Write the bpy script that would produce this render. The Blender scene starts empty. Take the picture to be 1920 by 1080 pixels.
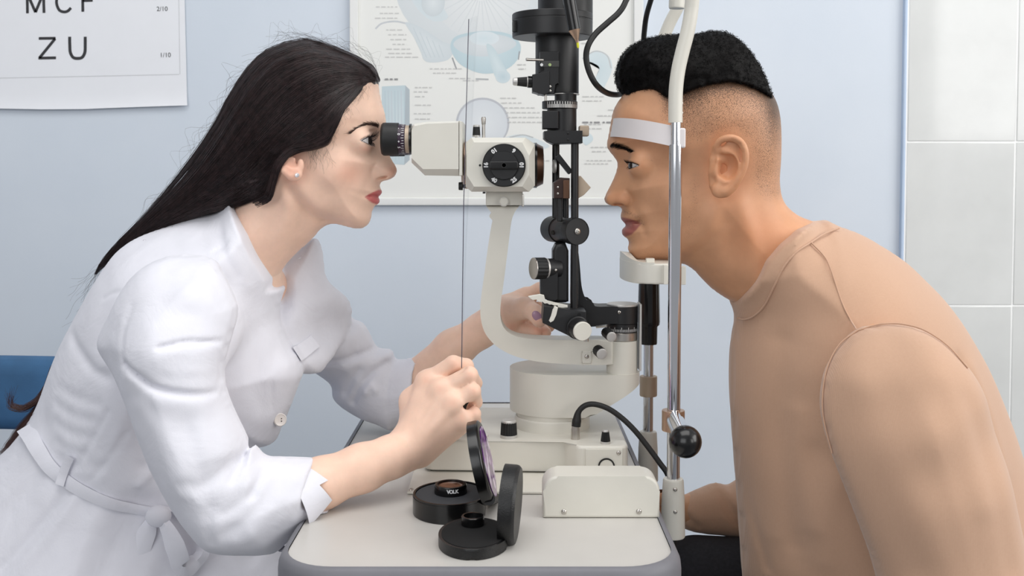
import bpy, bmesh, math, random
import numpy as np
from mathutils import Vector, Matrix, Quaternion

random.seed(7)
RNG = np.random.default_rng(7)
SC = bpy.context.scene
COL = SC.collection

# ------------------------------------------------------------------ camera
TABLE_Z = 0.80
CAM_Z = TABLE_Z + 0.3295
FPX = 2000.0
PPX, PPY = 955.0, 411.0
PITCH = math.atan(0.0454)
cam_d = bpy.data.cameras.new('camera')
cam = bpy.data.objects.new('camera', cam_d)
COL.objects.link(cam)
cam.location = (0, 0, CAM_Z)
cam.rotation_euler = (math.pi / 2 - PITCH, 0, 0)
cam_d.sensor_fit = 'HORIZONTAL'
cam_d.sensor_width = 36.0
cam_d.lens = FPX / 1920 * 36.0
cam_d.shift_x = (960 - PPX) / 1920
cam_d.shift_y = -(540 - PPY) / 1920
cam_d.clip_start = 0.05
cam_d.dof.use_dof = True
cam_d.dof.focus_distance = 1.13
cam_d.dof.aperture_fstop = 16.0
SC.camera = cam

# ------------------------------------------------------------------ world, lights, exposure
SC.view_settings.view_transform = 'Standard'
SC.view_settings.look = 'None'
SC.view_settings.gamma = 1.0
SC.view_settings.use_curve_mapping = False
SC.view_settings.exposure = 0.0
world = bpy.data.worlds.new('world')
SC.world = world
world.use_nodes = True
world.node_tree.nodes['Background'].inputs[0].default_value = (0.97, 0.98, 1.0, 1)
world.node_tree.nodes['Background'].inputs[1].default_value = 0.38


def area(name, loc, target, sx, sy, power, color=(1, 1, 1)):
    d = bpy.data.lights.new(name, 'AREA')
    d.shape = 'RECTANGLE'
    d.size, d.size_y = sx, sy
    d.energy = power
    d.color = color
    o = bpy.data.objects.new(name, d)
    COL.objects.link(o)
    o.location = loc
    o.rotation_euler = (Vector(target) - Vector(loc)).to_track_quat('-Z', 'Y').to_euler()
    return o


area('window_daylight', (2.7, 0.30, 1.95), (0.0, 1.2, 0.95), 1.8, 1.6, 43, (1.0, 0.985, 0.96))
area('window_daylight_rear', (3.1, -2.3, 2.1), (1.2, 1.9, 1.3), 1.2, 1.6, 24, (1.0, 0.99, 0.97))
area('frontal_fill_light', (-1.4, -2.3, 2.05), (0.0, 1.2, 1.0), 2.4, 1.8, 32, (0.97, 0.985, 1.0))  # added soft fill from behind the camera, left; stands for no real window
area('ceiling_panel_light', (0.0, 0.55, 2.75), (0.0, 0.75, 0.0), 1.8, 1.2, 22, (1.0, 0.985, 0.96))

# ------------------------------------------------------------------ helpers


def P(px, py, Y):
    """Point at depth Y that the photograph shows at pixel (px, py)."""
    u = (px - PPX) / FPX
    v = (PPY - py) / FPX
    c, s = math.cos(PITCH), math.sin(PITCH)
    t = Y / (c + v * s)
    return Vector((t * u, Y, CAM_Z + t * (-s + v * c)))


def XZ(pts, Y):
    return [(P(a, b, Y).x, P(a, b, Y).z) for a, b in pts]


def M(px, Y):
    return px * Y / FPX


def srgb(r, g, b):
    def f(c):
        c /= 255.0
        return c / 12.92 if c <= 0.04045 else ((c + 0.055) / 1.055) ** 2.4
    return (f(r), f(g), f(b), 1.0)


class NT:
    """small node-tree helper"""

    def __init__(self, name):
        self.m = bpy.data.materials.new(name)
        self.m.use_nodes = True
        self.t = self.m.node_tree
        self.n = self.t.nodes
        self.bsdf = self.n['Principled BSDF']
        self.out = self.n['Material Output']

    def node(self, kind, **kw):
        nd = self.n.new(kind)
        for k, v in kw.items():
            if k.startswith('i_'):
                nd.inputs[k[2:].replace('_', ' ')].default_value = v
            else:
                setattr(nd, k, v)
        return nd

    def link(self, a, b):
        self.t.links.new(a, b)

    def coords(self):
        return self.node('ShaderNodeTexCoord').outputs['Object']

    def noise(self, scale, detail=2.0, rough=0.5, vec=None):
        nd = self.node('ShaderNodeTexNoise')
        nd.inputs['Scale'].default_value = scale
        nd.inputs['Detail'].default_value = detail
        nd.inputs['Roughness'].default_value = rough
        self.link(vec if vec is not None else self.coords(), nd.inputs['Vector'])
        return nd.outputs['Fac']

    def ramp(self, fac, stops):
        r = self.node('ShaderNodeValToRGB')
        e = r.color_ramp.elements
        while len(e) < len(stops):
            e.new(0.5)
        for el, (p, c) in zip(e, stops):
            el.position = p
            el.color = c if len(c) == 4 else (*c, 1)
        self.link(fac, r.inputs[0])
        return r.outputs[0]

    def mix(self, fac, a, b, mode='MIX'):
        x = self.node('ShaderNodeMix', data_type='RGBA', blend_type=mode)
        for sock, val in ((x.inputs[0], fac), (x.inputs[6], a), (x.inputs[7], b)):
            if hasattr(val, 'is_linked') or hasattr(val, 'links'):
                self.link(val, sock)
            else:
                sock.default_value = val
        return x.outputs[2]

    def math(self, op, a, b=0.0, clamp=False):
        x = self.node('ShaderNodeMath', operation=op, use_clamp=clamp)
        for sock, val in ((x.inputs[0], a), (x.inputs[1], b)):
            if hasattr(val, 'links'):
                self.link(val, sock)
            else:
                sock.default_value = val
        return x.outputs[0]

    def attr(self, name):
        a = self.node('ShaderNodeAttribute', attribute_name=name)
        return a.outputs['Fac']

    def bump(self, height, strength=0.2, dist=0.001):
        b = self.node('ShaderNodeBump')
        b.inputs['Strength'].default_value = strength
        b.inputs['Distance'].default_value = dist
        self.link(height, b.inputs['Height'])
        self.link(b.outputs[0], self.bsdf.inputs['Normal'])
        return b

    def color(self, c):
        if hasattr(c, 'links'):
            self.link(c, self.bsdf.inputs['Base Color'])
        else:
            self.bsdf.inputs['Base Color'].default_value = c

    def set(self, **kw):
        for k, v in kw.items():
            self.bsdf.inputs[k.replace('_', ' ')].default_value = v


def simple(name, col, rough=0.5, metal=0.0, var=0.06, vscale=30, bump=0.0, bscale=400, coat=0.0, spec=0.5):
    t = NT(name)
    c = col
    dark = tuple(x * (1 - var) for x in c[:3]) + (1,)
    lite = tuple(min(1, x * (1 + var)) for x in c[:3]) + (1,)
    t.color(t.ramp(t.noise(vscale, 3), [(0.3, dark), (0.7, lite)]))
    t.set(Roughness=rough, Metallic=metal)
    t.bsdf.inputs['Specular IOR Level'].default_value = spec
    if coat:
        t.bsdf.inputs['Coat Weight'].default_value = coat
        t.bsdf.inputs['Coat Roughness'].default_value = 0.1
    if bump:
        t.bump(t.noise(bscale, 2), bump, 0.0006)
    return t.m


MT = {}
MT['white'] = simple('warm_white_enamel', srgb(219, 216, 206), 0.38, var=0.02, bump=0.05, bscale=900)
MT['black'] = simple('black_anodised_metal', srgb(21, 21, 23), 0.42, var=0.1, bump=0.08, bscale=1500)
MT['blackgloss'] = simple('black_gloss_plastic', srgb(12, 12, 13), 0.22, var=0.1)
MT['blackmatte'] = simple('black_rubber', srgb(17, 17, 18), 0.55, var=0.1)
MT['chrome'] = simple('chrome_steel', srgb(215, 217, 222), 0.09, 1.0, var=0.02)
MT['steel'] = simple('brushed_steel', srgb(196, 192, 186), 0.3, 1.0, var=0.05)
MT['satin'] = simple('satin_aluminium', srgb(205, 203, 200), 0.45, 0.6, var=0.03)
MT['bronze'] = simple('bronze_metal', srgb(196, 166, 142), 0.36, 0.9, var=0.06)
MT['brown'] = simple('brown_coated_metal', srgb(104, 76, 60), 0.35, 0.7, var=0.08)
MT['gold'] = simple('champagne_metal', srgb(190, 172, 152), 0.5, 0.4, var=0.05)
MT['print_white'] = simple('white_print', srgb(230, 230, 230), 0.6, var=0.02)
MT['purple'] = simple('dark_purple_enamel', srgb(48, 28, 48), 0.35, var=0.05)


def link(name, me, mat=None, parent=None, smooth=40):
    o = bpy.data.objects.new(name, me)
    COL.objects.link(o)
    if mat is not None:
        me.materials.clear()
        me.materials.append(MT[mat] if isinstance(mat, str) else mat)
    if smooth is not None and len(me.polygons):
        me.shade_smooth()
        if smooth < 180:
            me.set_sharp_from_angle(angle=math.radians(smooth))
            if len(me.polygons) < 6000:
                wn = o.modifiers.new('weighted_normals', 'WEIGHTED_NORMAL')
                wn.keep_sharp = True
                wn.weight = 80
    if parent is not None:
        o.parent = parent
        o.matrix_parent_inverse = root_inv(parent)
    return o


def root_inv(p):
    m = Matrix.Identity(4)
    q = p
    m = Matrix.Translation(q.location) if q.parent is None else m
    return m.inverted()


def thing(name, label, cat, loc, group=None):
    o = bpy.data.objects.new(name, None)
    COL.objects.link(o)
    o.location = loc
    o.empty_display_size = 0.05
    tag(o, label, cat, group)
    return o


def tag(o, label=None, cat=None, group=None, kind=None):
    if label:
        o['label'] = label
    if cat:
        o['category'] = cat
    if group:
        o['group'] = group
    if kind:
        o['kind'] = kind
    return o


def bm_mesh(name, bm):
    me = bpy.data.meshes.new(name)
    bmesh.ops.recalc_face_normals(bm, faces=bm.faces)
    bm.to_mesh(me)
    bm.free()
    return me


def frame_to(axis):
    """rotation matrix whose Z is axis"""
    a = Vector(axis).normalized()
    return a.to_track_quat('Z', 'Y').to_matrix().to_4x4()


def lathe(bm, prof, origin, axis=(0, 0, 1), n=40, ribs=0, ribd=0.0, caps=True):
    """prof: [(r, h)...] revolved round axis through origin"""
    m = Matrix.Translation(Vector(origin)) @ frame_to(axis)
    rings = []
    for r, h in prof:
        ring = []
        for i in range(n):
            a = 2 * math.pi * i / n
            rr = max(r, 1e-5)
            ring.append(bm.verts.new(m @ Vector((rr * math.cos(a), rr * math.sin(a), h))))
        rings.append(ring)
    for a, b in zip(rings, rings[1:]):
        for i in range(n):
            bm.faces.new((a[i], a[(i + 1) % n], b[(i + 1) % n], b[i]))
    if caps:
        bm.faces.new(rings[0][::-1])
        bm.faces.new(rings[-1])
    return rings


def ribbed(bm, prof, origin, axis, n=60, depth=0.0005, every=3):
    """lathe whose side is fluted"""
    m = Matrix.Translation(Vector(origin)) @ frame_to(axis)
    rings = []
    for r, h in prof:
        ring = []
        for i in range(n):
            a = 2 * math.pi * i / n
            rr = r - (depth if (i % every) == 0 else 0)
            ring.append(bm.verts.new(m @ Vector((rr * math.cos(a), rr * math.sin(a), h))))
        rings.append(ring)
    for a, b in zip(rings, rings[1:]):
        for i in range(n):
            bm.faces.new((a[i], a[(i + 1) % n], b[(i + 1) % n], b[i]))
    bm.faces.new(rings[0][::-1])
    bm.faces.new(rings[-1])


def cyl(bm, a, b, r, r2=None, n=32, bev=0.0):
    a, b = Vector(a), Vector(b)
    L = (b - a).length
    r2 = r if r2 is None else r2
    if bev:
        prof = [(r - bev, 0), (r, bev), (r2, L - bev), (r2 - bev, L)]
    else:
        prof = [(r, 0), (r2, L)]
    lathe(bm, prof, a, b - a, n)


def box(bm, lo, hi, bev=0.0, seg=2, mat=None):
    lo, hi = Vector(lo), Vector(hi)
    b2 = bmesh.new()
    bmesh.ops.create_cube(b2, size=1.0)
    for v in b2.verts:
        v.co = Vector((lo[i] + (v.co[i] + 0.5) * (hi[i] - lo[i]) for i in range(3)))
    if bev:
        bmesh.ops.bevel(b2, geom=list(b2.edges), offset=bev, segments=seg, affect='EDGES', profile=0.5)
    if mat is not None:
        bmesh.ops.transform(b2, matrix=mat, verts=b2.verts)
    join(bm, b2)


def join(bm, b2):
    mp = {}
    for v in b2.verts:
        mp[v] = bm.verts.new(v.co)
    for f in b2.faces:
        try:
            bm.faces.new([mp[v] for v in f.verts])
        except ValueError:
            pass
    b2.free()


def prism_y(bm, xz, y0, y1, bev=0.0, seg=3):
    """polygon in XZ extruded along Y"""
    b2 = bmesh.new()
    lo = [b2.verts.new((x, y0, z)) for x, z in xz]
    hi = [b2.verts.new((x, y1, z)) for x, z in xz]
    b2.faces.new(lo)
    b2.faces.new(hi[::-1])
    n = len(xz)
    caps = []
    for i in range(n):
        b2.faces.new((lo[i], hi[i], hi[(i + 1) % n], lo[(i + 1) % n]))
    b2.edges.ensure_lookup_table()
    if bev:
        es = [e for e in b2.edges if abs(e.verts[0].co.y - e.verts[1].co.y) < 1e-9]
        bmesh.ops.bevel(b2, geom=es, offset=bev, segments=seg, affect='EDGES', profile=0.5)
    join(bm, b2)


def prism_z(bm, xy, z0, z1, bev=0.0, seg=3, zbot=None):
    b2 = bmesh.new()
    lo = [b2.verts.new((x, y, zbot(x, y) if zbot else z0)) for x, y in xy]
    hi = [b2.verts.new((x, y, z1)) for x, y in xy]
    b2.faces.new(lo[::-1])
    b2.faces.new(hi)
    n = len(xy)
    for i in range(n):
        b2.faces.new((lo[i], lo[(i + 1) % n], hi[(i + 1) % n], hi[i]))
    if bev:
        es = []
        ls, hs = set(lo), set(hi)
        for e in b2.edges:
            if (e.verts[0] in ls and e.verts[1] in ls) or (e.verts[0] in hs and e.verts[1] in hs):
                es.append(e)
        bmesh.ops.bevel(b2, geom=es, offset=bev, segments=seg, affect='EDGES', profile=0.5)
    join(bm, b2)


def catmull(pts, n=8, closed=False):
    pts = [np.array(p, float) for p in pts]
    out = []
    N = len(pts)
    rng = range(N if closed else N - 1)
    for i in rng:
        if closed:
            p0, p1, p2, p3 = pts[(i - 1) % N], pts[i], pts[(i + 1) % N], pts[(i + 2) % N]
        else:
            p1, p2 = pts[i], pts[i + 1]
            p0 = pts[i - 1] if i > 0 else 2 * p1 - p2
            p3 = pts[i + 2] if i + 2 < N else 2 * p2 - p1
        for k in range(n):
            t = k / n
            out.append(0.5 * ((2 * p1) + (p2 - p0) * t + (2 * p0 - 5 * p1 + 4 * p2 - p3) * t * t + (3 * p1 - p0 - 3 * p2 + p3) * t ** 3))
    if not closed:
        out.append(pts[-1])
    return np.array(out)


def tube(bm, pts, r, n=16, caps=True):
    """round tube along a polyline; r number or list"""
    pts = [Vector(p) for p in pts]
    N = len(pts)
    rs = [r] * N if isinstance(r, (int, float)) else list(r)
    t0 = (pts[1] - pts[0]).normalized()
    up = Vector((0, 0, 1)) if abs(t0.z) < 0.9 else Vector((0, 1, 0))
    nrm = (up - t0 * up.dot(t0)).normalized()
    rings = []
    for i, p in enumerate(pts):
        t = (pts[min(i + 1, N - 1)] - pts[max(i - 1, 0)]).normalized()
        nrm = (nrm - t * nrm.dot(t)).normalized()
        bi = t.cross(nrm)
        ring = [bm.verts.new(p + (nrm * math.cos(2 * math.pi * k / n) + bi * math.sin(2 * math.pi * k / n)) * rs[i]) for k in range(n)]
        rings.append(ring)
    for a, b in zip(rings, rings[1:]):
        for k in range(n):
            bm.faces.new((a[k], a[(k + 1) % n], b[(k + 1) % n], b[k]))
    if caps:
        bm.faces.new(rings[0][::-1])
        bm.faces.new(rings[-1])


def sphere(bm, c, r, n=24, sx=1, sy=1, sz=1):
    b2 = bmesh.new()
    bmesh.ops.create_uvsphere(b2, u_segments=n, v_segments=n // 2, radius=1)
    for v in b2.verts:
        v.co = Vector((c[0] + v.co.x * r * sx, c[1] + v.co.y * r * sy, c[2] + v.co.z * r * sz))
    join(bm, b2)


def B():
    return bmesh.new()


def part(name, bm, mat, parent=None, smooth=40):
    return link(name, bm_mesh(name, bm), mat, parent, smooth)


def text_mesh(txt, size, bold=0.0, extr=0.0):
    c = bpy.data.curves.new('txt', 'FONT')
    c.body = txt
    c.size = size
    c.offset = bold
    c.extrude = extr
    c.align_x = 'CENTER'
    c.align_y = 'CENTER'
    o = bpy.data.objects.new('txt', c)
    COL.objects.link(o)
    dg = bpy.context.evaluated_depsgraph_get()
    me = bpy.data.meshes.new_from_object(o.evaluated_get(dg))
    bpy.data.objects.remove(o)
    bpy.data.curves.remove(c)
    return me


def put_mesh(bm, me, mat):
    mp = [bm.verts.new(mat @ v.co) for v in me.vertices]
    for p in me.polygons:
        try:
            bm.faces.new([mp[i] for i in p.vertices])
        except ValueError:
            pass
    bpy.data.meshes.remove(me)


FACE_CAM = Matrix(((1, 0, 0, 0), (0, 0, -1, 0), (0, 1, 0, 0), (0, 0, 0, 1)))  # text in XY -> XZ facing -Y


def txt_at(bm, txt, size, loc, rot=0.0, bold=0.0, sx=1.0):
    me = text_mesh(txt, size, bold)
    m = Matrix.Translation(Vector(loc)) @ FACE_CAM @ Matrix.Rotation(rot, 4, 'Z') @ Matrix.Diagonal((sx, 1, 1, 1))
    put_mesh(bm, me, m)


def screw(parent, c, r, axis=(0, -1, 0), mat='steel'):
    """domed screw head with a cross slot"""
    bm = B()
    lathe(bm, [(r, -0.0005), (r, r * 0.15), (r * 0.8, r * 0.4), (r * 0.35, r * 0.52), (r * 0.33, r * 0.2)], c, axis, 20)
    return part('screw', bm, mat, parent)
# ------------------------------------------------------------------ room shell
WALL_Y = 1.95
t = NT('pale_blue_wall_paint')
t.color(t.ramp(t.noise(6, 4), [(0.3, srgb(207, 216, 227)), (0.7, srgb(212, 220, 230))]))
t.set(Roughness=0.55)
t.bump(t.noise(260, 3), 0.12, 0.0006)
MT['wall'] = t.m
MT['floor'] = simple('grey_vinyl_floor', srgb(120, 122, 126), 0.5, var=0.1, vscale=8)
MT['ceiling'] = simple('white_ceiling_paint', srgb(235, 236, 238), 0.8, var=0.02)
t = NT('glossy_white_tile')
t.color(t.ramp(t.noise(9, 4, 0.6), [(0.3, srgb(212, 214, 213)), (0.7, srgb(220, 222, 221))]))
t.set(Roughness=0.07)
pass
MT['tile'] = t.m
MT['grout'] = simple('white_grout', srgb(246, 247, 247), 0.7, var=0.02)

TILE_X0 = P(1694, 250, WALL_Y).x
bm = B()
box(bm, (-3.2, WALL_Y, 0), (TILE_X0, WALL_Y + 0.12, 2.9))
tag(part('wall_back', bm, 'wall'), kind='structure', label='pale blue painted wall behind the two people')
bm = B()
box(bm, (TILE_X0, WALL_Y - 0.0092, 0), (3.2, WALL_Y + 0.12, 2.9))
wt = tag(part('wall_tiled', bm, 'grout'), kind='structure', label='white glossy tiled part of the back wall')
TW, TH = 0.198, 0.2985
zj = P(1800, 266, WALL_Y - 0.009).z
tile_me = None
for i in range(6):
    for j in range(-4, 5):
        bm = B()
        if tile_me is None:
            box(bm, (0.001, -0.005, 0.001), (TW - 0.001, 0.0025, TH - 0.001), 0.0016, 2)
            tile_me = bm_mesh('tile', bm)
            o = link('tile', tile_me, 'tile', wt, 20)
        else:
            bm.free()
            o = bpy.data.objects.new('tile', tile_me)
            COL.objects.link(o)
            o.parent = wt
        o.location = (TILE_X0 + 0.0025 + i * TW, WALL_Y - 0.0055, zj + j * TH)
        if o.location.z + TH > 2.88:
            bpy.data.objects.remove(o)
bm = B()
box(bm, (TILE_X0 - 0.005, WALL_Y - 0.0105, 0), (TILE_X0 + 0.001, WALL_Y + 0.001, 2.9), 0.002)
tag(part('trim_1', bm, simple('blue_white_edge_trim', srgb(184, 202, 226), 0.4, var=0.02)), kind='structure', label='pale blue edge trim beside the white tiles')
bm = B()
box(bm, (-3.2, -2.6, -0.1), (3.2, WALL_Y + 0.12, 0))
tag(part('floor', bm, 'floor'), kind='structure', label='grey vinyl floor')
bm = B()
box(bm, (-3.2, -2.6, 2.9), (3.2, WALL_Y + 0.12, 3.0))
tag(part('ceiling', bm, 'ceiling'), kind='structure', label='white painted ceiling')

# ------------------------------------------------------------------ instrument table
MT['table'] = simple('off_white_laminate', srgb(198, 195, 190), 0.35, var=0.015, bump=0.04, bscale=700)
MT['bumper'] = simple('grey_rubber_edge', srgb(116, 116, 122), 0.55, var=0.06, bump=0.08, bscale=500)
TX0, TX1 = -0.192, 0.1405
TY0, TY1 = 0.872, 1.50


def round_rect(x0, y0, x1, y1, r, n=10):
    out = []
    for cx, cy, a0 in ((x1 - r, y1 - r, 0), (x0 + r, y1 - r, 90), (x0 + r, y0 + r, 180), (x1 - r, y0 + r, 270)):
        for k in range(n + 1):
            a = math.radians(a0 + 90 * k / n)
            out.append((cx + r * math.cos(a), cy + r * math.sin(a)))
    return out


tbl = thing('instrument_table', 'off-white instrument table with grey rubber edge carrying the slit lamp', 'table', (-0.02, 1.2, 0))
bm = B()
prism_z(bm, round_rect(TX0, TY0, TX1, TY1, 0.045), TABLE_Z - 0.03, TABLE_Z, 0.001, 2)
part('table_top', bm, 'table', tbl)
bm = B()
# bumper: swept ring with a rounded section round the top
ring_in = round_rect(TX0, TY0, TX1, TY1, 0.045)
sec = [(0.0002, 0.0012), (0.003, 0.0008), (0.006, -0.0015), (0.0082, -0.0065), (0.009, -0.014), (0.009, -0.026), (0.007, -0.034), (0.003, -0.038), (-0.012, -0.038)]
n = len(ring_in)
rows = []
for i, (x, y) in enumerate(ring_in):
    x2, y2 = ring_in[(i + 1) % n]
    x3, y3 = ring_in[i - 1]
    t_ = Vector((x2 - x3, y2 - y3, 0)).normalized()
    nn = Vector((t_.y, -t_.x, 0))
    rows.append([bm.verts.new((x + nn.x * a, y + nn.y * a, TABLE_Z + b)) for a, b in sec])
for i in range(n):
    a, b = rows[i], rows[(i + 1) % n]
    for k in range(len(sec) - 1):
        bm.faces.new((a[k], b[k], b[k + 1], a[k + 1]))
part('edge_bumper', bm, 'bumper', tbl, 60)
bm = B()
cyl(bm, (-0.02, 1.3, 0.05), (-0.02, 1.3, TABLE_Z - 0.03), 0.045, bev=0.002)
part('column', bm, 'white', tbl)
bm = B()
prism_z(bm, round_rect(-0.22, 1.02, 0.18, 1.48, 0.05), 0.0, 0.05, 0.012, 3)
part('foot', bm, 'white', tbl)
# ------------------------------------------------------------------ slit lamp
YM = 1.19
ZT = TABLE_Z
sl = thing('slit_lamp', 'cream and black slit lamp microscope standing on the instrument table', 'slit lamp', (0.02, 1.2, ZT))


def zpx(py, Y):
    return P(955, py, Y).z


def xpx(px, Y):
    return P(px, 411, Y).x


# --- base plate on the table
bm = B()
prism_z(bm, [(-0.104, 1.072), (0.128, 1.072), (0.128, 1.36), (-0.104, 1.36)], ZT + 0.0004, ZT + 0.0035, 0.0008, 2)
bp = part('base_plate', bm, 'white', sl)
screw(bp, Vector((-0.1005, 1.078, ZT + 0.0036)), 0.0026, (0, 0, 1))
# --- black sole and base housing
bm = B()
prism_z(bm, [(-0.086, 1.148), (0.12, 1.148), (0.12, 1.30), (-0.086, 1.30)], ZT + 0.0035, ZT + 0.007, 0)
part('base_sole', bm, 'blackmatte', sl)
bm = B()
pl = [(-0.0935, 1.30), (-0.0935, 1.152), (-0.091, 1.144), (-0.084, 1.14), (0.060, 1.14), (0.070, 1.123), (0.077, 1.120), (0.118, 1.120), (0.124, 1.123), (0.127, 1.13), (0.127, 1.30), (0.12, 1.308), (-0.086, 1.308)]
prism_z(bm, pl, ZT + 0.0055, ZT + 0.0375, 0.0035, 4)
base = part('base_housing', bm, 'white', sl, 50)
# control panel plate with dial on the base front
Yp = 1.1195
bm = B()
x0, z0 = P(1098, 884, Yp).x, ZT + 0.008
x1, z1 = P(1167, 842, Yp).x, P(1167, 842, Yp).z
prism_y(bm, [(x0, z0), (x1, z0), (x1, z1), (x0, z1)], Yp - 0.0012, Yp + 0.002, 0.0004, 2)
pan = part('control_panel', bm, 'white', base)
screw(pan, P(1160, 849, Yp - 0.0012), 0.0024)
bm = B()
c = P(1137, 874, Yp - 0.001)
lathe(bm, [(0.0088, 0), (0.0088, 0.0018), (0.0074, 0.0018), (0.0074, 0.0006)], c, (0, -1, 0), 32)
part('dial_ring', bm, 'blackmatte', base)
bm = B()
lathe(bm, [(0.0073, 0), (0.0073, 0.0012), (0.0066, 0.0016)], c, (0, -1, 0), 32)
part('dial_cap', bm, 'white', base)


def top_knob(px, pyb, Y, r, h, tap=0.9, parent=base):
    c = Vector((xpx(px, Y), Y, ZT + 0.0375))
    bm = B()
    lathe(bm, [(r, 0), (r, h * 0.18)], c, (0, 0, 1), 32)
    k = part('knob_collar', bm, 'satin', parent)
    bm = B()
    ribbed(bm, [(r * 0.985, h * 0.18), (r * tap, h * 0.88)], c, (0, 0, 1), 60, 0.0005, 3)
    part('knob_grip', bm, 'blackmatte', parent)
    bm = B()
    lathe(bm, [(r * tap * 0.98, h * 0.86), (r * tap * 0.97, h * 0.95), (r * tap * 0.85, h), (r * 0.4, h)], c, (0, 0, 1), 32)
    part('knob_cap', bm, 'satin', parent)


top_knob(954, 818, 1.157, 0.0094, 0.0195)
top_knob(1137, 833, 1.131, 0.0053, 0.0150, 0.72)

# --- cable with its plug
c = Vector((xpx(1080, 1.15), 1.15, ZT + 0.0375))
bm = B()
ribbed(bm, [(0.0048, 0), (0.0048, 0.011), (0.0042, 0.012), (0.0042, 0.017)], c, (0, 0, 1), 40, 0.0003, 2)
part('plug', bm, 'steel', sl)
pth = [(1080, 799, 1.15), (1081.5, 788, 1.15), (1085, 772, 1.15), (1097, 760.5, 1.15), (1115, 758, 1.15), (1140, 766, 1.148), (1165, 783, 1.145), (1190, 807, 1.14), (1215, 838, 1.135), (1237, 868, 1.13), (1252, 890, 1.125), (1262, 925, 1.125), (1264, 985, 1.125), (1262, 1060, 1.125)]
pw = catmull([P(*q) for q in pth], 6)
bm = B()
tube(bm, pw, [0.0050] * 7 + [0.0046, 0.0043, 0.0040, 0.0037, 0.0034, 0.0032] + [0.0030] * (len(pw) - 13), 14)
part('cable', bm, 'blackmatte', sl)

# --- joystick with boot
jc = Vector((xpx(872, 1.10) + 0.004, 1.175, ZT + 0.0375))
jc = Vector((-0.047, 1.165, ZT + 0.0375))
bm = B()
lathe(bm, [(0.024, -0.001), (0.024, 0.0015), (0.022, 0.003), (0.012, 0.006), (0.01, 0.008)], jc, (0, 0, 1), 40)
part('joystick_boot', bm, 'white', sl)
bm = B()
lathe(bm, [(0.006, 0.004), (0.006, 0.02), (0.0105, 0.022), (0.0115, 0.03), (0.0115, 0.052), (0.0095, 0.06), (0.004, 0.063)], jc, Vector((0.03, -0.62, 1)), 32)
part('joystick', bm, 'blackmatte', sl)

# --- pedestal rings and turret
pc = Vector((xpx(1036, 1.212), 1.212, 0))
zb = ZT + 0.0375
zt0 = P(1080, 707, 1.165).z
bm = B()
lathe(bm, [(0.043, zb - 0.001), (0.043, zb + 0.011), (0.0415, zb + 0.013)], pc, (0, 0, 1), 64)
part('pedestal_ring', bm, 'white', sl)
bm = B()
lathe(bm, [(0.0405, zb + 0.012), (0.0405, zb + 0.026), (0.0405, zb + 0.032)], pc, (0, 0, 1), 64)
part('pedestal', bm, 'white', sl)
# turret plan: hull of a big and a small circle
plan = []
c1, r1 = (pc.x + 0.003, 1.222), 0.0515
c2, r2 = (0.1225, 1.195), 0.0245
pts = [(c1[0] + r1 * math.cos(a), c1[1] + r1 * math.sin(a)) for a in np.linspace(0, 2 * math.pi, 72, endpoint=False)]
pts += [(c2[0] + r2 * math.cos(a), c2[1] + r2 * math.sin(a)) for a in np.linspace(0, 2 * math.pi, 48, endpoint=False)]
pts = sorted(pts)


def hull(ps):
    def half(ps):
        h = []
        for p in ps:
            while len(h) > 1 and (h[-1][0] - h[-2][0]) * (p[1] - h[-2][1]) - (h[-1][1] - h[-2][1]) * (p[0] - h[-2][0]) <= 0:
                h.pop()
            h.append(p)
        return h
    a, b = half(ps), half(ps[::-1])
    return a[:-1] + b[:-1]


hp = hull(pts)
zbt = P(1040, 784, 1.17).z
xk = xpx(1108, 1.175)


def tb(x, y):
    return zbt + max(0, x - xk) * 0.62


bm = B()
# resample the straight runs so that the chamfer line is resolved
hp2 = []
for i in range(len(hp)):
    a, b = hp[i], hp[(i + 1) % len(hp)]
    k = max(1, int(math.hypot(b[0] - a[0], b[1] - a[1]) / 0.006))
    hp2 += [(a[0] + (b[0] - a[0]) * j / k, a[1] + (b[1] - a[1]) * j / k) for j in range(k)]
prism_z(bm, hp2, zbt, zt0 + 0.001, 0.003, 3, zbot=tb)
part('turret', bm, 'white', sl, 50)

# --- rotation column: cream cylinder, steel ring, scale ring, black drum, silver cap
cc = Vector((xpx(1167.5, YM), YM, 0))
rc = M(29.3, YM)


def ring(name, py0, py1, r, mat, bev=0.0006, par=sl):
    z0, z1 = zpx(py1, YM), zpx(py0, YM)
    bm = B()
    lathe(bm, [(r - bev, z0), (r, z0 + bev), (r, z1 - bev), (r - bev, z1)], cc, (0, 0, 1), 56)
    return part(name, bm, mat, par)


colm = ring('column', 637, 703, rc, 'white')
ring('column_collar', 621, 636.5, rc * 0.99, 'steel', par=colm)
sr = ring('scale_ring', 605, 621, rc * 0.99, 'black', par=colm)
bm = B()
for k in range(26):
    a = math.radians(-150 + k * 5.2)
    h0 = zpx(619, YM)
    L = 0.0052 if k % 5 == 0 else 0.003
    d = Vector((math.cos(a), math.sin(a), 0))
    tt = Vector((-d.y, d.x, 0)) * 0.00022
    o_ = cc + d * (rc * 0.99 + 0.00012)
    vs = [bm.verts.new(q) for q in (o_ - tt + Vector((0, 0, h0)), o_ + tt + Vector((0, 0, h0)), o_ + tt + Vector((0, 0, h0 + L)), o_ - tt + Vector((0, 0, h0 + L)))]
    bm.faces.new(vs)
part('scale_marks', bm, 'print_white', sr)
dr = ring('arm_drum', 573, 605, rc * 1.0, 'black', par=sl)
ring('drum_cap', 568.5, 573, rc * 1.0, 'satin', par=dr)
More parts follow.
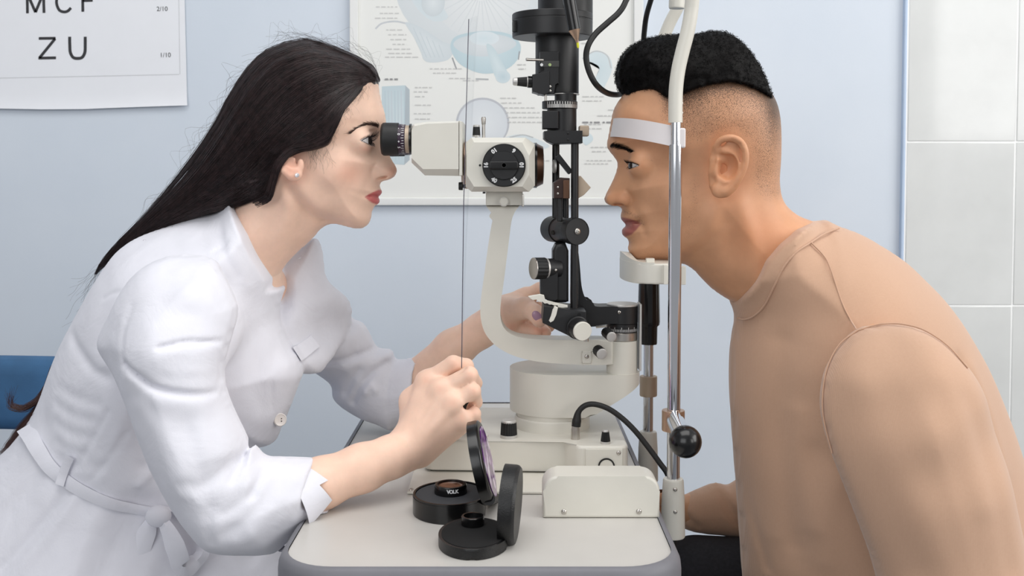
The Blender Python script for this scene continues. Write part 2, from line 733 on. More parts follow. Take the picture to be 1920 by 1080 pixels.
# thin vertical plate right of the column
bm = B()
a = P(1199, 568, YM)
b = P(1203, 692, YM)
box(bm, (a.x - 0.0012, YM - 0.012, b.z), (a.x + 0.0012, YM + 0.012, a.z), 0.0006)
part('stop_plate', bm, 'satin', sl)

# --- cream microscope arm
outer = [(1150, 684), (1100, 683.5), (1060, 682), (1020, 679), (985, 673), (955, 663), (930, 648), (912, 628), (903, 605), (900.5, 578), (903, 550), (908, 515), (914, 470), (920, 430), (924, 407), (919, 396), (911, 386)]
inner = [(974, 386), (965, 398), (959, 415), (955, 445), (950, 485), (945, 525), (940, 560), (938, 585), (940, 603), (947, 617), (958, 626), (975, 632), (1005, 635.5), (1060, 637), (1150, 637)]
poly = XZ([tuple(q) for q in catmull(outer, 3)] + [tuple(q) for q in catmull(inner, 3)], 1.176)
bm = B()
prism_y(bm, poly, 1.174, 1.206, 0.0035, 3)
arm = part('microscope_arm', bm, 'white', sl, 50)
# screw plate
bm = B()
xz = XZ([(1091, 658), (1109, 658), (1107.5, 664), (1107.5, 674), (1109, 681), (1091, 681), (1092.5, 674), (1092.5, 664)], 1.173)
prism_y(bm, xz, 1.1718, 1.1745, 0.0006, 2)
sp = part('screw_plate', bm, 'white', arm)
screw(sp, P(1100, 668.5, 1.1718), 0.0024)


def lock_knob(px, py, Y, r, L, axis, parent, capmat='satin'):
    """black knob with a bright end, axis pointing out of the machine"""
    ax = Vector(axis).normalized()
    c = P(px, py, Y)
    bm = B()
    ribbed(bm, [(r * 0.98, -L), (r, -L * 0.9), (r, -0.0012)], c, ax, 48, 0.0003, 3)
    k = part('lock_knob', bm, 'blackmatte', parent)
    bm = B()
    lathe(bm, [(r * 0.97, -0.0013), (r * 0.95, 0.0), (r * 0.86, 0.0004), (r * 0.5, 0.0004)], c, ax, 40)
    part('knob_face', bm, capmat, k)
    return k


lock_knob(1129, 664, 1.155, 0.0062, 0.014, (0.28, -1, -0.16), sl)
lock_knob(1147, 632, 1.150, 0.0057, 0.018, (0.28, -1, -0.16), sl)

# --- microscope head
Yn = 1.140                      # near face of the body
hb = XZ([(873, 268), (884, 258), (985, 258), (1003, 270), (1003, 348), (992, 359.5), (884, 359.5), (873, 350)], Yn)
bm = B()
prism_y(bm, hb, Yn + 0.010, 1.240, 0.0015, 2)
head = part('microscope_body', bm, 'white', sl, 30)
# chamfered octagonal cheek in front
bm = B()
o1 = XZ([(873, 268), (884, 258), (985, 258), (1003, 270), (1003, 348), (992, 359.5), (884, 359.5), (873, 350)], Yn + 0.010)
o2 = XZ([(875, 292), (889, 267), (979, 267), (992, 292), (992, 328), (979, 350), (889, 350), (875, 328)], Yn)
va = [bm.verts.new((x, Yn + 0.010, z)) for x, z in o1]
vb = [bm.verts.new((x, Yn, z)) for x, z in o2]
# pair octagons
for i in range(8):
    bm.faces.new((va[i], va[(i + 1) % 8], vb[(i + 1) % 8], vb[i]))
bm.faces.new(vb)
bm.faces.new(va[::-1])
cheek = part('body_cheek', bm, 'white', head, 20)
bm = B()
lathe(bm, [(0.0012, 0), (0.0012, 0.0003)], P(900, 310, Yn), (0, -1, 0), 16)
part('index_dot', bm, 'blackmatte', cheek)
# magnification dial
dc = P(945, 310, Yn - 0.004)
R = M(40.5, Yn)
bm = B()
lathe(bm, [(R, -0.004), (R, 0.0), (R * 0.965, 0.0009), (R * 0.955, 0.0003), (R * 0.70, 0.0003), (R * 0.68, 0.0)], dc, (0, -1, 0), 72)
dial = part('magnification_dial', bm, 'black', sl, 35)
bm = B()
lathe(bm, [(R * 0.66, 0.0), (R * 0.66, 0.003), (R * 0.64, 0.0038)], dc, (0, -1, 0), 64)
part('dial_hub', bm, 'black', dial)
bm = B()
y_ = dc.y
box(bm, (dc.x - R * 0.66, y_ - 0.0085, dc.z - R * 0.18), (dc.x + R * 0.64, y_ - 0.002, dc.z + R * 0.18), 0.0012, 3)
grip = part('dial_grip', bm, 'blackgloss', dial)
bm = B()
lathe(bm, [(0.0029, 0), (0.0029, 0.0005), (0.0022, 0.0005), (0.0016, -0.0006)], (dc.x, y_ - 0.0085, dc.z), (0, -1, 0), 24)
part('grip_screw', bm, 'blackmatte', grip)
bm = B()
for ang, txt in ((56, '6'), (0, '10'), (-56, '25'), (-124, '40'), (180, '16'), (124, '10')):
    a = math.radians(ang)
    txt_at(bm, txt, R * 0.26, (dc.x + R * 0.82 * math.cos(a), y_ - 0.0007, dc.z + R * 0.82 * math.sin(a)), a + math.pi / 2 if ang not in (0, 180) else (math.pi / 2 if ang == 180 else -math.pi / 2 + math.pi), 0.0003)
part('dial_numbers', bm, 'print_white', dial, None)
# objective
bm = B()
oc = P(1003, 310, YM)
ax = Vector((1, 0, 0))
lathe(bm, [(M(42, YM), -0.002), (M(42.5, YM), 0.001), (M(42.5, YM), 0.002)], oc, ax, 64)
part('objective_rim', bm, 'blackgloss', sl)
bm = B()
lathe(bm, [(M(41, YM), 0.0018), (M(40, YM), 0.003), (M(35, YM), 0.0090), (M(33, YM), 0.0092)], oc, ax, 64)
part('objective_cone', bm, 'brown', sl)
bm = B()
lathe(bm, [(M(33, YM), 0.0089), (M(20, YM), 0.0100), (M(5, YM), 0.0104)], oc, ax, 64)
part('objective_lens', bm, 'blackgloss', sl)
# bracket under the body
bm = B()
xz = XZ([(911, 359), (980, 359), (980, 385), (911, 385)], 1.172)
prism_y(bm, xz, 1.168, 1.212, 0.0012, 2)
br = part('body_bracket', bm, 'white', sl)
bm = B()
c = P(944.5, 378, 1.165)
ribbed(bm, [(M(9.5, 1.165), -0.004), (M(9.5, 1.165), 0.0015)], c, (0, -1, 0), 48, 0.0003, 2)
part('clamp_rim', bm, 'steel', br)
bm = B()
lathe(bm, [(M(7.6, 1.165), 0), (M(7.6, 1.165), 0.0018), (M(6.8, 1.165), 0.0022)], c, (0, -1, 0), 32)
part('clamp_face', bm, 'white', br)
bm = B()
a, b = P(978.5, 364, 1.16), P(982.5, 388, 1.16)
box(bm, (a.x, 1.155, b.z), (b.x, 1.175, a.z), 0.001, 2)
part('lever', bm, 'steel', br)
bm = B()
a, b = P(905, 360, 1.15), P(910, 363, 1.15)
box(bm, (a.x, 1.148, b.z), (b.x, 1.16, a.z), 0.0005)
part('grub_screw', bm, 'blackmatte', br)
# knobs on top of the body
zt_ = hb[1][1]
c = Vector((xpx(893.5, 1.175), 1.175, P(893, 259, 1.175).z))
bm = B()
lathe(bm, [(0.0012, -0.004), (0.0012, 0.003)], c, (0, 0, 1), 12)
part('filter_stem', bm, 'steel', sl)
bm = B()
ribbed(bm, [(0.0044, 0.0022), (0.0037, 0.0125)], c, (0, 0, 1), 40, 0.0003, 3)
fk = part('filter_knob', bm, 'blackmatte', sl)
bm = B()
lathe(bm, [(0.0044, 0.0015), (0.0044, 0.003)], c, (0, 0, 1), 24)
lathe(bm, [(0.0037, 0.0122), (0.0036, 0.0142), (0.003, 0.0146)], c, (0, 0, 1), 24)
part('knob_rims', bm, 'satin', fk)
c = Vector((xpx(907, 1.175), 1.175, P(907, 259, 1.175).z))
bm = B()
lathe(bm, [(0.0018, -0.004), (0.0018, 0.015), (0.0022, 0.0152), (0.0027, 0.0215), (0.002, 0.0232)], c, (0, 0, 1), 20)
part('filter_pin', bm, 'steel', sl)
# --- binocular housing
bm = B()
xz = XZ([(771, 240), (775, 232), (800, 228), (860, 226.5), (860, 330), (796, 329), (771, 305)], 1.145)
prism_y(bm, xz, 1.150, 1.238, 0.0)
oo = XZ([(771, 240), (775, 232), (800, 228), (860, 226.5), (860, 330), (796, 329), (771, 305)], 1.150)
ii = XZ([(771.5, 244), (777, 236.5), (800, 232), (860, 230), (860, 317), (793, 317), (771.5, 296)], 1.142)
va = [bm.verts.new((x, 1.150, z)) for x, z in xz]
vb = [bm.verts.new((x, 1.142, z)) for x, z in ii]
for i in range(7):
    bm.faces.new((va[i], va[(i + 1) % 7], vb[(i + 1) % 7], vb[i]))
bm.faces.new(vb)
part('binocular_housing', bm, 'white', sl, 25)
bm = B()
xz = XZ([(861, 226.5), (867, 228), (867, 329), (863, 330), (861, 330)], 1.145)
prism_y(bm, xz, 1.142, 1.238, 0.001, 2)
part('housing_flange', bm, 'white', sl, 25)
bm = B()
c = P(866, 310, YM)
lathe(bm, [(M(36, YM), 0), (M(44, YM), 0.0035), (M(44, YM), 0.0095)], c, (1, 0, 0), 56)
part('coupling_ring', bm, 'bronze', sl)
bm = B()
c = P(860, 349, 1.165)
lathe(bm, [(0.0042, 0), (0.0045, 0.003), (0.0045, 0.0045)], c, (1, 0, 0), 24)
lathe(bm, [(0.002, 0.0045), (0.002, 0.008)], c, (1, 0, 0), 12)
part('release_button', bm, 'blackmatte', sl)


def eyepiece(Y):
    c = P(772, 261, Y)
    k = 1.0
    zc = P(772, 261, 1.16).z
    c = Vector((P(772, 261, 1.16).x, Y, zc))
    rr = M(31, 1.16)
    s = M(1, 1.16)
    bm = B()
    lathe(bm, [(rr * 0.93, 0), (rr * 0.93, 3.5 * s)], c, (-1, 0, 0), 48)
    e = part('eyepiece', bm, 'blackgloss', sl)
    bm = B()
    lathe(bm, [(rr * 0.84, 3 * s), (rr * 0.84, 13 * s), (rr * 0.82, 14 * s)], c, (-1, 0, 0), 48)
    part('bronze_sleeve', bm, 'gold', e)
    bm = B()
    lathe(bm, [(rr * 0.87, 11 * s), (rr * 0.9, 12.5 * s), (rr * 0.92, 25 * s)], c, (-1, 0, 0), 48)
    part('dioptre_ring', bm, 'purple', e)
    bm = B()
    lathe(bm, [(rr * 0.97, 24 * s), (rr * 0.985, 25 * s), (rr, 50 * s), (rr * 0.99, 53 * s), (rr * 0.9, 56 * s), (rr * 0.72, 56 * s), (rr * 0.66, 52 * s), (rr * 0.6, 45 * s)], c, (-1, 0, 0), 64)
    part('eye_cup', bm, 'blackmatte', e)
    bm = B()
    lathe(bm, [(rr * 0.62, 45.5 * s), (rr * 0.3, 47 * s), (rr * 0.05, 47.5 * s)], c, (-1, 0, 0), 40)
    part('eye_lens', bm, 'blackgloss', e)
    # dioptre marks: ticks and figures round the ring
    bm = B()
    for q in range(36):
        a = math.radians(q * 10 + 3)
        x0, x1 = c.x - 12.6 * s, c.x - (16.5 if q % 2 else 18.0) * s
        for xa, xb in ((x0, x1),):
            da = 0.018
            r_ = rr * 0.915 + 0.00018
            vs = []
            for (xx, aa) in ((xa, a - da), (xb, a - da), (xb, a + da), (xa, a + da)):
                vs.append(bm.verts.new((xx, c.y - r_ * math.cos(aa), c.z + r_ * math.sin(aa))))
            bm.faces.new(vs)
    for ang, tx in ((42, '-'), (17, '0'), (-10, '+'), (-33, '5')):
        a = math.radians(ang)
        r_ = rr * 0.92 + 0.0003
        me = text_mesh(tx, 0.0042, 0.00012)
        m = Matrix.Translation((c.x - 21.8 * s, c.y - r_ * math.cos(a), c.z + r_ * math.sin(a))) @ Matrix.Rotation(-a, 4, 'X') @ FACE_CAM @ Matrix.Rotation(-math.pi / 2, 4, 'Z')
        put_mesh(bm, me, m)
    part('dioptre_marks', bm, 'print_white', e, None)


eyepiece(1.16)
eyepiece(1.222)

# --- clear breath shield
t = NT('clear_acrylic')
t.n.remove(t.bsdf)
tr = t.node('ShaderNodeBsdfTransparent')
tr.inputs[0].default_value = (0.985, 0.988, 0.99, 1)
gl = t.node('ShaderNodeBsdfGlossy')
gl.inputs['Roughness'].default_value = 0.03
fr = t.node('ShaderNodeFresnel')
fr.inputs[0].default_value = 1.12
mx = t.node('ShaderNodeMixShader')
mx.inputs[0].default_value = 0.06
t.link(tr.outputs[0], mx.inputs[1])
t.link(gl.outputs[0], mx.inputs[2])
t.link(mx.outputs[0], t.out.inputs[0])
MT['acrylic'] = t.m
MT['acrylic_edge'] = simple('acrylic_cut_edge', srgb(70, 66, 84), 0.2, var=0.25, vscale=200)
ps = [P(877.5, 36, 1.075), P(868, 380, 1.075), P(864, 690, 1.075), P(873, 452, 1.27), P(893, 30, 1.27)]
bm = B()
th = Vector((0.0016, 0, 0))
f1 = [bm.verts.new(p) for p in ps]
f2 = [bm.verts.new(p + th) for p in ps]
bm.faces.new(f1)
bm.faces.new(f2[::-1])
n = len(ps)
for i in range(n):
    bm.faces.new((f1[i], f1[(i + 1) % n], f2[(i + 1) % n], f2[i]))
sh = part('breath_shield', bm, 'acrylic', sl, 10)
bm = B()
tube(bm, [p + Vector((0.0008, -0.0002, 0)) for p in ps[:3]], 0.00045, 6)
part('shield_edge', bm, 'acrylic_edge', sh)

# --- illumination tower -------------------------------------------------
Yt = 1.165


def zcyl(name, px, r_px, py0, py1, mat, par=sl, Y=Yt, n=48, bev=0.0006, prof=None):
    c = Vector((xpx(px, Y), Y, 0))
    z0, z1 = zpx(py1, Y), zpx(py0, Y)
    r = M(r_px, Y)
    bm = B()
    lathe(bm, [(r - bev, z0), (r, z0 + bev), (r, z1 - bev), (r - bev, z1)], c, (0, 0, 1), n)
    return part(name, bm, mat, par)


Yl = 1.19
zcyl('lamp_housing', 1059, 51, -190, 42, 'black', Y=Yl)
bm = B()
c = Vector((xpx(1035, Yl), Yl, 0))
z0, z1 = zpx(71, Yl), zpx(27, Yl)
r = M(75, Yl)
lathe(bm, [(r * 0.6, z0), (r * 0.985, z0), (r * 0.995, z0 + 0.001), (r, z1 - 0.0085), (r * 0.99, z1 - 0.0080), (r * 0.99, z1 - 0.0072), (r, z1 - 0.0068), (r, z1 - 0.001), (r * 0.985, z1), (r * 0.5, z1)], c, (0, 0, 1), 72)
disc = part('filter_wheel', bm, 'black', sl, 35)
bm = B()
ce = Vector((c.x - r * 0.93, Yl - r * 0.34, (z0 + z1) / 2 - 0.002))
box(bm, ce - Vector((0.003, 0.004, 0.007)), ce + Vector((0.0025, 0.003, 0.006)), 0.001)
part('wheel_notch', bm, 'blackgloss', disc)
zcyl('lamp_cylinder', 1044, 40.5, 66, 177, 'black', Y=Yl)
bm = B()
xz = XZ([(1012, 96), (1047.5, 96), (1047.5, 157), (1040, 157), (1040, 176), (1009, 176), (1009, 136), (1022, 133), (1022, 118), (1012, 118)], 1.155)
prism_y(bm, xz, 1.1555, 1.185, 0.0008, 2)
blk = part('aperture_block', bm, 'black', sl, 30)
bm = B()
xz = XZ([(998, 140), (1030, 134), (1030, 174), (1020, 178), (998, 172)], 1.155)
prism_y(bm, xz, 1.1525, 1.18, 0.0008, 2)
part('knob_mount', bm, 'black', blk, 30)
bm = B()
cc1 = P(1031, 120, 1.156)
box(bm, cc1 - Vector((0.0098, 0.0012, 0.0033)), cc1 + Vector((0.0098, 0.001, 0.0033)), 0.0004)
fb = part('filter_band', bm, simple('grey_filter_band', srgb(62, 62, 60), 0.4), blk)
for px_, col_ in ((1015.5, 'print_white'), (1031, simple('pale_green_dot', srgb(170, 190, 130), 0.5))):
    bm = B()
    lathe(bm, [(0.0017, 0), (0.0016, 0.0004)], P(px_, 121.5, 1.1545), (0, -1, 0), 20)
    part('filter_dot', bm, col_, blk)
bm = B()
lathe(bm, [(M(8.5, 1.16), 0), (M(8.5, 1.16), 0.0045)], P(1022, 116, 1.162), (0, 0, 1), 24)
part('copper_pivot', bm, 'bronze', blk)
bm = B()
tube(bm, [P(1018, 112.5, 1.156), P(1000, 112, 1.15), P(986.5, 111.5, 1.147)], [0.0013, 0.0015, 0.0017], 12)
part('filter_lever', bm, 'steel', blk)
for py_ in (162.5, 170.5):
    screw(blk, P(1031.5, py_, 1.1552), 0.0016)
kc = P(1000, 154, 1.16)
ka = Vector((-1, -0.12, 0.02)).normalized()
bm = B()
lathe(bm, [(M(11, 1.16), -0.004), (M(11, 1.16), 0.006), (M(9.5, 1.16), 0.0065)], kc, ka, 32)
part('aperture_knob_neck', bm, 'blackgloss', blk)
bm = B()
lathe(bm, [(M(9.7, 1.16), 0.006), (M(9.7, 1.16), 0.0073)], kc, ka, 32)
part('aperture_knob_ring', bm, 'satin', blk)
bm = B()
ribbed(bm, [(M(9.5, 1.16), 0.0072), (M(7.6, 1.16), 0.018)], kc, ka, 48, 0.0004, 3)
kk = part('aperture_knob', bm, 'blackmatte', blk)
bm = B()
lathe(bm, [(M(7.7, 1.16), 0.0178), (M(7.4, 1.16), 0.021), (M(6, 1.16), 0.0222), (M(2, 1.16), 0.0225)], kc, ka, 32)
part('aperture_knob_cap', bm, 'satin', kk)
bm = B()
tube(bm, [P(1023, 176, 1.16), P(1023, 192, 1.16)], 0.0014, 10)
part('guide_pin', bm, 'steel', sl)
zcyl('lamp_neck', 1060, 20.5, 175, 192, 'black')
zcyl('neck_washer', 1057, 29, 176.2, 178.2, 'satin', Y=1.17)
sc2 = zcyl('angle_ring', 1049, 33, 190, 204.5, 'black')
bm = B()
c = Vector((xpx(1049, Yt), Yt, 0))
r = M(33, Yt) + 0.00015
for k in range(40):
    a = math.radians(-135 + k * 4.3)
    L0, L1 = (zpx(203.5, Yt), zpx(192 if k % 2 == 0 else 197, Yt))
    da = 0.022
    vs = [bm.verts.new((c.x + r * math.cos(q), c.y + r * math.sin(q), z)) for q, z in ((a - da, L0), (a + da, L0), (a + da, L1), (a - da, L1))]
    bm.faces.new(vs)
part('angle_marks', bm, 'satin', sc2)
zcyl('slit_drum', 1053, 27.5, 203, 247, 'black')
bm = B()
xz = XZ([(1017, 208), (1047, 208), (1047, 242), (1017, 242)], 1.148)
prism_y(bm, xz, 1.1425, 1.165, 0.0015, 3)
part('slit_block', bm, 'black', sl, 30)
bm = B()
xz = XZ([(1020, 246), (1028, 245), (1092, 245), (1092, 268.5), (1037, 270), (1027, 265), (1020, 259)], 1.145)
prism_y(bm, xz, 1.1415, 1.187, 0.001, 2)
cl = part('tower_clamp', bm, 'black', sl, 30)
for q in ((1065, 250), (1065, 262)):
    screw(cl, P(*q, 1.1415), 0.0013, mat='blackmatte')
bm = B()
a, b = P(1085, 236, 1.17), P(1103, 256, 1.17)
box(bm, (a.x, 1.158, b.z), (b.x, 1.178, a.z), 0.0015, 3)
part('champagne_stop', bm, 'gold', sl)
# rods
for px_, w_, p0, p1, Yr in ((1042, 6.8, 266, 410, 1.185), (1060, 6.5, 370, 415, 1.19), (1077.5, 7.2, 266, 585, 1.15), (1049, 5.5, 340, 415, 1.152)):
    zcyl('rod', px_, w_, p0, p1, 'black', Y=Yr, n=28)
# mirror and its holders
bm = B()
cmid = P(1057, 308, 1.168)
box(bm, (-0.0028, -0.011, -0.012), (0.0028, 0.011, 0.012), 0.0006, 2, Matrix.Translation(cmid) @ Matrix.Rotation(math.radians(-38), 4, 'Y'))
part('mirror_holder', bm, 'black', sl)
bm = B()
c = P(1041.5, 312, 1.166)
lathe(bm, [(0.0072, 0), (0.0072, 0.0022), (0.006, 0.0026)], c, (-1, -0.15, 0), 32)
part('mirror_disc', bm, 'satin', sl)
bm = B()
xz = XZ([(1038, 343), (1052, 333), (1068, 334), (1068, 372), (1038, 372)], 1.15)
prism_y(bm, xz, 1.146, 1.178, 0.001, 2)
pb = part('prism_block', bm, simple('dark_brown_metal', srgb(62, 46, 42), 0.4, 0.5), sl, 25)
for q in ((1046, 351), (1046, 363)):
    screw(pb, P(*q, 1.146), 0.0012)
bm = B()
xz = XZ([(1056, 338), (1067, 338), (1067, 372), (1056, 372)], 1.145)
prism_y(bm, xz, 1.144, 1.15, 0.0005, 2)
part('prism_plate', bm, 'brown', pb)
bm = B()
xz = XZ([(1084, 330), (1090, 330), (1109, 352), (1096, 366), (1086, 372), (1084, 372)], 1.15)
prism_y(bm, xz, 1.158, 1.18, 0.0008, 2)
part('prism_guard', bm, 'gold', sl, 25)
# big tilt drum across the tower
a, b = P(1034, 429, 1.20), P(1083, 434, 1.142)
d = (b - a)
L = d.length
rr = M(25.5, 1.145)
bm = B()
lathe(bm, [(rr * 0.97, 0), (rr, 0.002), (rr, L * 0.34)], a, d, 56)
td = part('tilt_drum', bm, 'black', sl)
bm = B()
lathe(bm, [(rr * 0.93, L * 0.33), (rr * 0.93, L * 0.58)], a, d, 56)
part('drum_band', bm, simple('brown_black_metal', srgb(58, 50, 50), 0.45, 0.3), td)
bm = B()
lathe(bm, [(rr * 0.93, L * 0.57), (rr * 0.95, L * 0.8)], a, d, 56)
part('drum_collar', bm, 'black', td)
bm = B()
lathe(bm, [(rr * 0.98, L * 0.78), (rr, L * 0.8), (rr, L * 0.985), (rr * 0.97, L), (rr * 0.93, L), (rr * 0.92, L - 0.0006), (rr * 0.2, L - 0.0006)], a, d, 56)
part('drum_end', bm, 'black', td, 30)
screw(td, a + d * 0.995, 0.0036, d)
bm = B()
pbq = P(1039, 434, 1.16)
lathe(bm, [(0.0026, 0.0), (0.0026, 0.0012)], a + d * 0.45 + Vector((-0.011, -0.0085, -0.0025)), (-0.8, -0.6, -0.1), 20)
part('drum_hole', bm, 'blackgloss', td)
# focusing block
bm = B()
xz = XZ([(1036, 470), (1042, 458), (1060, 455), (1066, 470), (1066, 565), (1060, 567), (1036, 567)], 1.155)
prism_y(bm, xz, 1.152, 1.185, 0.0035, 3)
fbk = part('focus_column', bm, 'black', sl, 40)
bm = B()
xz = XZ([(1013, 500), (1046, 500), (1046, 560), (1042, 564), (1026, 564), (1024, 559), (1013, 552)], 1.150)
prism_y(bm, xz, 1.147, 1.18, 0.0012, 2)
part('focus_block', bm, 'black', sl, 30)
ka = Vector((-1, -0.42, 0.03)).normalized()
kc = P(1044, 503, 1.158)
bm = B()
lathe(bm, [(M(19, 1.155), -0.002), (M(18.5, 1.155), 0.013)], kc, ka, 44)
kn = part('focus_knob', bm, 'black', sl)
bm = B()
lathe(bm, [(M(19.5, 1.155), 0.0125), (M(20, 1.155), 0.0145)], kc, ka, 44)
part('focus_knob_ring', bm, 'satin', kn)
bm = B()
ribbed(bm, [(M(20, 1.155), 0.0144), (M(20.5, 1.155), 0.015), (M(20.5, 1.155), 0.0275)], kc, ka, 60, 0.0006, 4)
part('focus_knob_grip', bm, 'blackmatte', kn)
bm = B()
lathe(bm, [(M(20.3, 1.155), 0.0274), (M(20.2, 1.155), 0.0282), (M(19, 1.155), 0.0286), (M(4, 1.155), 0.0286)], kc, ka, 44)
part('focus_knob_face', bm, 'steel', kn)
screw(kn, kc + ka * 0.006 + Vector((0.004, -0.0105, -0.001)), 0.0014, (0.3, -1, 0))
# lamp arm: sweeps from the tower to the drum
armo = [(1084, 470), (1087, 500), (1090, 535), (1096, 556), (1106, 569), (1120, 574), (1140, 574), (1168, 574)]
armi = [(1168, 605), (1140, 607), (1118, 611), (1098, 612), (1080, 610), (1072, 600), (1072, 470)]
bm = B()
prism_y(bm, XZ([tuple(q) for q in catmull(armo, 3)] + [tuple(q) for q in catmull(armi, 3)], 1.178), 1.174, 1.204, 0.0025, 3)
la = part('lamp_arm', bm, 'black', sl, 45)
screw(la, P(1161, 585.5, 1.1738), 0.0021)
# tilt scale block
bm = B()
xz = XZ([(1019, 572), (1075, 580), (1098, 583), (1099, 618), (1090, 634), (1078, 634), (1017, 604)], 1.135)
prism_y(bm, xz, 1.128, 1.185, 0.0012, 2)
tl = part('tilt_block', bm, 'black', sl, 30)
bm = B()
lathe(bm, [(0.0018, 0), (0.0018, 0.0003)], P(1086, 590, 1.1278), (0, -1, 0), 16)
part('grub_hole', bm, 'blackgloss', tl)
bm = B()
stp = [(1040, 574), (1046, 577), (1043, 590), (1038, 601), (1032, 604.5), (1029, 601), (1033, 592), (1036, 580)]
prism_y(bm, XZ(stp, 1.128), 1.1262, 1.135, 0.0005, 2)
part('tilt_scale_bar', bm, 'white', tl)
saw = [(990, 555), (1012, 551), (1020, 553), (1022, 563), (1037, 566), (1064, 572), (1064, 576), (1046, 577), (1046, 571), (1037, 572), (1034, 569), (1030, 571), (1026, 567), (1021, 569), (1017, 564), (1010, 566), (1006, 560), (999, 562), (994, 559)]
bm = B()
prism_y(bm, XZ(saw, 1.14), 1.136, 1.141, 0.0004, 1)
part('tilt_rack', bm, 'white', tl, 20)
bm = B()
kc = P(1082, 614, 1.128)
ka = Vector((0.32, -1, -0.12)).normalized()
lathe(bm, [(M(22, 1.128), 0), (M(22, 1.128), 0.0015), (M(20, 1.128), 0.002), (M(19, 1.128), 0.014)], kc, ka, 48)
kt = part('tilt_knob', bm, 'black', sl)
bm = B()
lathe(bm, [(M(18, 1.12), 0.0138), (M(18, 1.12), 0.0165), (M(17, 1.12), 0.017), (M(5, 1.12), 0.017)], kc, ka, 48)
part('tilt_knob_face', bm, 'white', kt)
bm = B()
lathe(bm, [(0.0028, 0), (0.0028, 0.003), (0.0022, 0.0035)], P(1099, 640, 1.14), (0, 0, 1), 20)
part('catch_pin', bm, 'steel', sl)
bm = B()
tube(bm, [P(1118, 613, 1.16), P(1138, 611, 1.155)], 0.0015, 8)
part('catch_lever', bm, 'steel', sl)
# ------------------------------------------------------------------ chin and forehead rest
YA, YB = 1.09, 1.29
hr = thing('headrest_frame', 'chrome and cream headrest frame with chin cup and forehead band holding the patient', 'headrest', (P(1263, 1000, YA).x, 1.19, ZT - 0.05))
# near bar
bx = P(1264.5, 600, YA).x
bm = B()
lathe(bm, [(M(10, YA), P(1264, 272, YA).z), (M(10, YA), P(1264, 226, YA).z)], (bx, YA, 0), (0, 0, 1), 40)
part('bar_neck', bm, 'chrome', hr)
bm = B()
lathe(bm, [(M(12.3, YA), P(1264, 900, YA).z), (M(12.3, YA), P(1264, 273, YA).z), (M(11.8, YA), P(1264, 271, YA).z)], (bx, YA, 0), (0, 0, 1), 48)
bar = part('bar', bm, 'chrome', hr)
bxB = bx
bm = B()
lathe(bm, [(M(11.5, YA), P(1213, 815, YB).z), (M(11.5, YA), P(1213, 250, YB).z)], (bxB, YB, 0), (0, 0, 1), 40)
part('bar', bm, 'chrome', hr)
# cream upper tubes joined by a cross piece above the picture
pa = [P(1266.5, 230, YA), P(1266.5, 200, YA), P(1267.5, 165, YA), P(1272, 130, YA), P(1280, 95, YA), P(1289, 60, YA), P(1296, 20, YA), P(1299, -30, YA), P(1296, -80, YA + 0.02), P(1285, -105, YA + 0.07)]
pbk = [P(1210, 240, YB), P(1216, 180, YB), P(1226, 130, YB), P(1240, 85, YB), P(1255, 45, YB), P(1274, 8, YB), P(1288, -30, YB), P(1294, -70, YB - 0.02), P(1288, -100, YB - 0.07)]
bm = B()
tube(bm, list(catmull([*pa, *pbk[::-1]], 6)), M(13.3, YA), 28)
ut = part('upper_tube', bm, 'white', hr, 60)
bm = B()
c = P(1269, 16, 1.20)
lathe(bm, [(M(14, 1.2), 0), (M(15, 1.2), 0.0015), (M(15, 1.2), 0.075)], c, (0.02, 0, 1), 32)
part('lamp_socket', bm, 'white', ut)
for py_ in (193.5, 211.5):
    screw(ut, P(1279.5, py_, YA), 0.0016, (1, -0.3, 0))
# forehead band
bm = B()
NB = 40
fx = P(1142, 240, 1.19).x
zf = P(1142, 240, 1.19).z
zn = P(1270, 259, YA).z
tilt = (zf - zn)
rows = []
for i in range(NB + 1):
    a = math.pi * i / NB
    yy = 1.19 - 0.101 * math.cos(a)
    f = math.sin(a) ** 0.8
    xx = bx + 0.004 - (bx + 0.004 - fx) * f
    zz = zn + tilt * f
    hh = M(17, 1.19)
    lean = 0.004
    rows.append([(xx, yy, zz, hh, lean)])
out_r, in_r = [], []
for i in range(NB + 1):
    xx, yy, zz, hh, lean = rows[i][0]
    nx = Vector((-math.sin(math.pi * i / NB) - 0.02, -math.cos(math.pi * i / NB), 0)).normalized()
    o_ = []
    for s_, tt in ((1, 0), (-1, 0), (-1, -0.0016), (1, -0.0016)):
        o_.append(bm.verts.new((xx + nx.x * tt + (0.0035 if s_ > 0 else 0), yy + nx.y * tt, zz + s_ * hh)))
    out_r.append(o_)
for a, b in zip(out_r, out_r[1:]):
    for k in range(4):
        bm.faces.new((a[k], a[(k + 1) % 4], b[(k + 1) % 4], b[k]))
bm.faces.new(out_r[0])
bm.faces.new(out_r[-1][::-1])
MT['band'] = simple('white_plastic_band', srgb(226, 220, 220), 0.45, var=0.02)
fb_ = part('forehead_band', bm, 'band', hr, 40)
for Yx in (YA, YB):
    bm = B()
    zc = zn
    box(bm, (bx - 0.001, Yx - 0.004, zc - 0.0102), (bx + 0.0098, Yx + 0.008, zc + 0.0102), 0.002, 3)
    part('band_clip', bm, 'band', fb_)
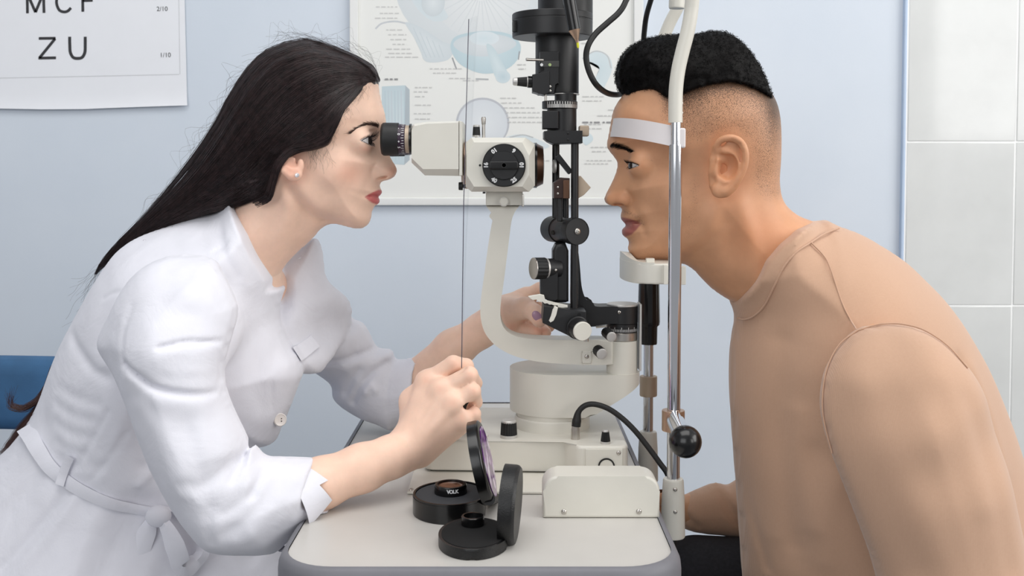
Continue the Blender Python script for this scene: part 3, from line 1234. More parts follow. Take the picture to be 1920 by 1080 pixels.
# chin rest: curved cup with raised front wall
bm = B()
Yc = 1.19
zc0, zc1 = P(1240, 532, 1.13).z, P(1230, 489, 1.15).z
plan = []
nA = 28
xf = P(1167, 500, 1.17).x
xb_ = bx + 0.004
for i in range(nA + 1):
    a = math.pi * (i / nA)
    plan.append((xb_ - 0.02 - (xb_ - 0.02 - xf) * math.sin(a) ** 0.75, Yc - 0.066 * math.cos(a)))
plan_full = [(bx + 0.0065, Yc - 0.066)] + plan + [(bx + 0.0065, Yc + 0.066)]
prism_z(bm, plan_full[::-1], zc0, zc1 - 0.001, 0.002, 2)
cr = part('chin_rest', bm, 'white', hr, 35)
# raised rim at the front of the cup
bm = B()
zr = P(1170, 473, 1.18).z
rows = []
for i in range(nA + 1):
    a = math.pi * (i / nA)
    x, y = plan[i]
    f = math.sin(a)
    zt_ = zc1 + (zr - zc1) * max(0, f) ** 3
    rows.append((x, y, zt_))
ou, iu = [], []
for i, (x, y, zt_) in enumerate(rows):
    a = math.pi * (i / nA)
    nx, ny = math.sin(a), math.cos(a)
    tk = 0.006 + 0.004 * math.sin(a)
    xi, yi = x + nx * tk, y + ny * tk * 0.6
    ou.append((bm.verts.new((x + 0.0004, y, zc1 - 0.004)), bm.verts.new((x + 0.0004, y, zt_))))
    iu.append((bm.verts.new((xi + 0.006, yi, zc1 - 0.004)), bm.verts.new((xi, yi, zt_ - 0.0008))))
for i in range(nA):
    bm.faces.new((ou[i][0], ou[i + 1][0], ou[i + 1][1], ou[i][1]))
    bm.faces.new((ou[i][1], ou[i + 1][1], iu[i + 1][1], iu[i][1]))
    bm.faces.new((iu[i][1], iu[i + 1][1], iu[i + 1][0], iu[i][0]))
part('cup_rim', bm, 'white', cr, 40)
bm = B()
c = P(1219, 489, 1.15)
box(bm, (c.x - 0.0045, 1.146, zc1 - 0.002), (c.x + 0.0045, 1.155, zc1 + 0.0028), 0.0008)
part('paper_pin', bm, 'white', cr)
# paper holder cheeks beside the bar
bm = B()
a, b = P(1244, 497, 1.122), P(1250, 533, 1.122)
box(bm, (a.x, 1.1195, b.z), (P(1252, 500, 1.122).x, 1.128, a.z), 0.0006)
a, b = P(1277, 500, 1.12), P(1286, 534, 1.12)
box(bm, (a.x, 1.1195, b.z), (b.x, 1.128, a.z), 0.0006)
part('cup_cheek', bm, 'white', cr)
# black height grip on the far bar
bm = B()
zz = lambda py: P(1215, py, YB).z
prof = [(M(15.5, YB), zz(645)), (M(16, YB), zz(643)), (M(16.5, YB), zz(612)), (M(20.5, YB), zz(608)), (M(21, YB), zz(602)), (M(19.5, YB), zz(540)), (M(19, YB), zz(520))]
ribbed(bm, prof, (bxB, YB, 0), (0, 0, 1), 56, 0.0006, 7)
part('height_grip', bm, 'blackgloss', hr, 50)
# collars
bm = B()
lathe(bm, [(M(16, YB), P(1213, 742, YB).z), (M(16.5, YB), P(1213, 740, YB).z), (M(16.5, YB), P(1213, 707, YB).z), (M(16, YB), P(1213, 705, YB).z)], (bxB, YB, 0), (0, 0, 1), 40)
part('collar', bm, 'gold', hr)
bm = B()
lathe(bm, [(M(21, YA), P(1263, 807, YA).z), (M(21.5, YA), P(1263, 805, YA).z), (M(21.5, YA), P(1263, 771, YA).z), (M(21, YA), P(1263, 769, YA).z)], (bx - 0.0005, YA, 0), (0, 0, 1), 40)
cl_ = part('collar', bm, 'bronze', hr)
# handle with ball
h0 = P(1264, 785, YA - 0.002)
h1 = P(1285, 828, YA - 0.095)
bm = B()
tube(bm, [h0, h0 + (h1 - h0) * 0.5, h1], [0.0092, 0.0088, 0.0080], 28)
hd = part('handle', bm, 'chrome', hr)
bm = B()
sphere(bm, h1, M(31, YA - 0.095), 32)
part('handle_ball', bm, 'blackgloss', hd, 180)
# cream bases on the table edge
for Yx, py0, py1 in ((YA, 897, 1006), (YB, 812, 905)):
    bm = B()
    zt1 = P(1264, 897, YA).z
    zt2 = P(1264, 1006, YA).z
    lathe(bm, [(M(22, YA), zt2), (M(23, YA), zt2 + 0.0012), (M(21.5, YA), zt1 - 0.02), (M(19.5, YA), zt1 - 0.002), (M(18, YA), zt1), (M(12, YA), zt1)], (bx, Yx, 0), (0, 0, 1), 44)
    bs = part('bar_base', bm, 'white', hr)
    if Yx == YA:
        for q in (918, 960):
            screw(bs, P(1266, q, YA - 0.0117), 0.0021)

# ------------------------------------------------------------------ rail cover
rcv = thing('rail_cover', 'cream rounded metal cover with two screws at the table edge', 'cover', (0.085, 1.01, ZT))
bm = B()
xa, xb2 = P(1018, 970, 0.998).x, P(1237, 970, 0.998).x
ztop = P(1100, 893, 0.998).z
rr_ = 0.0145
xz = [(xa, ZT + 0.0002), (xb2, ZT + 0.0002)]
for k in range(9):
    a = math.radians(90 * k / 8)
    xz.append((xb2 - rr_ + rr_ * math.cos(a), ztop - rr_ + rr_ * math.sin(a)))
for k in range(9):
    a = math.radians(90 + 90 * k / 8)
    xz.append((xa + rr_ + rr_ * math.cos(a), ztop - rr_ + rr_ * math.sin(a)))
prism_y(bm, xz, 0.998, 1.034, 0.0028, 3)
part('cover_shell', bm, 'white', rcv, 50)
for q in ((1057.5, 959.5), (1198, 959)):
    screw(rcv, P(*q, 0.998), 0.0027)

# ------------------------------------------------------------------ fixation light pointer
fx_ = thing('fixation_light', 'black pen-shaped fixation light with copper cone and yellow tip', 'light', P(1083, 86, 1.10))
a, b = P(1056, -60, 1.10), P(1077, 56, 1.10)
bm = B()
lathe(bm, [(M(12, 1.1), 0), (M(11.5, 1.1), (b - a).length)], a, b - a, 32)
part('barrel', bm, 'blackgloss', fx_)
c = P(1083, 80, 1.10)
bm = B()
lathe(bm, [(M(11.2, 1.1), 0), (M(10.6, 1.1), 0.0008), (M(3.4, 1.1), (c - b).length * 0.78), (M(2.6, 1.1), (c - b).length)], b, c - b, 32)
part('cone', bm, 'bronze', fx_)
d = P(1084, 90, 1.10)
bm = B()
lathe(bm, [(M(2.4, 1.1), 0), (M(2.4, 1.1), (d - c).length * 0.7), (M(1.5, 1.1), (d - c).length)], c, d - c, 16)
part('tip', bm, simple('yellow_tip', srgb(216, 214, 40), 0.4), fx_)
bm = B()
tube(bm, [P(1056, -58, 1.10), P(1070, -150, 1.12), P(1180, -190, 1.17), P(1285, -105, 1.19)], 0.003, 10)
part('flexible_arm', bm, 'blackmatte', fx_)

# ------------------------------------------------------------------ lamp cable
pth = [(1292, -110, 1.22), (1240, -60, 1.2), (1222, -5, 1.24), (1212, 30, 1.265), (1208, 60, 1.275), (1206, 85, 1.28), (1202, 110, 1.285), (1192, 145, 1.28), (1176, 168, 1.26), (1162, 177, 1.23), (1140, 175, 1.17), (1119, 160, 1.125), (1105, 135, 1.12), (1099, 108, 1.12), (1103, 85, 1.12), (1117, 63, 1.125), (1140, 42, 1.13), (1160, 24, 1.135), (1172, 5, 1.14), (1177, -20, 1.15), (1150, -70, 1.18), (1075, -95, 1.19)]
bm = B()
tube(bm, list(catmull([P(*q) for q in pth], 6)), M(5.6, 1.13), 14)
cb = part('lamp_cable', bm, 'blackmatte')
tag(cb, 'black rubber cable looping beside the forehead from lamp to headrest', 'cable')
# ------------------------------------------------------------------ sculpting kit: distance fields -> meshes


def smin(a, b, k):
    if k <= 0:
        return np.minimum(a, b)
    h = np.maximum(k - np.abs(a - b), 0) / k
    return np.minimum(a, b) - h * h * k * 0.25


def smax(a, b, k):
    return -smin(-a, -b, k)


class Field:
    def __init__(self, lo, hi, h):
        self.h = h
        self.lo = np.array(lo, float)
        n = [int(math.ceil((hi[i] - lo[i]) / h)) + 1 for i in range(3)]
        self.ax = [(self.lo[i] + h * np.arange(n[i])).astype(np.float32) for i in range(3)]
        self.F = np.full(n, 0.05, np.float32)

    def sl(self, lo, hi):
        s = []
        for i in range(3):
            a = max(0, int((lo[i] - self.lo[i]) / self.h) - 1)
            b = min(len(self.ax[i]), int((hi[i] - self.lo[i]) / self.h) + 3)
            if b <= a:
                return None
            s.append(slice(a, b))
        return tuple(s)

    def grid(self, s):
        return (self.ax[0][s[0]][:, None, None], self.ax[1][s[1]][None, :, None], self.ax[2][s[2]][None, None, :])

    def apply(self, lo, hi, fn, k=0.0, op='add', pad=0.012):
        pad = pad + k
        s = self.sl([a - pad for a in lo], [b + pad for b in hi])
        if s is None:
            return
        x, y, z = self.grid(s)
        d = fn(x, y, z)
        if op == 'add':
            self.F[s] = smin(self.F[s], d, k)
        elif op == 'cut':
            self.F[s] = smax(self.F[s], -d, k)
        elif op == 'and':
            self.F[s] = smax(self.F[s], d, k)

    def ell(self, c, r, k=0.0, op='add', rot=None):
        """ellipsoid, r three radii; rot: matrix rows = local axes"""
        c = np.array(c, float)
        r = np.array(r, float)
        R = np.eye(3) if rot is None else np.array(rot, float)
        ext = np.sqrt(((R.T * r) ** 2).sum(1))

        def fn(x, y, z):
            dx, dy, dz = x - c[0], y - c[1], z - c[2]
            q = [R[i, 0] * dx + R[i, 1] * dy + R[i, 2] * dz for i in range(3)]
            k0 = np.sqrt((q[0] / r[0]) ** 2 + (q[1] / r[1]) ** 2 + (q[2] / r[2]) ** 2)
            k1 = np.sqrt((q[0] / r[0] ** 2) ** 2 + (q[1] / r[1] ** 2) ** 2 + (q[2] / r[2] ** 2) ** 2) + 1e-9
            return (k0 * (k0 - 1) / k1).astype(np.float32)
        self.apply(c - ext, c + ext, fn, k, op)

    def cone(self, a, b, ra, rb, k=0.0, op='add', flat=None):
        """tapered capsule (approximate round cone)"""
        a, b = np.array(a, float), np.array(b, float)
        m = max(ra, rb)
        ab = b - a
        L2 = float(ab @ ab) + 1e-12

        def fn(x, y, z):
            dx, dy, dz = x - a[0], y - a[1], z - a[2]
            t = np.clip((dx * ab[0] + dy * ab[1] + dz * ab[2]) / L2, 0, 1)
            t = t.astype(np.float32)
            return np.sqrt((dx - t * ab[0]) ** 2 + (dy - t * ab[1]) ** 2 + (dz - t * ab[2]) ** 2) - (ra + (rb - ra) * t)
        self.apply(np.minimum(a, b) - m, np.maximum(a, b) + m, fn, k, op)

    def chain(self, pts, rs, k=0.0, op='add', kk=None):
        """polyline of capsules merged softly among themselves, then into the field"""
        pts = [np.array(p, float) for p in pts]
        m = max(rs)
        lo = np.min(pts, 0) - m
        hi = np.max(pts, 0) + m
        kk = 0.3 * m if kk is None else kk

        def fn(x, y, z):
            d = None
            for a, b, ra, rb in zip(pts, pts[1:], rs, rs[1:]):
                ab = b - a
                L2 = float(ab @ ab) + 1e-12
                dx, dy, dz = x - a[0], y - a[1], z - a[2]
                t = np.clip((dx * ab[0] + dy * ab[1] + dz * ab[2]) / L2, 0, 1).astype(np.float32)
                q = np.sqrt((dx - t * ab[0]) ** 2 + (dy - t * ab[1]) ** 2 + (dz - t * ab[2]) ** 2) - (ra + (rb - ra) * t)
                d = q if d is None else smin(d, q, kk)
            return d
        self.apply(lo, hi, fn, k, op)

    def cut2d(self, poly, k=0.0, op='cut', y0=None, y1=None):
        """remove (or keep) the prism over an XZ polygon"""
        d = sdist2(self.ax[0].astype(float)[:, None], self.ax[2].astype(float)[None, :], poly)[:, None, :]
        y = self.ax[1][None, :, None]
        if y0 is not None:
            d = np.maximum(d, np.maximum(y0 - y, y - y1))
        d = d.astype(np.float32)
        self.F = smax(self.F, -d if op == 'cut' else d, k)

    def mesh(self):
        return nets(self.F, self.lo, self.h)


def nets(F, lo, h):
    """surface nets; returns verts (n,3), quads (m,4)"""
    ins = F < 0
    nx, ny, nz = F.shape
    cnt = np.zeros((nx - 1, ny - 1, nz - 1), np.int8)
    for i in (0, 1):
        for j in (0, 1):
            for k in (0, 1):
                cnt += ins[i:nx - 1 + i, j:ny - 1 + j, k:nz - 1 + k]
    act = (cnt > 0) & (cnt < 8)
    idx = np.argwhere(act)
    vid = np.full(act.shape, -1, np.int32)
    vid[act] = np.arange(len(idx), dtype=np.int32)
    acc = np.zeros((len(idx), 3))
    num = np.zeros(len(idx))
    I, J, K = idx.T
    corners = {}
    for c in [(i, j, k) for i in (0, 1) for j in (0, 1) for k in (0, 1)]:
        corners[c] = F[I + c[0], J + c[1], K + c[2]].astype(np.float64)
    for c in corners:
        for axn in range(3):
            if c[axn]:
                continue
            d = list(c)
            d[axn] = 1
            d = tuple(d)
            a, b = corners[c], corners[d]
            m = (a < 0) != (b < 0)
            t = np.where(m, a / np.where(m, a - b, 1), 0)
            p = np.zeros((len(idx), 3)) + np.array(c, float)
            p[:, axn] += t
            acc[m] += p[m]
            num[m] += 1
    V = (idx + acc / num[:, None]) * h + lo
    quads = []
    for axn in range(3):
        s0 = [slice(None)] * 3
        s1 = [slice(None)] * 3
        s0[axn] = slice(0, -1)
        s1[axn] = slice(1, None)
        A, Bv = ins[tuple(s0)], ins[tuple(s1)]
        e = np.argwhere(A != Bv)
        u, v = [q for q in range(3) if q != axn]
        ok = (e[:, u] > 0) & (e[:, v] > 0) & (e[:, u] < F.shape[u] - 1) & (e[:, v] < F.shape[v] - 1)
        e = e[ok]
        flip = A[tuple(e.T)]
        c = []
        for du, dv in ((-1, -1), (0, -1), (0, 0), (-1, 0)):
            q = e.copy()
            q[:, u] += du
            q[:, v] += dv
            c.append(vid[tuple(q.T)])
        q = np.stack(c, 1)
        fl = flip if axn != 1 else ~flip
        q[~fl] = q[~fl][:, ::-1]
        quads.append(q)
    return V, np.concatenate(quads)


def np_mesh(name, V, Q):
    me = bpy.data.meshes.new(name)
    Q = np.asarray(Q, np.int32)
    k = Q.shape[1]
    me.vertices.add(len(V))
    me.vertices.foreach_set('co', np.asarray(V, np.float32).ravel())
    me.loops.add(Q.size)
    me.loops.foreach_set('vertex_index', Q.ravel())
    me.polygons.add(len(Q))
    me.polygons.foreach_set('loop_start', np.arange(0, Q.size, k, dtype=np.int32))
    me.update(calc_edges=True)
    me.validate()
    return me


def set_attr(me, name, arr):
    a = me.attributes.new(name, 'FLOAT', 'POINT')
    a.data.foreach_set('value', np.asarray(arr, np.float32))


def smooth_mesh(V, Q, it=1, lam=0.5):
    """Laplacian smoothing of a quad mesh"""
    E = np.concatenate([Q[:, [0, 1]], Q[:, [1, 2]], Q[:, [2, 3]], Q[:, [3, 0]]])
    n = len(V)
    deg = np.bincount(E[:, 0], minlength=n) + np.bincount(E[:, 1], minlength=n)
    for _ in range(it):
        S = np.zeros_like(V)
        for c in range(3):
            S[:, c] = np.bincount(E[:, 0], V[E[:, 1], c], n) + np.bincount(E[:, 1], V[E[:, 0], c], n)
        V = V + lam * (S / np.maximum(deg, 1)[:, None] - V)
    return V


def vnormals(V, Q):
    fn = np.cross(V[Q[:, 2]] - V[Q[:, 0]], V[Q[:, 3]] - V[Q[:, 1]])
    N = np.zeros_like(V)
    for c in range(3):
        for k in range(4):
            N[:, c] += np.bincount(Q[:, k], fn[:, c], len(V))
    return N / (np.linalg.norm(N, axis=1)[:, None] + 1e-12)


def join_np(parts_):
    Vs, Qs, o = [], [], 0
    for V, Q in parts_:
        Vs.append(V)
        Qs.append(Q + o)
        o += len(V)
    return np.concatenate(Vs), np.concatenate(Qs)


# 2-D helpers in the plane of the profile -------------------------------
def seg_dist(x, z, poly, closed=False):
    d = None
    n = len(poly)
    for i in range(n if closed else n - 1):
        a, b = poly[i], poly[(i + 1) % n]
        abx, abz = b[0] - a[0], b[1] - a[1]
        L2 = abx * abx + abz * abz + 1e-14
        t = np.clip(((x - a[0]) * abx + (z - a[1]) * abz) / L2, 0, 1)
        q = (x - a[0] - t * abx) ** 2 + (z - a[1] - t * abz) ** 2
        d = q if d is None else np.minimum(d, q)
    return np.sqrt(d)


def inside(x, z, poly):
    r = np.zeros(np.broadcast(x, z).shape, bool)
    n = len(poly)
    for i in range(n):
        (x0, z0), (x1, z1) = poly[i], poly[(i + 1) % n]
        if z0 == z1:
            continue
        m = ((z0 > z) != (z1 > z)) & (x < (x1 - x0) * (z - z0) / (z1 - z0) + x0)
        r ^= m
    return r


def sdist2(x, z, poly):
    d = seg_dist(x, z, poly, True)
    return np.where(inside(x, z, poly), -d, d)


def idw(x, z, ctl, p=3.0):
    """ctl: list of (x, z, v1, v2...) -> list of fields"""
    W = 0
    out = None
    for c in ctl:
        w = 1.0 / (((x - c[0]) ** 2 + (z - c[1]) ** 2) ** (p / 2) + 1e-9)
        W = W + w
        vals = [w * v for v in c[2:]]
        out = vals if out is None else [a + b for a, b in zip(out, vals)]
    return [o / W for o in out]


def boxblur(A, n, it=2):
    for _ in range(it):
        for ax in (0, 1):
            pad = [(n, n) if a == ax else (0, 0) for a in (0, 1)]
            C = np.cumsum(np.pad(A, pad, mode='edge'), axis=ax)
            C = np.insert(C, 0, 0, axis=ax)
            w = 2 * n + 1
            m = A.shape[ax]
            A = (np.take(C, np.arange(w, w + m), ax) - np.take(C, np.arange(0, m), ax)) / w
    return A


class Relief:
    """A body inflated from its traced outline: outline in pixels at a given depth, roundness r and half
    thickness cap (metres) interpolated from control points, sculpted by 2-D strokes."""

    def __init__(self, fld, outline, Y, ctl, sub=3, closed=True, p=4.0, blur=0.006):
        self.f = fld
        self.Y = Y
        x, z = fld.ax[0].astype(float)[:, None], fld.ax[2].astype(float)[None, :]
        self.x, self.z = x, z
        pts = catmull(outline, sub, True) if sub > 1 else np.array(outline, float)
        self.poly = [(w.x, w.z) for w in (P(q[0], q[1], q[2] if len(q) > 2 else Y) for q in pts)]
        D = sdist2(x, z, self.poly)
        c2 = []
        for c in ctl:
            w = P(c[0], c[1], c[4] if len(c) > 4 else Y)
            c2.append((w.x, w.z) + tuple(c[2:]))
        fl = idw(x, z, c2)
        nb = max(1, int(blur / fld.h))
        fl = [boxblur(q, nb) for q in fl]
        r, cap = fl[0], fl[1]
        self.Yc = fl[2] if len(fl) > 2 else np.full(D.shape, Y)
        t = np.maximum(-D, 0)
        H = np.sqrt(2 * r * t)
        H = (np.maximum(H, 1e-6) ** -p + np.maximum(cap, 1e-6) ** -p) ** (-1 / p)
        self.D = D
        self.H = np.where(D < 0, H, -D)

    def xz(self, pts, Y=None):
        return [(P(a, b, Y or self.Y).x, P(a, b, Y or self.Y).z) for a, b in pts]

    def stroke(self, pts, width, amp, Y=None, sub=4, edge=0.006):
        """raise (+) or groove (-) along a pixel polyline; width, amp in metres"""
        q = self.xz(catmull(pts, sub) if len(pts) > 2 and sub > 1 else pts, Y)
        d = seg_dist(self.x, self.z, q) if len(q) > 1 else np.sqrt((self.x - q[0][0]) ** 2 + (self.z - q[0][1]) ** 2)
        fade = np.clip(-self.D / edge, 0, 1)
        self.H = np.where(self.D < 0, self.H + amp * np.exp(-(d / width) ** 2) * fade, self.H)

    def blob(self, c, rx, rz, amp, ang=0.0, Y=None, edge=0.006):
        w = P(c[0], c[1], Y or self.Y)
        ca, sa = math.cos(ang), math.sin(ang)
        dx, dz = self.x - w.x, self.z - w.z
        u, v = dx * ca + dz * sa, -dx * sa + dz * ca
        fade = np.clip(-self.D / edge, 0, 1)
        self.H = np.where(self.D < 0, self.H + amp * np.exp(-(u / rx) ** 2 - (v / rz) ** 2) * fade, self.H)

    def commit(self, k=0.0, op='add', near_only=False):
        gx, gz = np.gradient(self.H, self.f.h)
        g = np.minimum(np.sqrt(1 + gx * gx + gz * gz), 30)
        y = self.f.ax[1][None, :, None]
        dd = (np.abs(y - self.Yc[:, None, :]) - self.H[:, None, :]) / np.where(self.D < 0, g, 1.0)[:, None, :]
        dd = dd.astype(np.float32)
        if op == 'add':
            self.f.F = smin(self.f.F, dd, k)
        else:
            self.f.F = smax(self.f.F, -dd, k)

    def surf(self, px, py, Y=None, iters=3):
        """near-surface point shown at a pixel"""
        Yq = Y or self.Y - 0.05
        for _ in range(iters):
            w = P(px, py, Yq)
            i = min(max((w.x - self.f.lo[0]) / self.f.h, 0), self.H.shape[0] - 1.001)
            j = min(max((w.z - self.f.lo[2]) / self.f.h, 0), self.H.shape[1] - 1.001)
            a, b = int(i), int(j)
            u, v = i - a, j - b
            H = self.H
            hh = H[a, b] * (1 - u) * (1 - v) + H[a + 1, b] * u * (1 - v) + H[a, b + 1] * (1 - u) * v + H[a + 1, b + 1] * u * v
            Yq = self.Yc[a, b] - max(hh, 0)
        return P(px, py, Yq)


def lids(fld, c, R, fwd, side, up_open, low_open, phi_o, phi_i, tilt=0.0, k=0.004, lidk=0.001, thick=0.0016):
    """eyelid shell round an eyeball at c, aperture cut on the gaze side.
    fwd: unit vector of gaze in XZ plane (x,0,z); side: -1 if the outer corner points to -Y"""
    c = np.array(c, float)
    f = np.array(fwd, float)
    f /= np.linalg.norm(f)
    u = np.array([-f[2], 0, f[0]])
    if u[2] < 0:
        u = -u
    R2 = R + thick
    fld.ell(c, (R2, R2, R2), k)

    def fn(x, y, z):
        dx, dy, dz = x - c[0], y - c[1], z - c[2]
        a = dx * f[0] + dz * f[2]
        l = side * dy + 0 * dx
        v = dx * u[0] + dz * u[2]
        rr = np.sqrt(a * a + l * l + v * v) + 1e-9
        ph = np.arctan2(l, a)
        th = np.arcsin(np.clip(v / rr, -1, 1))
        s = np.clip((ph - phi_i) / (phi_o - phi_i), 0, 1)
        sh = np.maximum(np.sin(np.pi * s), 0) ** 0.8
        mid = tilt * (s - 0.5)
        d1 = (th - (mid + up_open * sh)) * R
        d2 = ((mid - low_open * sh) - th) * R
        d = np.maximum(d1, d2)
        d = np.maximum(d, (np.abs(s - 0.5) - 0.5 + 0.002) * 0.02)
        d = np.maximum(d, np.where((ph < phi_o) & (ph > phi_i), -1, 0.01))
        return np.maximum(d, rr - (R2 + 0.012)).astype(np.float32)
    fld.apply(c - R2, c + R2, fn, lidk, 'cut', pad=0.004)


def lid_crease(fld, rel, pts, c, R, r=.0011):
    """fold above the upper lid, cut along pixel points on the lid sphere or the face"""
    q = []
    for a, b in catmull(pts, 3):
        o = np.array([0, 0, CAM_Z])
        d = np.array(P(a, b, 1.0)) - o
        d /= np.linalg.norm(d)
        oc = o - np.array(c)
        bb = oc @ d
        disc = bb * bb - (oc @ oc - R * R)
        s = np.array(rel.surf(a, b))
        if disc > 0:
            h = o + d * (-bb - math.sqrt(disc))
            if h[1] < s[1]:
                s = h
        q.append(s)
    n = len(q)
    rr = [r * (.35 + .65 * math.sin(math.pi * (i + .5) / n)) for i in range(n)]
    fld.chain(q, rr, .001, 'cut', kk=.0003)


def hair_mesh(strands, radii, sides=3):
    """strands: list of (n,3) arrays; radii: matching arrays -> verts, quads"""
    Vs, Qs, o = [], [], 0
    ang = 2 * np.pi * np.arange(sides) / sides
    for S, r in zip(strands, radii):
        n = len(S)
        T = np.gradient(S, axis=0)
        T /= np.linalg.norm(T, axis=1)[:, None] + 1e-12
        ref = np.array([0.31, -0.82, 0.47])
        A = np.cross(T, ref)
        A /= np.linalg.norm(A, axis=1)[:, None] + 1e-12
        Bn = np.cross(T, A)
        V = S[:, None, :] + r[:, None, None] * (A[:, None, :] * np.cos(ang)[None, :, None] + Bn[:, None, :] * np.sin(ang)[None, :, None])
        Vs.append(V.reshape(-1, 3))
        i = np.arange(n - 1)[:, None] * sides
        kq = np.arange(sides)[None, :]
        k2 = (kq + 1) % sides
        Q = np.stack([i + kq, i + k2, i + sides + k2, i + sides + kq], -1).reshape(-1, 4)
        Qs.append(Q + o)
        o += n * sides
    return np.concatenate(Vs), np.concatenate(Qs)
# ------------------------------------------------------------------ skin, hair and cloth materials


def skin_mat(name, base, red, lip, dark=None):
    t = NT(name)
    n1 = t.ramp(t.noise(55, 4, 0.6), [(0.35, tuple(c * 0.95 for c in base[:3]) + (1,)), (0.68, tuple(min(1, c * 1.04) for c in base[:3]) + (1,))])
    c = t.mix(t.attr('flush'), n1, red)
    c = t.mix(t.attr('lip'), c, lip)
    if dark is not None:
        # clipped hair: specks over the skin whose density follows the haircut
        sp = t.noise(1500, 2, 0.7)
        st = t.math('SUBTRACT', sp, t.math('SUBTRACT', 0.70, t.math('MULTIPLY', t.attr('fade'), 0.44)))
        st = t.math('MULTIPLY', st, 9.0, True)
        c = t.mix(t.math('MULTIPLY', st, 0.85), c, dark)
        c = t.mix(t.math('MULTIPLY', t.attr('fade'), 0.22), c, dark)
    t.color(c)
    t.set(Roughness=0.46)
    t.bsdf.inputs['Specular IOR Level'].default_value = 0.35
    t.bsdf.inputs['Subsurface Weight'].default_value = 0.12
    t.bsdf.inputs['Subsurface Radius'].default_value = (1.0, 0.35, 0.2)
    t.bsdf.inputs['Subsurface Scale'].default_value = 0.006
    t.bump(t.noise(1100, 3, 0.6), 0.10, 0.0005)
    return t.m


MT['skin_f'] = skin_mat('fair_skin', srgb(240, 203, 181), srgb(234, 162, 136), srgb(200, 108, 106))
MT['skin_m'] = skin_mat('tan_skin', srgb(212, 160, 124), srgb(208, 134, 90), srgb(164, 100, 92), srgb(24, 18, 16))


def hair_mat(name, c1, c2, rough=0.35):
    t = NT(name)
    t.color(t.ramp(t.noise(160, 3, 0.6), [(0.3, c1), (0.75, c2)]))
    t.set(Roughness=rough)
    t.bsdf.inputs['Specular IOR Level'].default_value = 0.4
    return t.m


MT['hair_f'] = hair_mat('dark_brown_hair', srgb(26, 18, 19), srgb(58, 42, 42), 0.33)
MT['hair_tip'] = hair_mat('auburn_hair_ends', srgb(48, 26, 22), srgb(88, 50, 40), 0.45)
MT['hair_m'] = hair_mat('black_curly_hair', srgb(7, 6, 6), srgb(18, 15, 15), 0.6)
MT['hair_m'].node_tree.nodes['Principled BSDF'].inputs['Specular IOR Level'].default_value = 0.15
MT['brow_f'] = hair_mat('brown_brow_hair', srgb(58, 42, 36), srgb(84, 62, 52), 0.6)
MT['sclera'] = simple('eye_white', srgb(214, 208, 206), 0.12, var=0.02)
MT['iris'] = simple('grey_brown_iris', srgb(52, 46, 44), 0.1, var=0.35, vscale=900)
MT['pupil'] = simple('black_pupil', srgb(8, 8, 8), 0.05, var=0.0)


def project(V):
    """pixel coordinates of world points"""
    V = np.asarray(V, float)
    c, s = math.cos(PITCH), math.sin(PITCH)
    dx, dy, dz = V[:, 0], V[:, 1], V[:, 2] - CAM_Z
    w = dy * c - dz * s
    u = dx / w
    v = (dy * s + dz * c) / w
    return PPX + FPX * u, PPY - FPX * v


def near_side(V, Y):
    W = np.array(V, float)
    W[:, 1] = Y - np.abs(W[:, 1] - Y)
    return W


def poly_mask(px, py, poly, soft):
    d = sdist2(px, py, [tuple(q) for q in poly])
    return np.clip(0.5 - d / soft, 0, 1)


def blob_mask(px, py, c, rx, ry):
    return np.exp(-((px - c[0]) / rx) ** 2 - ((py - c[1]) / ry) ** 2)


EAR_REF = dict(lobe=(1349, 369), top=(1380, 257.5))


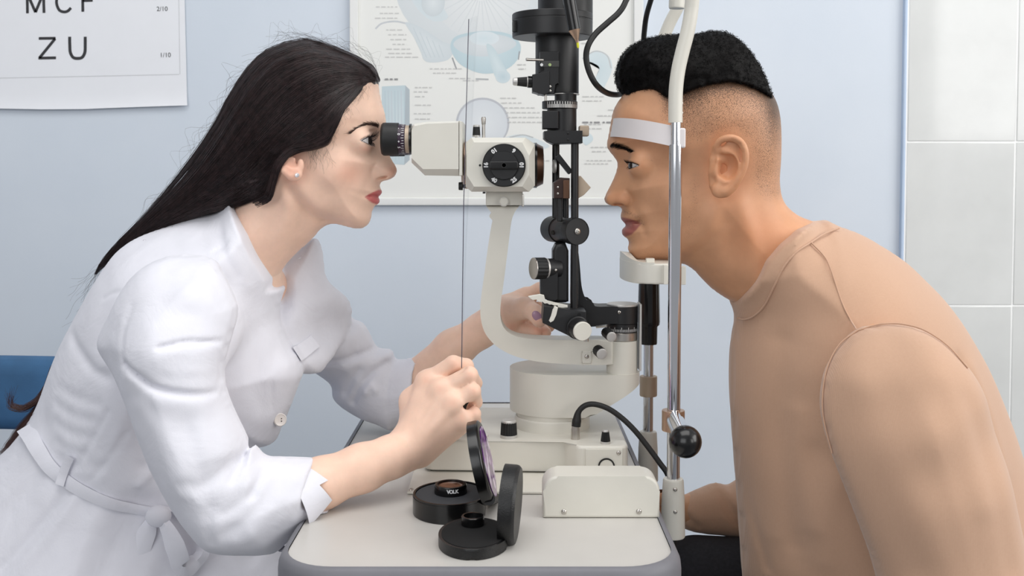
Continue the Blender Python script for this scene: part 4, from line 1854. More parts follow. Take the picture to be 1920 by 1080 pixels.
def ear(fld, Ys, lobe, top, flip, k=0.003, flare=1.0):
    """ear drawn from the man's traced ear, mapped to another lobe-top pair. Ys: depth of the head side"""
    o, t = np.array(EAR_REF['lobe'], float), np.array(EAR_REF['top'], float)
    u = t - o
    L = np.linalg.norm(u)
    u /= L
    v = np.array([-u[1], u[0]])          # ear-local across
    o2, t2 = np.array(lobe, float), np.array(top, float)
    u2 = t2 - o2
    L2 = np.linalg.norm(u2)
    u2 /= L2
    v2 = np.array([-u2[1], u2[0]]) * (-1 if flip else 1)
    s = L2 / L

    def E(px, py, lat):
        d = np.array([px, py], float) - o
        q = o2 + u2 * (d @ u) * s + v2 * (d @ v) * s
        w = P(q[0], q[1], Ys - lat * 0.001 * flare)
        return np.array(w)
    ss = s * M(1, Ys) / M(1, 1.11)
    mm = 0.001 * ss
    U = np.array(P(t2[0], t2[1], Ys)) - np.array(P(o2[0], o2[1], Ys))
    U /= np.linalg.norm(U)
    Xa = np.cross(U, np.array([0, 1.0, 0]))
    ax = np.array([Xa, [0, 1, 0], U])
    # back plate
    fld.ell(E(1371, 306, 9), (15.5 * mm, 5.5 * mm, 27 * mm), 0.004, rot=ax)
    # helix
    hx = [(1352, 290, 4), (1344, 277, 6), (1348, 266, 9), (1358, 260, 12), (1371, 258.5, 14.5), (1384, 263, 16.5), (1393, 273, 18), (1397.5, 287, 19), (1397, 304, 18.5), (1392, 321, 17), (1383, 337, 15), (1373, 350, 12.5), (1362, 360, 10.5)]
    hxs = catmull(hx, 4)
    hr_ = np.interp(np.linspace(0, 12, len(hxs)), range(13), [2.3 * mm, 2.6 * mm, 2.9 * mm, 3.1 * mm, 3.3 * mm, 3.4 * mm, 3.4 * mm, 3.3 * mm, 3.2 * mm, 3.4 * mm, 4 * mm, 4.6 * mm, 5 * mm])
    fld.chain([E(*q) for q in hxs], list(hr_), 0.002)
    # lobe
    fld.ell(E(1351, 356, 8.5), (8.6 * mm, 4.6 * mm, 8.6 * mm), 0.004, rot=ax)
    # scapha groove
    fld.chain([E(*q) for q in [(1362, 268, 19), (1374, 266, 20), (1384, 273, 21), (1389, 286, 22), (1389, 302, 22), (1385, 317, 20)]], [2.2 * mm, 3 * mm, 3.2 * mm, 3.2 * mm, 2.8 * mm, 1.6 * mm], 0.002, 'cut')
    # antihelix
    fld.chain([E(*q) for q in catmull([(1356, 280, 9), (1368, 286, 12), (1378, 296, 14), (1382, 309, 14.5), (1379, 323, 13.5), (1370, 333, 12), (1360, 341, 11)], 3)], list(np.linspace(2.6, 3.6, 19) * mm), 0.0025)
    # concha bowl, canal
    fld.ell(E(1363, 314, 14.5), (10.5 * mm, 9.5 * mm, 14 * mm), 0.0025, 'cut', rot=ax)
    fld.ell(E(1347.5, 321, 1.0), (4.6 * mm, 6 * mm, 5.6 * mm), 0.0015, 'cut', rot=ax)
    fld.ell(E(1352, 293, 10), (5 * mm, 3 * mm, 3 * mm), 0.003, 'cut', rot=ax)
    # seat of the ear on the cheek
    fld.chain([E(*q) for q in [(1343, 276, 0.5), (1338, 300, 0), (1336, 325, 0), (1338, 348, 0.5), (1343, 360, 2)]], [4 * mm, 4.5 * mm, 4.5 * mm, 4.5 * mm, 4.5 * mm], 0.006)
    # crus and tragus
    fld.chain([E(*q) for q in [(1346, 294, 4), (1356, 300, 5), (1364, 305, 4)]], [2.4 * mm, 2.2 * mm, 1.5 * mm], 0.002)
    fld.ell(E(1341, 320, 4.5), (4.2 * mm, 4.6 * mm, 7.0 * mm), 0.003, rot=ax)
    fld.ell(E(1354, 338, 8), (5.5 * mm, 4.4 * mm, 3.6 * mm), 0.003, rot=ax)
    return E


def eye_parts(parent, c, R, f, iris_mat='iris'):
    bm = B()
    sphere(bm, c, R, 40)
    e = part('eye', bm, 'sclera', parent, 180)

    def cap(name, rad, ang, mat, bulge=0.0):
        bm = B()
        prof = [(rad * math.sin(a), rad * math.cos(a) + bulge * (1 - (a / ang) ** 2)) for a in np.linspace(ang, 0.01, 10)]
        lathe(bm, prof, c, f, 36, caps=False)
        return part(name, bm, mat, e, 180)
    cap('iris', R * 1.004, math.radians(37), iris_mat, 0.0009)
    cap('pupil', R * 1.008, math.radians(16), 'pupil', 0.001)
    return e


def brow_strands(rel, path, n, width, length, dirs, up=0.0006, rad=0.00022, seed=1, Yg=None):
    """short hairs lying on the relief surface; path pixel polyline, dirs pixel direction along path"""
    rg = np.random.default_rng(seed)
    q = catmull(path, 8)
    S, R_ = [], []
    for i in range(n):
        t = rg.random() ** 0.9 * (len(q) - 1.01)
        a = int(t)
        c = q[a] + (q[a + 1] - q[a]) * (t - a)
        fr = t / (len(q) - 1)
        w = np.interp(fr, [x for x, _ in width], [x for _, x in width])
        c = c + rg.normal(0, 0.45, 2) * w * np.array([0.4, 1])
        d = np.array([np.interp(fr, [x for x, *_ in dirs], [v[1] for v in dirs]), np.interp(fr, [x for x, *_ in dirs], [v[2] for v in dirs])])
        d = d / np.linalg.norm(d) + rg.normal(0, 0.16, 2)
        L = length * rg.uniform(0.6, 1.15)
        pts = []
        for k in range(5):
            p_ = c + d * L * (k / 4)
            s_ = rel.surf(p_[0], p_[1])
            out = up * (0.3 + 1.2 * math.sin(math.pi * 0.75 * k / 4)) + 0.0004
            pts.append(np.array(s_) + np.array([0, -out, 0]))
        S.append(np.array(pts))
        R_.append(rad * np.array([1, 1, 0.9, 0.65, 0.25]))
    return hair_mesh(S, R_)


# ------------------------------------------------------------------ the woman
WY = 1.19
woman = None
HW = 0.0013
lo, hi = P(375, 640, WY), P(755, 60, WY)
fw = Field((lo.x - 0.01, WY - 0.100, lo.z - 0.005), (hi.x + 0.008, WY + 0.100, hi.z + 0.006), HW)
out_w = [(708, 153), (697, 138), (676, 121), (643, 106), (605, 98), (567, 99), (530, 110), (500, 131), (479, 162), (468, 200), (466, 240), (472, 285), (476, 318), (463, 350), (443, 382), (418, 412), (398, 450), (388, 500), (384, 570), (395, 632), (450, 636), (505, 634), (519, 600), (521, 560), (521, 528), (528, 507), (541, 490), (555, 475), (571, 461), (586, 447), (598, 433), (609, 424), (621, 420), (636, 421), (652, 425.5), (667, 428.5), (680, 427.5), (690, 420.5), (695, 411), (697, 401), (698.5, 394), (702.5, 387), (708, 383), (711.5, 379), (711.8, 374), (708.8, 370), (713, 366), (716.2, 361.5), (715.5, 357.5), (713, 352), (712.8, 346), (715, 341.5), (721, 339), (729, 337), (737, 333), (742.3, 327), (744, 319), (741.5, 311), (736.5, 303), (731, 293.5), (726, 283), (721, 270), (718, 258), (719, 248), (722.3, 238), (723.3, 228), (722, 215), (718.5, 203), (714.5, 188), (711, 172)]
ctl_w = [(722, 200, .050, .070), (708, 150, .06, .071), (600, 85, .09, .074), (458, 220, .08, .074), (580, 200, .08, .074),
         (722, 233, .040, .070), (718, 258, .012, .066), (726, 283, .0085, .064), (731, 293, .0080, .06), (742, 312, .0085, .05), (743, 325, .0095, .05), (730, 336, .0105, .05), (716, 341, .013, .05),
         (713, 349, .022, .052), (715, 361, .0165, .05), (711, 377, .017, .05), (701, 389, .021, .05), (697, 404, .019, .052), (682, 427, .018, .052), (701, 318, .0105, .055), (683, 318, .024, .058), (707, 300, .012, .06), (689, 297, .022, .060), (717, 322, .0095, .05), (700, 268, .028, .062), (686, 345, .028, .056),
         (640, 421, .030, .056), (605, 424, .032, .053), (560, 470, .035, .050), (521, 540, .045, .050), (640, 330, .05, .0640), (610, 390, .05, .0605), (575, 355, .06, .063), (640, 220, .06, .070), (520, 420, .05, .050), (450, 370, .05, .050), (450, 500, .05, .056), (430, 600, .06, .05), (500, 600, .05, .05)]
rw = Relief(fw, out_w, WY, ctl_w)
NY = WY - 0.045
S_ = lambda *a, **k: rw.stroke(*a, Y=NY, **k)
Bl = lambda *a, **k: rw.blob(*a, Y=NY, **k)
Bl((697, 268), .010, .009, -.0035)
Bl((712, 266), .006, .009, -.002)
Bl((668, 268), .012, .012, .0030)
Bl((668, 240), .022, .006, .0022, 0.25)
Bl((652, 302), .026, .012, .0028, -0.2)
Bl((640, 352), .022, .014, -.0022)
Bl((668, 345), .014, .014, .0012)
S_([(690, 332), (681, 350), (676, 366)], .0035, -.0009)
S_([(712, 364), (701, 363.5), (690, 367.5)], .0026, .0013)
S_([(710, 377), (699, 376.5), (690, 372.5)], .0030, .0016)
S_([(710, 370.3), (702, 369.6), (693, 368.6), (685, 369.3)], .0013, -.0042, edge=.002)
Bl((682, 370), .004, .004, -.0011)
S_([(706, 386), (698, 386), (690, 381)], .003, -.0010)
S_([(694, 330), (691.5, 320), (697, 310)], .0020, -.0020)
S_([(548, 356), (570, 390), (598, 414), (630, 426)], .0070, -.0075)
S_([(560, 345), (585, 385), (612, 405), (650, 416)], .008, .0014)
S_([(548, 362), (530, 430), (512, 530)], .009, .0030)
S_([(566, 400), (548, 450), (530, 500)], .008, -.0025)
rw.commit()
# nose wings, nostrils, eyes
for sd in (-1, 1):
    def mir(p, sd=sd):
        p = np.array(p, float)
        if sd > 0:
            p[1] = 2 * WY - p[1]
        return p
    fw.ell(mir(P(706.5, 323.5, WY - .0125)), (.0086, .0056, .0066), .0035)
    fw.ell(mir(P(722, 325, WY - .0085)), (.0092, .0056, .0062), .005)
    fw.ell(mir(P(716, 333.6, WY - .0120)), (.0062, .0058, .0016), .0008, 'cut', rot=[[.98, 0, .2], [0, 1, 0], [-.2, 0, .98]])
    ec = mir(P(675.5, 265, WY - .031))
    lids(fw, ec, .0121, (1, 0, 0.03), sd, math.radians(22), math.radians(17), math.radians(82), math.radians(-50), 0.10, k=.007, thick=.0013)
# lower half of the ear; the upper half lies under the hair


def WE(px, py, lat):
    return np.array(P(px, py, WY - lat * .001))


fw.ell(WE(547, 314, 71), (.0115, .0042, .0110), .005)
fw.chain([WE(527, 308, 70), WE(528, 314, 73), WE(534, 321, 75), WE(544, 330, 75)], [.0032, .0034, .0036, .0042], .003)
fw.ell(WE(554, 328, 73.5), (.0070, .0040, .0066), .004)
fw.ell(WE(549, 303, 79), (.0078, .0068, .0090), .002, 'cut')
fw.ell(WE(557, 301, 74), (.0026, .0068, .0062), .0015, 'cut')
fw.ell(WE(564, 309, 71.5), (.0034, .0036, .0066), .003)
fw.chain([WE(536, 312, 75), WE(546, 318, 75), WE(556, 319, 74)], [.0024, .0026, .0026], .0025)
lid_crease(fw, rw, [(666, 264), (673, 255.5), (683, 249), (694, 245.5), (703, 246)], P(675.5, 265, WY - .031), .0146)
fwV, fwQ = fw.mesh()
fwV = smooth_mesh(fwV, fwQ, 1, 0.5)
weye = np.array(P(675.5, 265, WY - .031))
# ------------------------------------------------------------------ woman: forearms and hands (skin)


def PV(a):
    return np.array(P(*a), float)


def fingers(fld, chains, k=0.008):
    """each finger its own chain; only its root blends into the palm"""
    for pts, rs in chains:
        a, b = PV(pts[0]), PV(pts[1])
        m = a + (b - a) * .30
        fld.cone(a, m, rs[0], rs[0] * .7 + rs[1] * .3, k)
    for pts, rs in chains:
        fld.chain([PV(q) for q in pts], rs, 0.0, kk=.0022)


lo = P(400, 1045, 0.99)
fh = Field((lo.x, 0.955, lo.z), (P(912, 700, 1.12).x, 1.175, P(850, 655, 1.10).z + 0.006), 0.0016)
# forearm
fh.chain([PV((440, 975, 0.995)), PV((520, 940, 1.01)), PV((600, 907, 1.025)), PV((680, 877, 1.045)), PV((735, 856, 1.06)), PV((775, 838, 1.075))],
         [.020, .0230, .0240, .0225, .0200, .0180], 0.0, kk=.01)
# metacarpals
mcp = [(801, 716, 1.100), (826, 733, 1.083), (850, 757, 1.075), (866, 785, 1.077)]
for q, r in zip(mcp, (.0115, .0118, .0112, .0100)):
    fh.cone(PV((772, 832, 1.078)), PV(q), .0165, r, .012)
fh.cone(PV((790, 850, 1.082)), PV((858, 800, 1.085)), .012, .010, .012)
# thumb side of the hand
fh.cone(PV((775, 815, 1.095)), PV((774, 752, 1.112)), .0165, .0125, .012)
fh.cone(PV((774, 752, 1.112)), PV((800, 724, 1.108)), .0125, .0105, .010)
fh.cone(PV((800, 775, 1.11)), PV((845, 768, 1.132)), .013, .0095, .008)
fingers(fh, [
    ([(801, 716, 1.100), (850, 682, 1.094), (874, 686, 1.110), (884, 704, 1.128)], [.0100, .0086, .0078, .0066]),
    ([(826, 733, 1.083), (880, 703, 1.080), (890, 718, 1.102), (885, 734, 1.122)], [.0102, .0088, .0078, .0066]),
    ([(850, 757, 1.075), (886, 733, 1.075), (891, 754, 1.096), (885, 766, 1.113)], [.0096, .0084, .0074, .0062]),
    ([(866, 785, 1.077), (888, 776, 1.079), (890, 788, 1.095), (883, 796, 1.108)], [.0086, .0074, .0066, .0056]),
    ([(845, 768, 1.132), (866, 750, 1.158), (884, 742, 1.160)], [.0095, .0086, .0072]),
])
# clefts between the fingers
fh.chain([PV(q) for q in [(828, 718, 1.078), (850, 704, 1.074), (872, 692, 1.078)]], [.0006, .0014, .0018], .002, 'cut')
fh.chain([PV(q) for q in [(852, 740, 1.064), (868, 730, 1.062), (888, 717, 1.070)]], [.0006, .0014, .0018], .002, 'cut')
fh.chain([PV(q) for q in [(864, 764, 1.064), (874, 761.5, 1.072), (876, 761, 1.105)]], [.0008, .0042, .0044], .002, 'cut')
# knuckle bumps, tendons
for q, r in zip(mcp, (.0066, .0072, .0062, .0056)):
    fh.ell(PV((q[0], q[1], q[2] - 0.005)), (r, r * .8, r), .009)
for a, b in (((782, 805, 1.065), (803, 728, 1.088)), ((786, 812, 1.062), (824, 745, 1.072)), ((792, 822, 1.062), (846, 766, 1.066))):
    fh.cone(PV(a), PV(b), .0022, .0026, .006)
fh.ell(PV((768, 862, 1.064)), (.008, .006, .008), .010)
hV, hQ = fh.mesh()
hV = smooth_mesh(hV, hQ, 1, 0.5)

lo = P(745, 760, 1.36)
ff = Field((lo.x, 1.185, P(780, 770, 1.30).z), (P(1050, 600, 1.30).x, 1.375, P(1000, 515, 1.30).z), 0.0016)
ff.chain([PV((690, 757, 1.335)), PV((776, 716, 1.325)), (PV((850, 655, 1.31))), PV((905, 618, 1.30)), PV((930, 600, 1.29))], [.020, .0240, .0235, .020, .0185], kk=.01)
# palm and thumb ball
ff.cone(PV((928, 602, 1.29)), PV((968, 585, 1.275)), .0185, .0175, .012)
ff.cone(PV((935, 612, 1.285)), PV((962, 608, 1.262)), .016, .0135, .012)
ff.cone(PV((940, 580, 1.285)), PV((985, 558, 1.300)), .016, .0115, .012)
ff.cone(PV((945, 585, 1.265)), PV((985, 578, 1.235)), .0165, .0112, .012)
fingers(ff, [
    ([(985, 577, 1.235), (1001, 585, 1.222), (1011, 600, 1.212)], [.0112, .0100, .0086]),
    ([(982, 560, 1.300), (1012, 543, 1.300), (1035, 548, 1.285)], [.0105, .0090, .0080]),
    ([(975, 585, 1.300), (1010, 580, 1.302), (1030, 603, 1.285), (1030, 612, 1.265)], [.0105, .0090, .0080, .0070]),
    ([(965, 606, 1.275), (1000, 612, 1.268), (1017, 620, 1.245), (1023, 623, 1.236)], [.0100, .0088, .0078, .0068]),
    ([(955, 615, 1.268), (985, 618, 1.255), (1003, 621, 1.238), (1008, 622, 1.232)], [.0095, .0078, .0068, .0060]),
])
fV, fQ = ff.mesh()
fV = smooth_mesh(fV, fQ, 1, 0.5)

# hidden body core that ties head and arms together
fc = Field((P(60, 1200, 1.19).x, 0.96, 0.42), (P(800, 400, 1.19).x, 1.40, P(500, 400, 1.19).z), 0.006)
fc.chain([PV((470, 470, 1.19)), PV((430, 560, 1.19)), PV((340, 720, 1.19)), PV((230, 900, 1.19)), PV((200, 1060, 1.19))], [.036, .046, .075, .08, .09], kk=.03)
fc.chain([PV((430, 545, 1.19)), PV((345, 610, 1.09)), PV((335, 780, 1.02)), PV((425, 985, 0.995)), PV((560, 925, 1.018))], [.03, .022, .026, .022, .018], .012, kk=.01)
fc.chain([PV((470, 530, 1.19)), PV((560, 560, 1.30)), PV((630, 660, 1.33)), PV((680, 745, 1.335)), PV((776, 716, 1.325))], [.026, .026, .020, .018, .016], .015, kk=.01)
cV, cQ = fc.mesh()

bV, bQ = join_np([(fwV, fwQ), (hV, hQ), (fV, fQ), (cV, cQ)])
me = np_mesh('woman_body', bV, bQ)
woman = link('person', me, 'skin_f', None, 180)
tag(woman, 'woman with long dark hair in a white coat looking into the eyepiece', 'person')
nh = len(fwV)
px_, py_ = project(near_side(fwV, WY))
lipm = np.maximum(poly_mask(px_, py_, [(683.5, 369), (692, 364), (700, 360), (710, 356), (722, 357), (722, 370), (709, 372), (697, 371)], 2.0), poly_mask(px_, py_, [(684, 369.5), (709, 371), (722, 372), (716, 382.5), (706, 383.5), (697, 380), (690, 375)], 2.0))
lip = np.zeros(len(bV))
lip[:nh] = lipm
fl = np.zeros(len(bV))
fl[:nh] = 0.40 * blob_mask(px_, py_, (655, 325), 28, 24) + 0.5 * blob_mask(px_, py_, (738, 322), 13, 12) + 0.55 * blob_mask(px_, py_, (545, 315), 26, 30) + 0.35 * blob_mask(px_, py_, (688, 279), 14, 5)
px2, py2 = project(hV)
fl[nh:nh + len(hV)] = sum(0.24 * blob_mask(px2, py2, q, 9, 9) for q in ((799, 712), (824, 730), (848, 755), (866, 782), (852, 680), (883, 702), (889, 733), (890, 775)))
px2, py2 = project(fV)
fl[nh + len(hV):nh + len(hV) + len(fV)] = sum(0.45 * blob_mask(px2, py2, q, 12, 10) for q in ((1010, 598), (1008, 621), (1022, 622), (960, 612)))
set_attr(me, 'lip', lip)
set_attr(me, 'flush', np.clip(fl, 0, 1))
eye_parts(woman, weye, .0121, (1, 0, 0.03))
ev2 = weye.copy()
ev2[1] = 2 * WY - ev2[1]
eye_parts(woman, ev2, .0121, (1, 0, 0.03))
# thumb nail of the far hand
bm = B()
nc = P(1006.5, 592.5, 1.2135 - .0086)
sphere(bm, (0, 0, 0), 1.0, 20)
R_ = Matrix.Translation(nc) @ Matrix.Rotation(math.radians(52), 4, 'Y') @ Matrix.Diagonal((.0066, .0014, .0048, 1))
bmesh.ops.transform(bm, matrix=R_, verts=bm.verts)
o = part('thumb_nail', bm, simple('mauve_nail_varnish', srgb(176, 138, 160), 0.2, var=0.03), woman, 180)
# brow and lashes
V_, Q_ = brow_strands(rw, [(659, 249), (668, 243.5), (680, 236), (691, 232.5), (703, 234.5), (716, 240)], 340, [(0, .8), (.3, 2.0), (.6, 3.0), (1, 4.6)], 10,
                      [(0, -1, .25), (.5, -1, .15), (.8, -.8, -.5), (1, -.5, -.9)], rad=.00011, seed=3)
link('eyebrow', np_mesh('eyebrow', V_, Q_), 'brow_f', woman, 180)


def lashes(c, R, f, side, n, phis, th_up, L, seed, lower=False):
    rg = np.random.default_rng(seed)
    f = np.array(f, float) / np.linalg.norm(f)
    S, R_ = [], []
    for i in range(n):
        ph = rg.uniform(*phis)
        s = (ph - phis[0]) / (phis[1] - phis[0])
        th = th_up * math.sin(math.pi * min(max(s, .02), .98)) ** .8
        d = np.array([f[0] * math.cos(ph) * math.cos(th), side * math.sin(ph) * math.cos(th), math.sin(th)])
        st = c + d * (R + .0012)
        ll = L * rg.uniform(.7, 1.1)
        pts = []
        for k in range(5):
            a = k / 4
            curl = (1 if not lower else -1) * a * a * ll * 0.5
            pts.append(st + d * ll * a + np.array([f[0] * .25 * ll * a, 0, curl - (0 if lower else .1 * ll * math.sin(math.pi * a))]))
        S.append(np.array(pts))
        R_.append(np.array([.00016, .00015, .00012, .00008, .00004]))
    # dark lash line along the lid edge
    line = []
    for ph in np.linspace(phis[0], phis[1], 24):
        s = (ph - phis[0]) / (phis[1] - phis[0])
        th = th_up * max(math.sin(math.pi * s), 0) ** .8
        line.append(c + (R + .0011) * np.array([f[0] * math.cos(ph) * math.cos(th), side * math.sin(ph) * math.cos(th), math.sin(th)]))
    S.append(np.array(line))
    R_.append(np.full(24, .00042 if not lower else .00018))
    return hair_mesh(S, R_)


V1, Q1 = lashes(weye, .0121, (1, 0, 0), -1, 70, (math.radians(-45), math.radians(76)), math.radians(22.5), .0075, 5)
V2, Q2 = lashes(weye, .0121, (1, 0, 0), -1, 34, (math.radians(-40), math.radians(70)), math.radians(-17), .0030, 6, True)
V_, Q_ = join_np([(V1, Q1), (V2, Q2)])
link('eyelashes', np_mesh('eyelashes', V_, Q_), 'hair_f', woman, 180)
# stud earring
bm = B()
c = P(557, 328.5, WY - .0735 - .0036)
lathe(bm, [(.0022, 0), (.0024, .0006), (.0016, .0016), (.0005, .0019)], c, (0.1, -1, 0.1), 16)
link('earring', bm_mesh('earring', bm), simple('diamond_stud', srgb(235, 235, 240), 0.05, 0.6), woman, 20)
# ------------------------------------------------------------------ woman: white coat
t = NT('white_cotton_coat')
t.color(t.ramp(t.noise(40, 4), [(0.3, srgb(222, 222, 230)), (0.7, srgb(227, 227, 235))]))
t.set(Roughness=0.75)
t.bsdf.inputs['Sheen Weight'].default_value = 0.1
wr = t.node('ShaderNodeTexNoise')
wr.inputs['Scale'].default_value = 14
wr.inputs['Detail'].default_value = 4
wr.inputs['Distortion'].default_value = 1.2
t.link(t.coords(), wr.inputs['Vector'])
t.bump(t.math('ADD', t.math('MULTIPLY', t.noise(900, 3, 0.7), .05), wr.outputs['Fac']), 0.35, 0.008)
MT['coat'] = t.m
fk_lo = P(-70, 1180, 1.1)
fk = Field((P(-70, 700, 1.19).x, 0.905, P(300, 1190, 1.1).z), (P(800, 700, 1.33).x, 1.425, P(450, 372, 1.1).z), 0.0024)
tors = [(405, 392), (370, 402), (330, 418), (290, 432), (255, 447), (225, 470), (205, 497), (190, 520), (172, 550), (150, 590), (128, 632), (112, 668), (98, 705), (85, 740), (68, 775), (40, 815), (5, 850), (-60, 890), (-150, 940), (-220, 1050), (-220, 1400), (640, 1400), (600, 1150), (560, 1060), (520, 990), (490, 920), (470, 870), (480, 843), (512, 832), (527, 800), (540, 771), (557, 726), (566, 700), (560, 672), (543, 650), (528, 620), (520, 588), (530, 540), (560, 480), (598, 440), (560, 370), (500, 340), (440, 360)]
ctl_t = [(405, 392, .07, .085, 1.19), (300, 430, .07, .12, 1.17), (190, 520, .09, .13, 1.17), (120, 650, .09, .125, 1.17), (80, 760, .08, .12, 1.17), (0, 860, .1, .16, 1.17), (-100, 1000, .1, .2, 1.17), (200, 1100, .1, .20, 1.17), (450, 1100, .08, .17, 1.18),
         (300, 560, .1, .150, 1.17), (400, 520, .08, .145, 1.175), (300, 700, .1, .135, 1.17), (250, 830, .1, .125, 1.17), (450, 560, .10, .125, 1.17), (500, 600, .09, .105, 1.17), (560, 700, .06, .09, 1.175), (520, 760, .07, .10, 1.175), (530, 540, .09, .09, 1.18), (480, 800, .05, .11, 1.175), (500, 870, .06, .11, 1.18), (570, 470, .08, .085, 1.2), (500, 360, .08, .09, 1.19)]
rk = Relief(fk, tors, 1.17, ctl_t, blur=0.015)
KS = lambda pts, w, a, Y=1.05: rk.stroke(pts, w, a * (.62 if w > .0045 else .85), Y=Y, edge=.01)
# back pleat shelf, waist gathers, darts, skirt folds
KS([(113, 640), (150, 665), (185, 690), (215, 700)], .006, -.006, 1.08)
KS([(150, 560), (180, 640), (200, 660)], .02, .005, 1.08)
for a, b in (((95, 735), (190, 752)), ((90, 765), (180, 785)), ((95, 800), (170, 815)), ((105, 835), (165, 850)), ((110, 860), (200, 868))):
    KS([a, ((a[0] + b[0]) / 2, (a[1] + b[1]) / 2 + 4), b], .006, -.0028, 1.07)
KS([(205, 770), (170, 830), (140, 880)], .003, -.0022, 1.06)
KS([(240, 810), (205, 860), (170, 900)], .003, -.0018, 1.06)
KS([(255, 885), (285, 880), (300, 900)], .006, -.004, 1.05)
KS([(250, 920), (270, 900), (280, 880)], .004, .003, 1.05)
KS([(503, 560), (514, 590), (526, 634), (541, 662), (553, 688), (556, 712)], .0018, -.0050, 1.085)
KS([(492, 566), (503, 598), (516, 640), (530, 668), (540, 694)], .0060, .0026, 1.085)
KS([(478, 575), (483, 640), (486, 720), (484, 800)], .0016, -.0016, 1.07)
KS([(546, 720), (520, 745), (505, 790), (490, 830)], .008, .004, 1.08)
KS([(530, 725), (505, 770), (494, 815)], .006, -.004, 1.08)
KS([(445, 600), (455, 650), (462, 720), (468, 790)], .010, -.005, 1.06)
KS([(389, 477), (405, 466), (414, 452)], .0016, -.0020, 1.08)
KS([(330, 420), (370, 425), (395, 450), (400, 470)], .005, -.0025, 1.08)
KS([(380, 405), (395, 430), (415, 470), (440, 520)], .004, -.0022, 1.09)
KS([(412, 440), (432, 480), (455, 540)], .006, .0022, 1.09)
KS([(180, 565), (205, 552), (235, 549)], .0018, -.0022, 1.07)
# belt seat and skirt
belt_line = [(58, 818), (95, 880), (143, 917), (200, 945), (278, 960), (330, 975), (400, 985)]
KS(belt_line, .016, -.007, 1.06)
KS([(125, 925), (90, 970), (40, 1030), (-10, 1080)], .006, -.006, 1.05)
KS([(135, 930), (105, 980), (60, 1040), (20, 1090)], .008, .005, 1.05)
KS([(60, 900), (20, 950), (-40, 1000)], .010, -.006, 1.06)
KS([(240, 960), (215, 1010), (190, 1080)], .014, -.006, 1.04)
KS([(190, 955), (160, 1010), (120, 1080)], .014, .005, 1.04)
KS([(300, 985), (285, 1040), (270, 1090)], .012, .006, 1.04)
KS([(450, 1030), (440, 1090)], .010, -.008, 1.05)
KS([(480, 1030), (478, 1090)], .008, .006, 1.05)
rk.commit()
# neck opening
hole = [(403, 394), (420, 415), (441.6, 447), (459, 489), (471, 516), (478.5, 536), (477, 556.5), (503, 557.5), (514, 589), (516, 560), (522, 500), (545, 480), (598, 436), (640, 420), (620, 330), (420, 330), (396, 380)]
hp_ = [(P(a, b, 1.09).x, P(a, b, 1.09).z) for a, b in hole]
fk.cut2d(hp_, .002)
# front placket lying on the bust: near lapel edge
# far chest and shoulder
farc = [(521, 500), (545, 478), (570, 458), (586, 447), (596, 462), (602, 490), (606, 515), (618, 536), (640, 560), (650, 590), (640, 640), (610, 690), (577, 690), (555, 720), (530, 745), (505, 700), (508, 640), (513, 590), (514.5, 536), (521.5, 531)]
ctl_f = [(521, 510, .02, .03, 1.245), (590, 470, .03, .05, 1.27), (560, 560, .04, .06, 1.25), (530, 600, .03, .05, 1.215), (570, 680, .03, .06, 1.215), (640, 600, .04, .05, 1.30)]
rf = Relief(fk, [(a, b, 1.25) for a, b in farc], 1.25, ctl_f, sub=2, blur=0.01)
rf.commit(.004)
# far sleeve
fars = [(575, 470), (599, 474), (604, 500), (615.6, 534), (628, 541), (645, 558), (658, 573), (655, 588), (661, 598), (678, 604), (691, 622), (699, 641), (708, 655), (727, 656.5), (738, 666), (742, 677), (782, 668), (830, 640), (850, 690), (800, 780), (751, 798), (734, 811), (719, 806), (701, 798.5), (675, 791), (638, 771), (619, 752), (617, 734), (611, 722), (590, 704), (570, 684), (550, 600)]
ctl_s = [(590, 490, .04, .055, 1.30), (600, 600, .05, .058, 1.31), (650, 600, .04, .055, 1.32), (650, 720, .045, .055, 1.345), (720, 720, .04, .048, 1.335), (780, 710, .035, .042, 1.325), (840, 670, .035, .042, 1.315)]
rs_ = Relief(fk, [(a, b, 1.32) for a, b in fars], 1.32, ctl_s, sub=2, blur=0.008)
FS = lambda pts, w, a: rs_.stroke(pts, w, a, Y=1.27, edge=.004)
FS([(603, 600), (630, 597), (655, 590)], .0035, -.007)
FS([(600, 585), (630, 580), (652, 572)], .008, .004)
FS([(580, 685), (630, 680), (680, 668), (708, 656)], .004, -.006)
FS([(600, 700), (650, 695), (700, 680), (735, 668)], .009, .004)
FS([(655, 765), (668, 735), (690, 710), (715, 690)], .0045, -.006)
FS([(640, 750), (655, 720), (668, 700)], .005, -.004)
FS([(680, 745), (690, 730), (700, 740)], .004, .004)
FS([(655, 610), (665, 640), (660, 668)], .006, -.004)
FS([(727, 690), (722, 740), (720, 800)], .0016, -.0012)
rs_.commit(.008)
cuffpoly = [(783, 660), (782, 669), (776, 690), (771, 704), (769, 735), (762, 770), (752, 800), (755, 850), (900, 850), (900, 600), (800, 600)]
fk.cut2d([(P(a, b, 1.28).x, P(a, b, 1.28).z) for a, b in cuffpoly], 0, y0=1.24, y1=1.5)
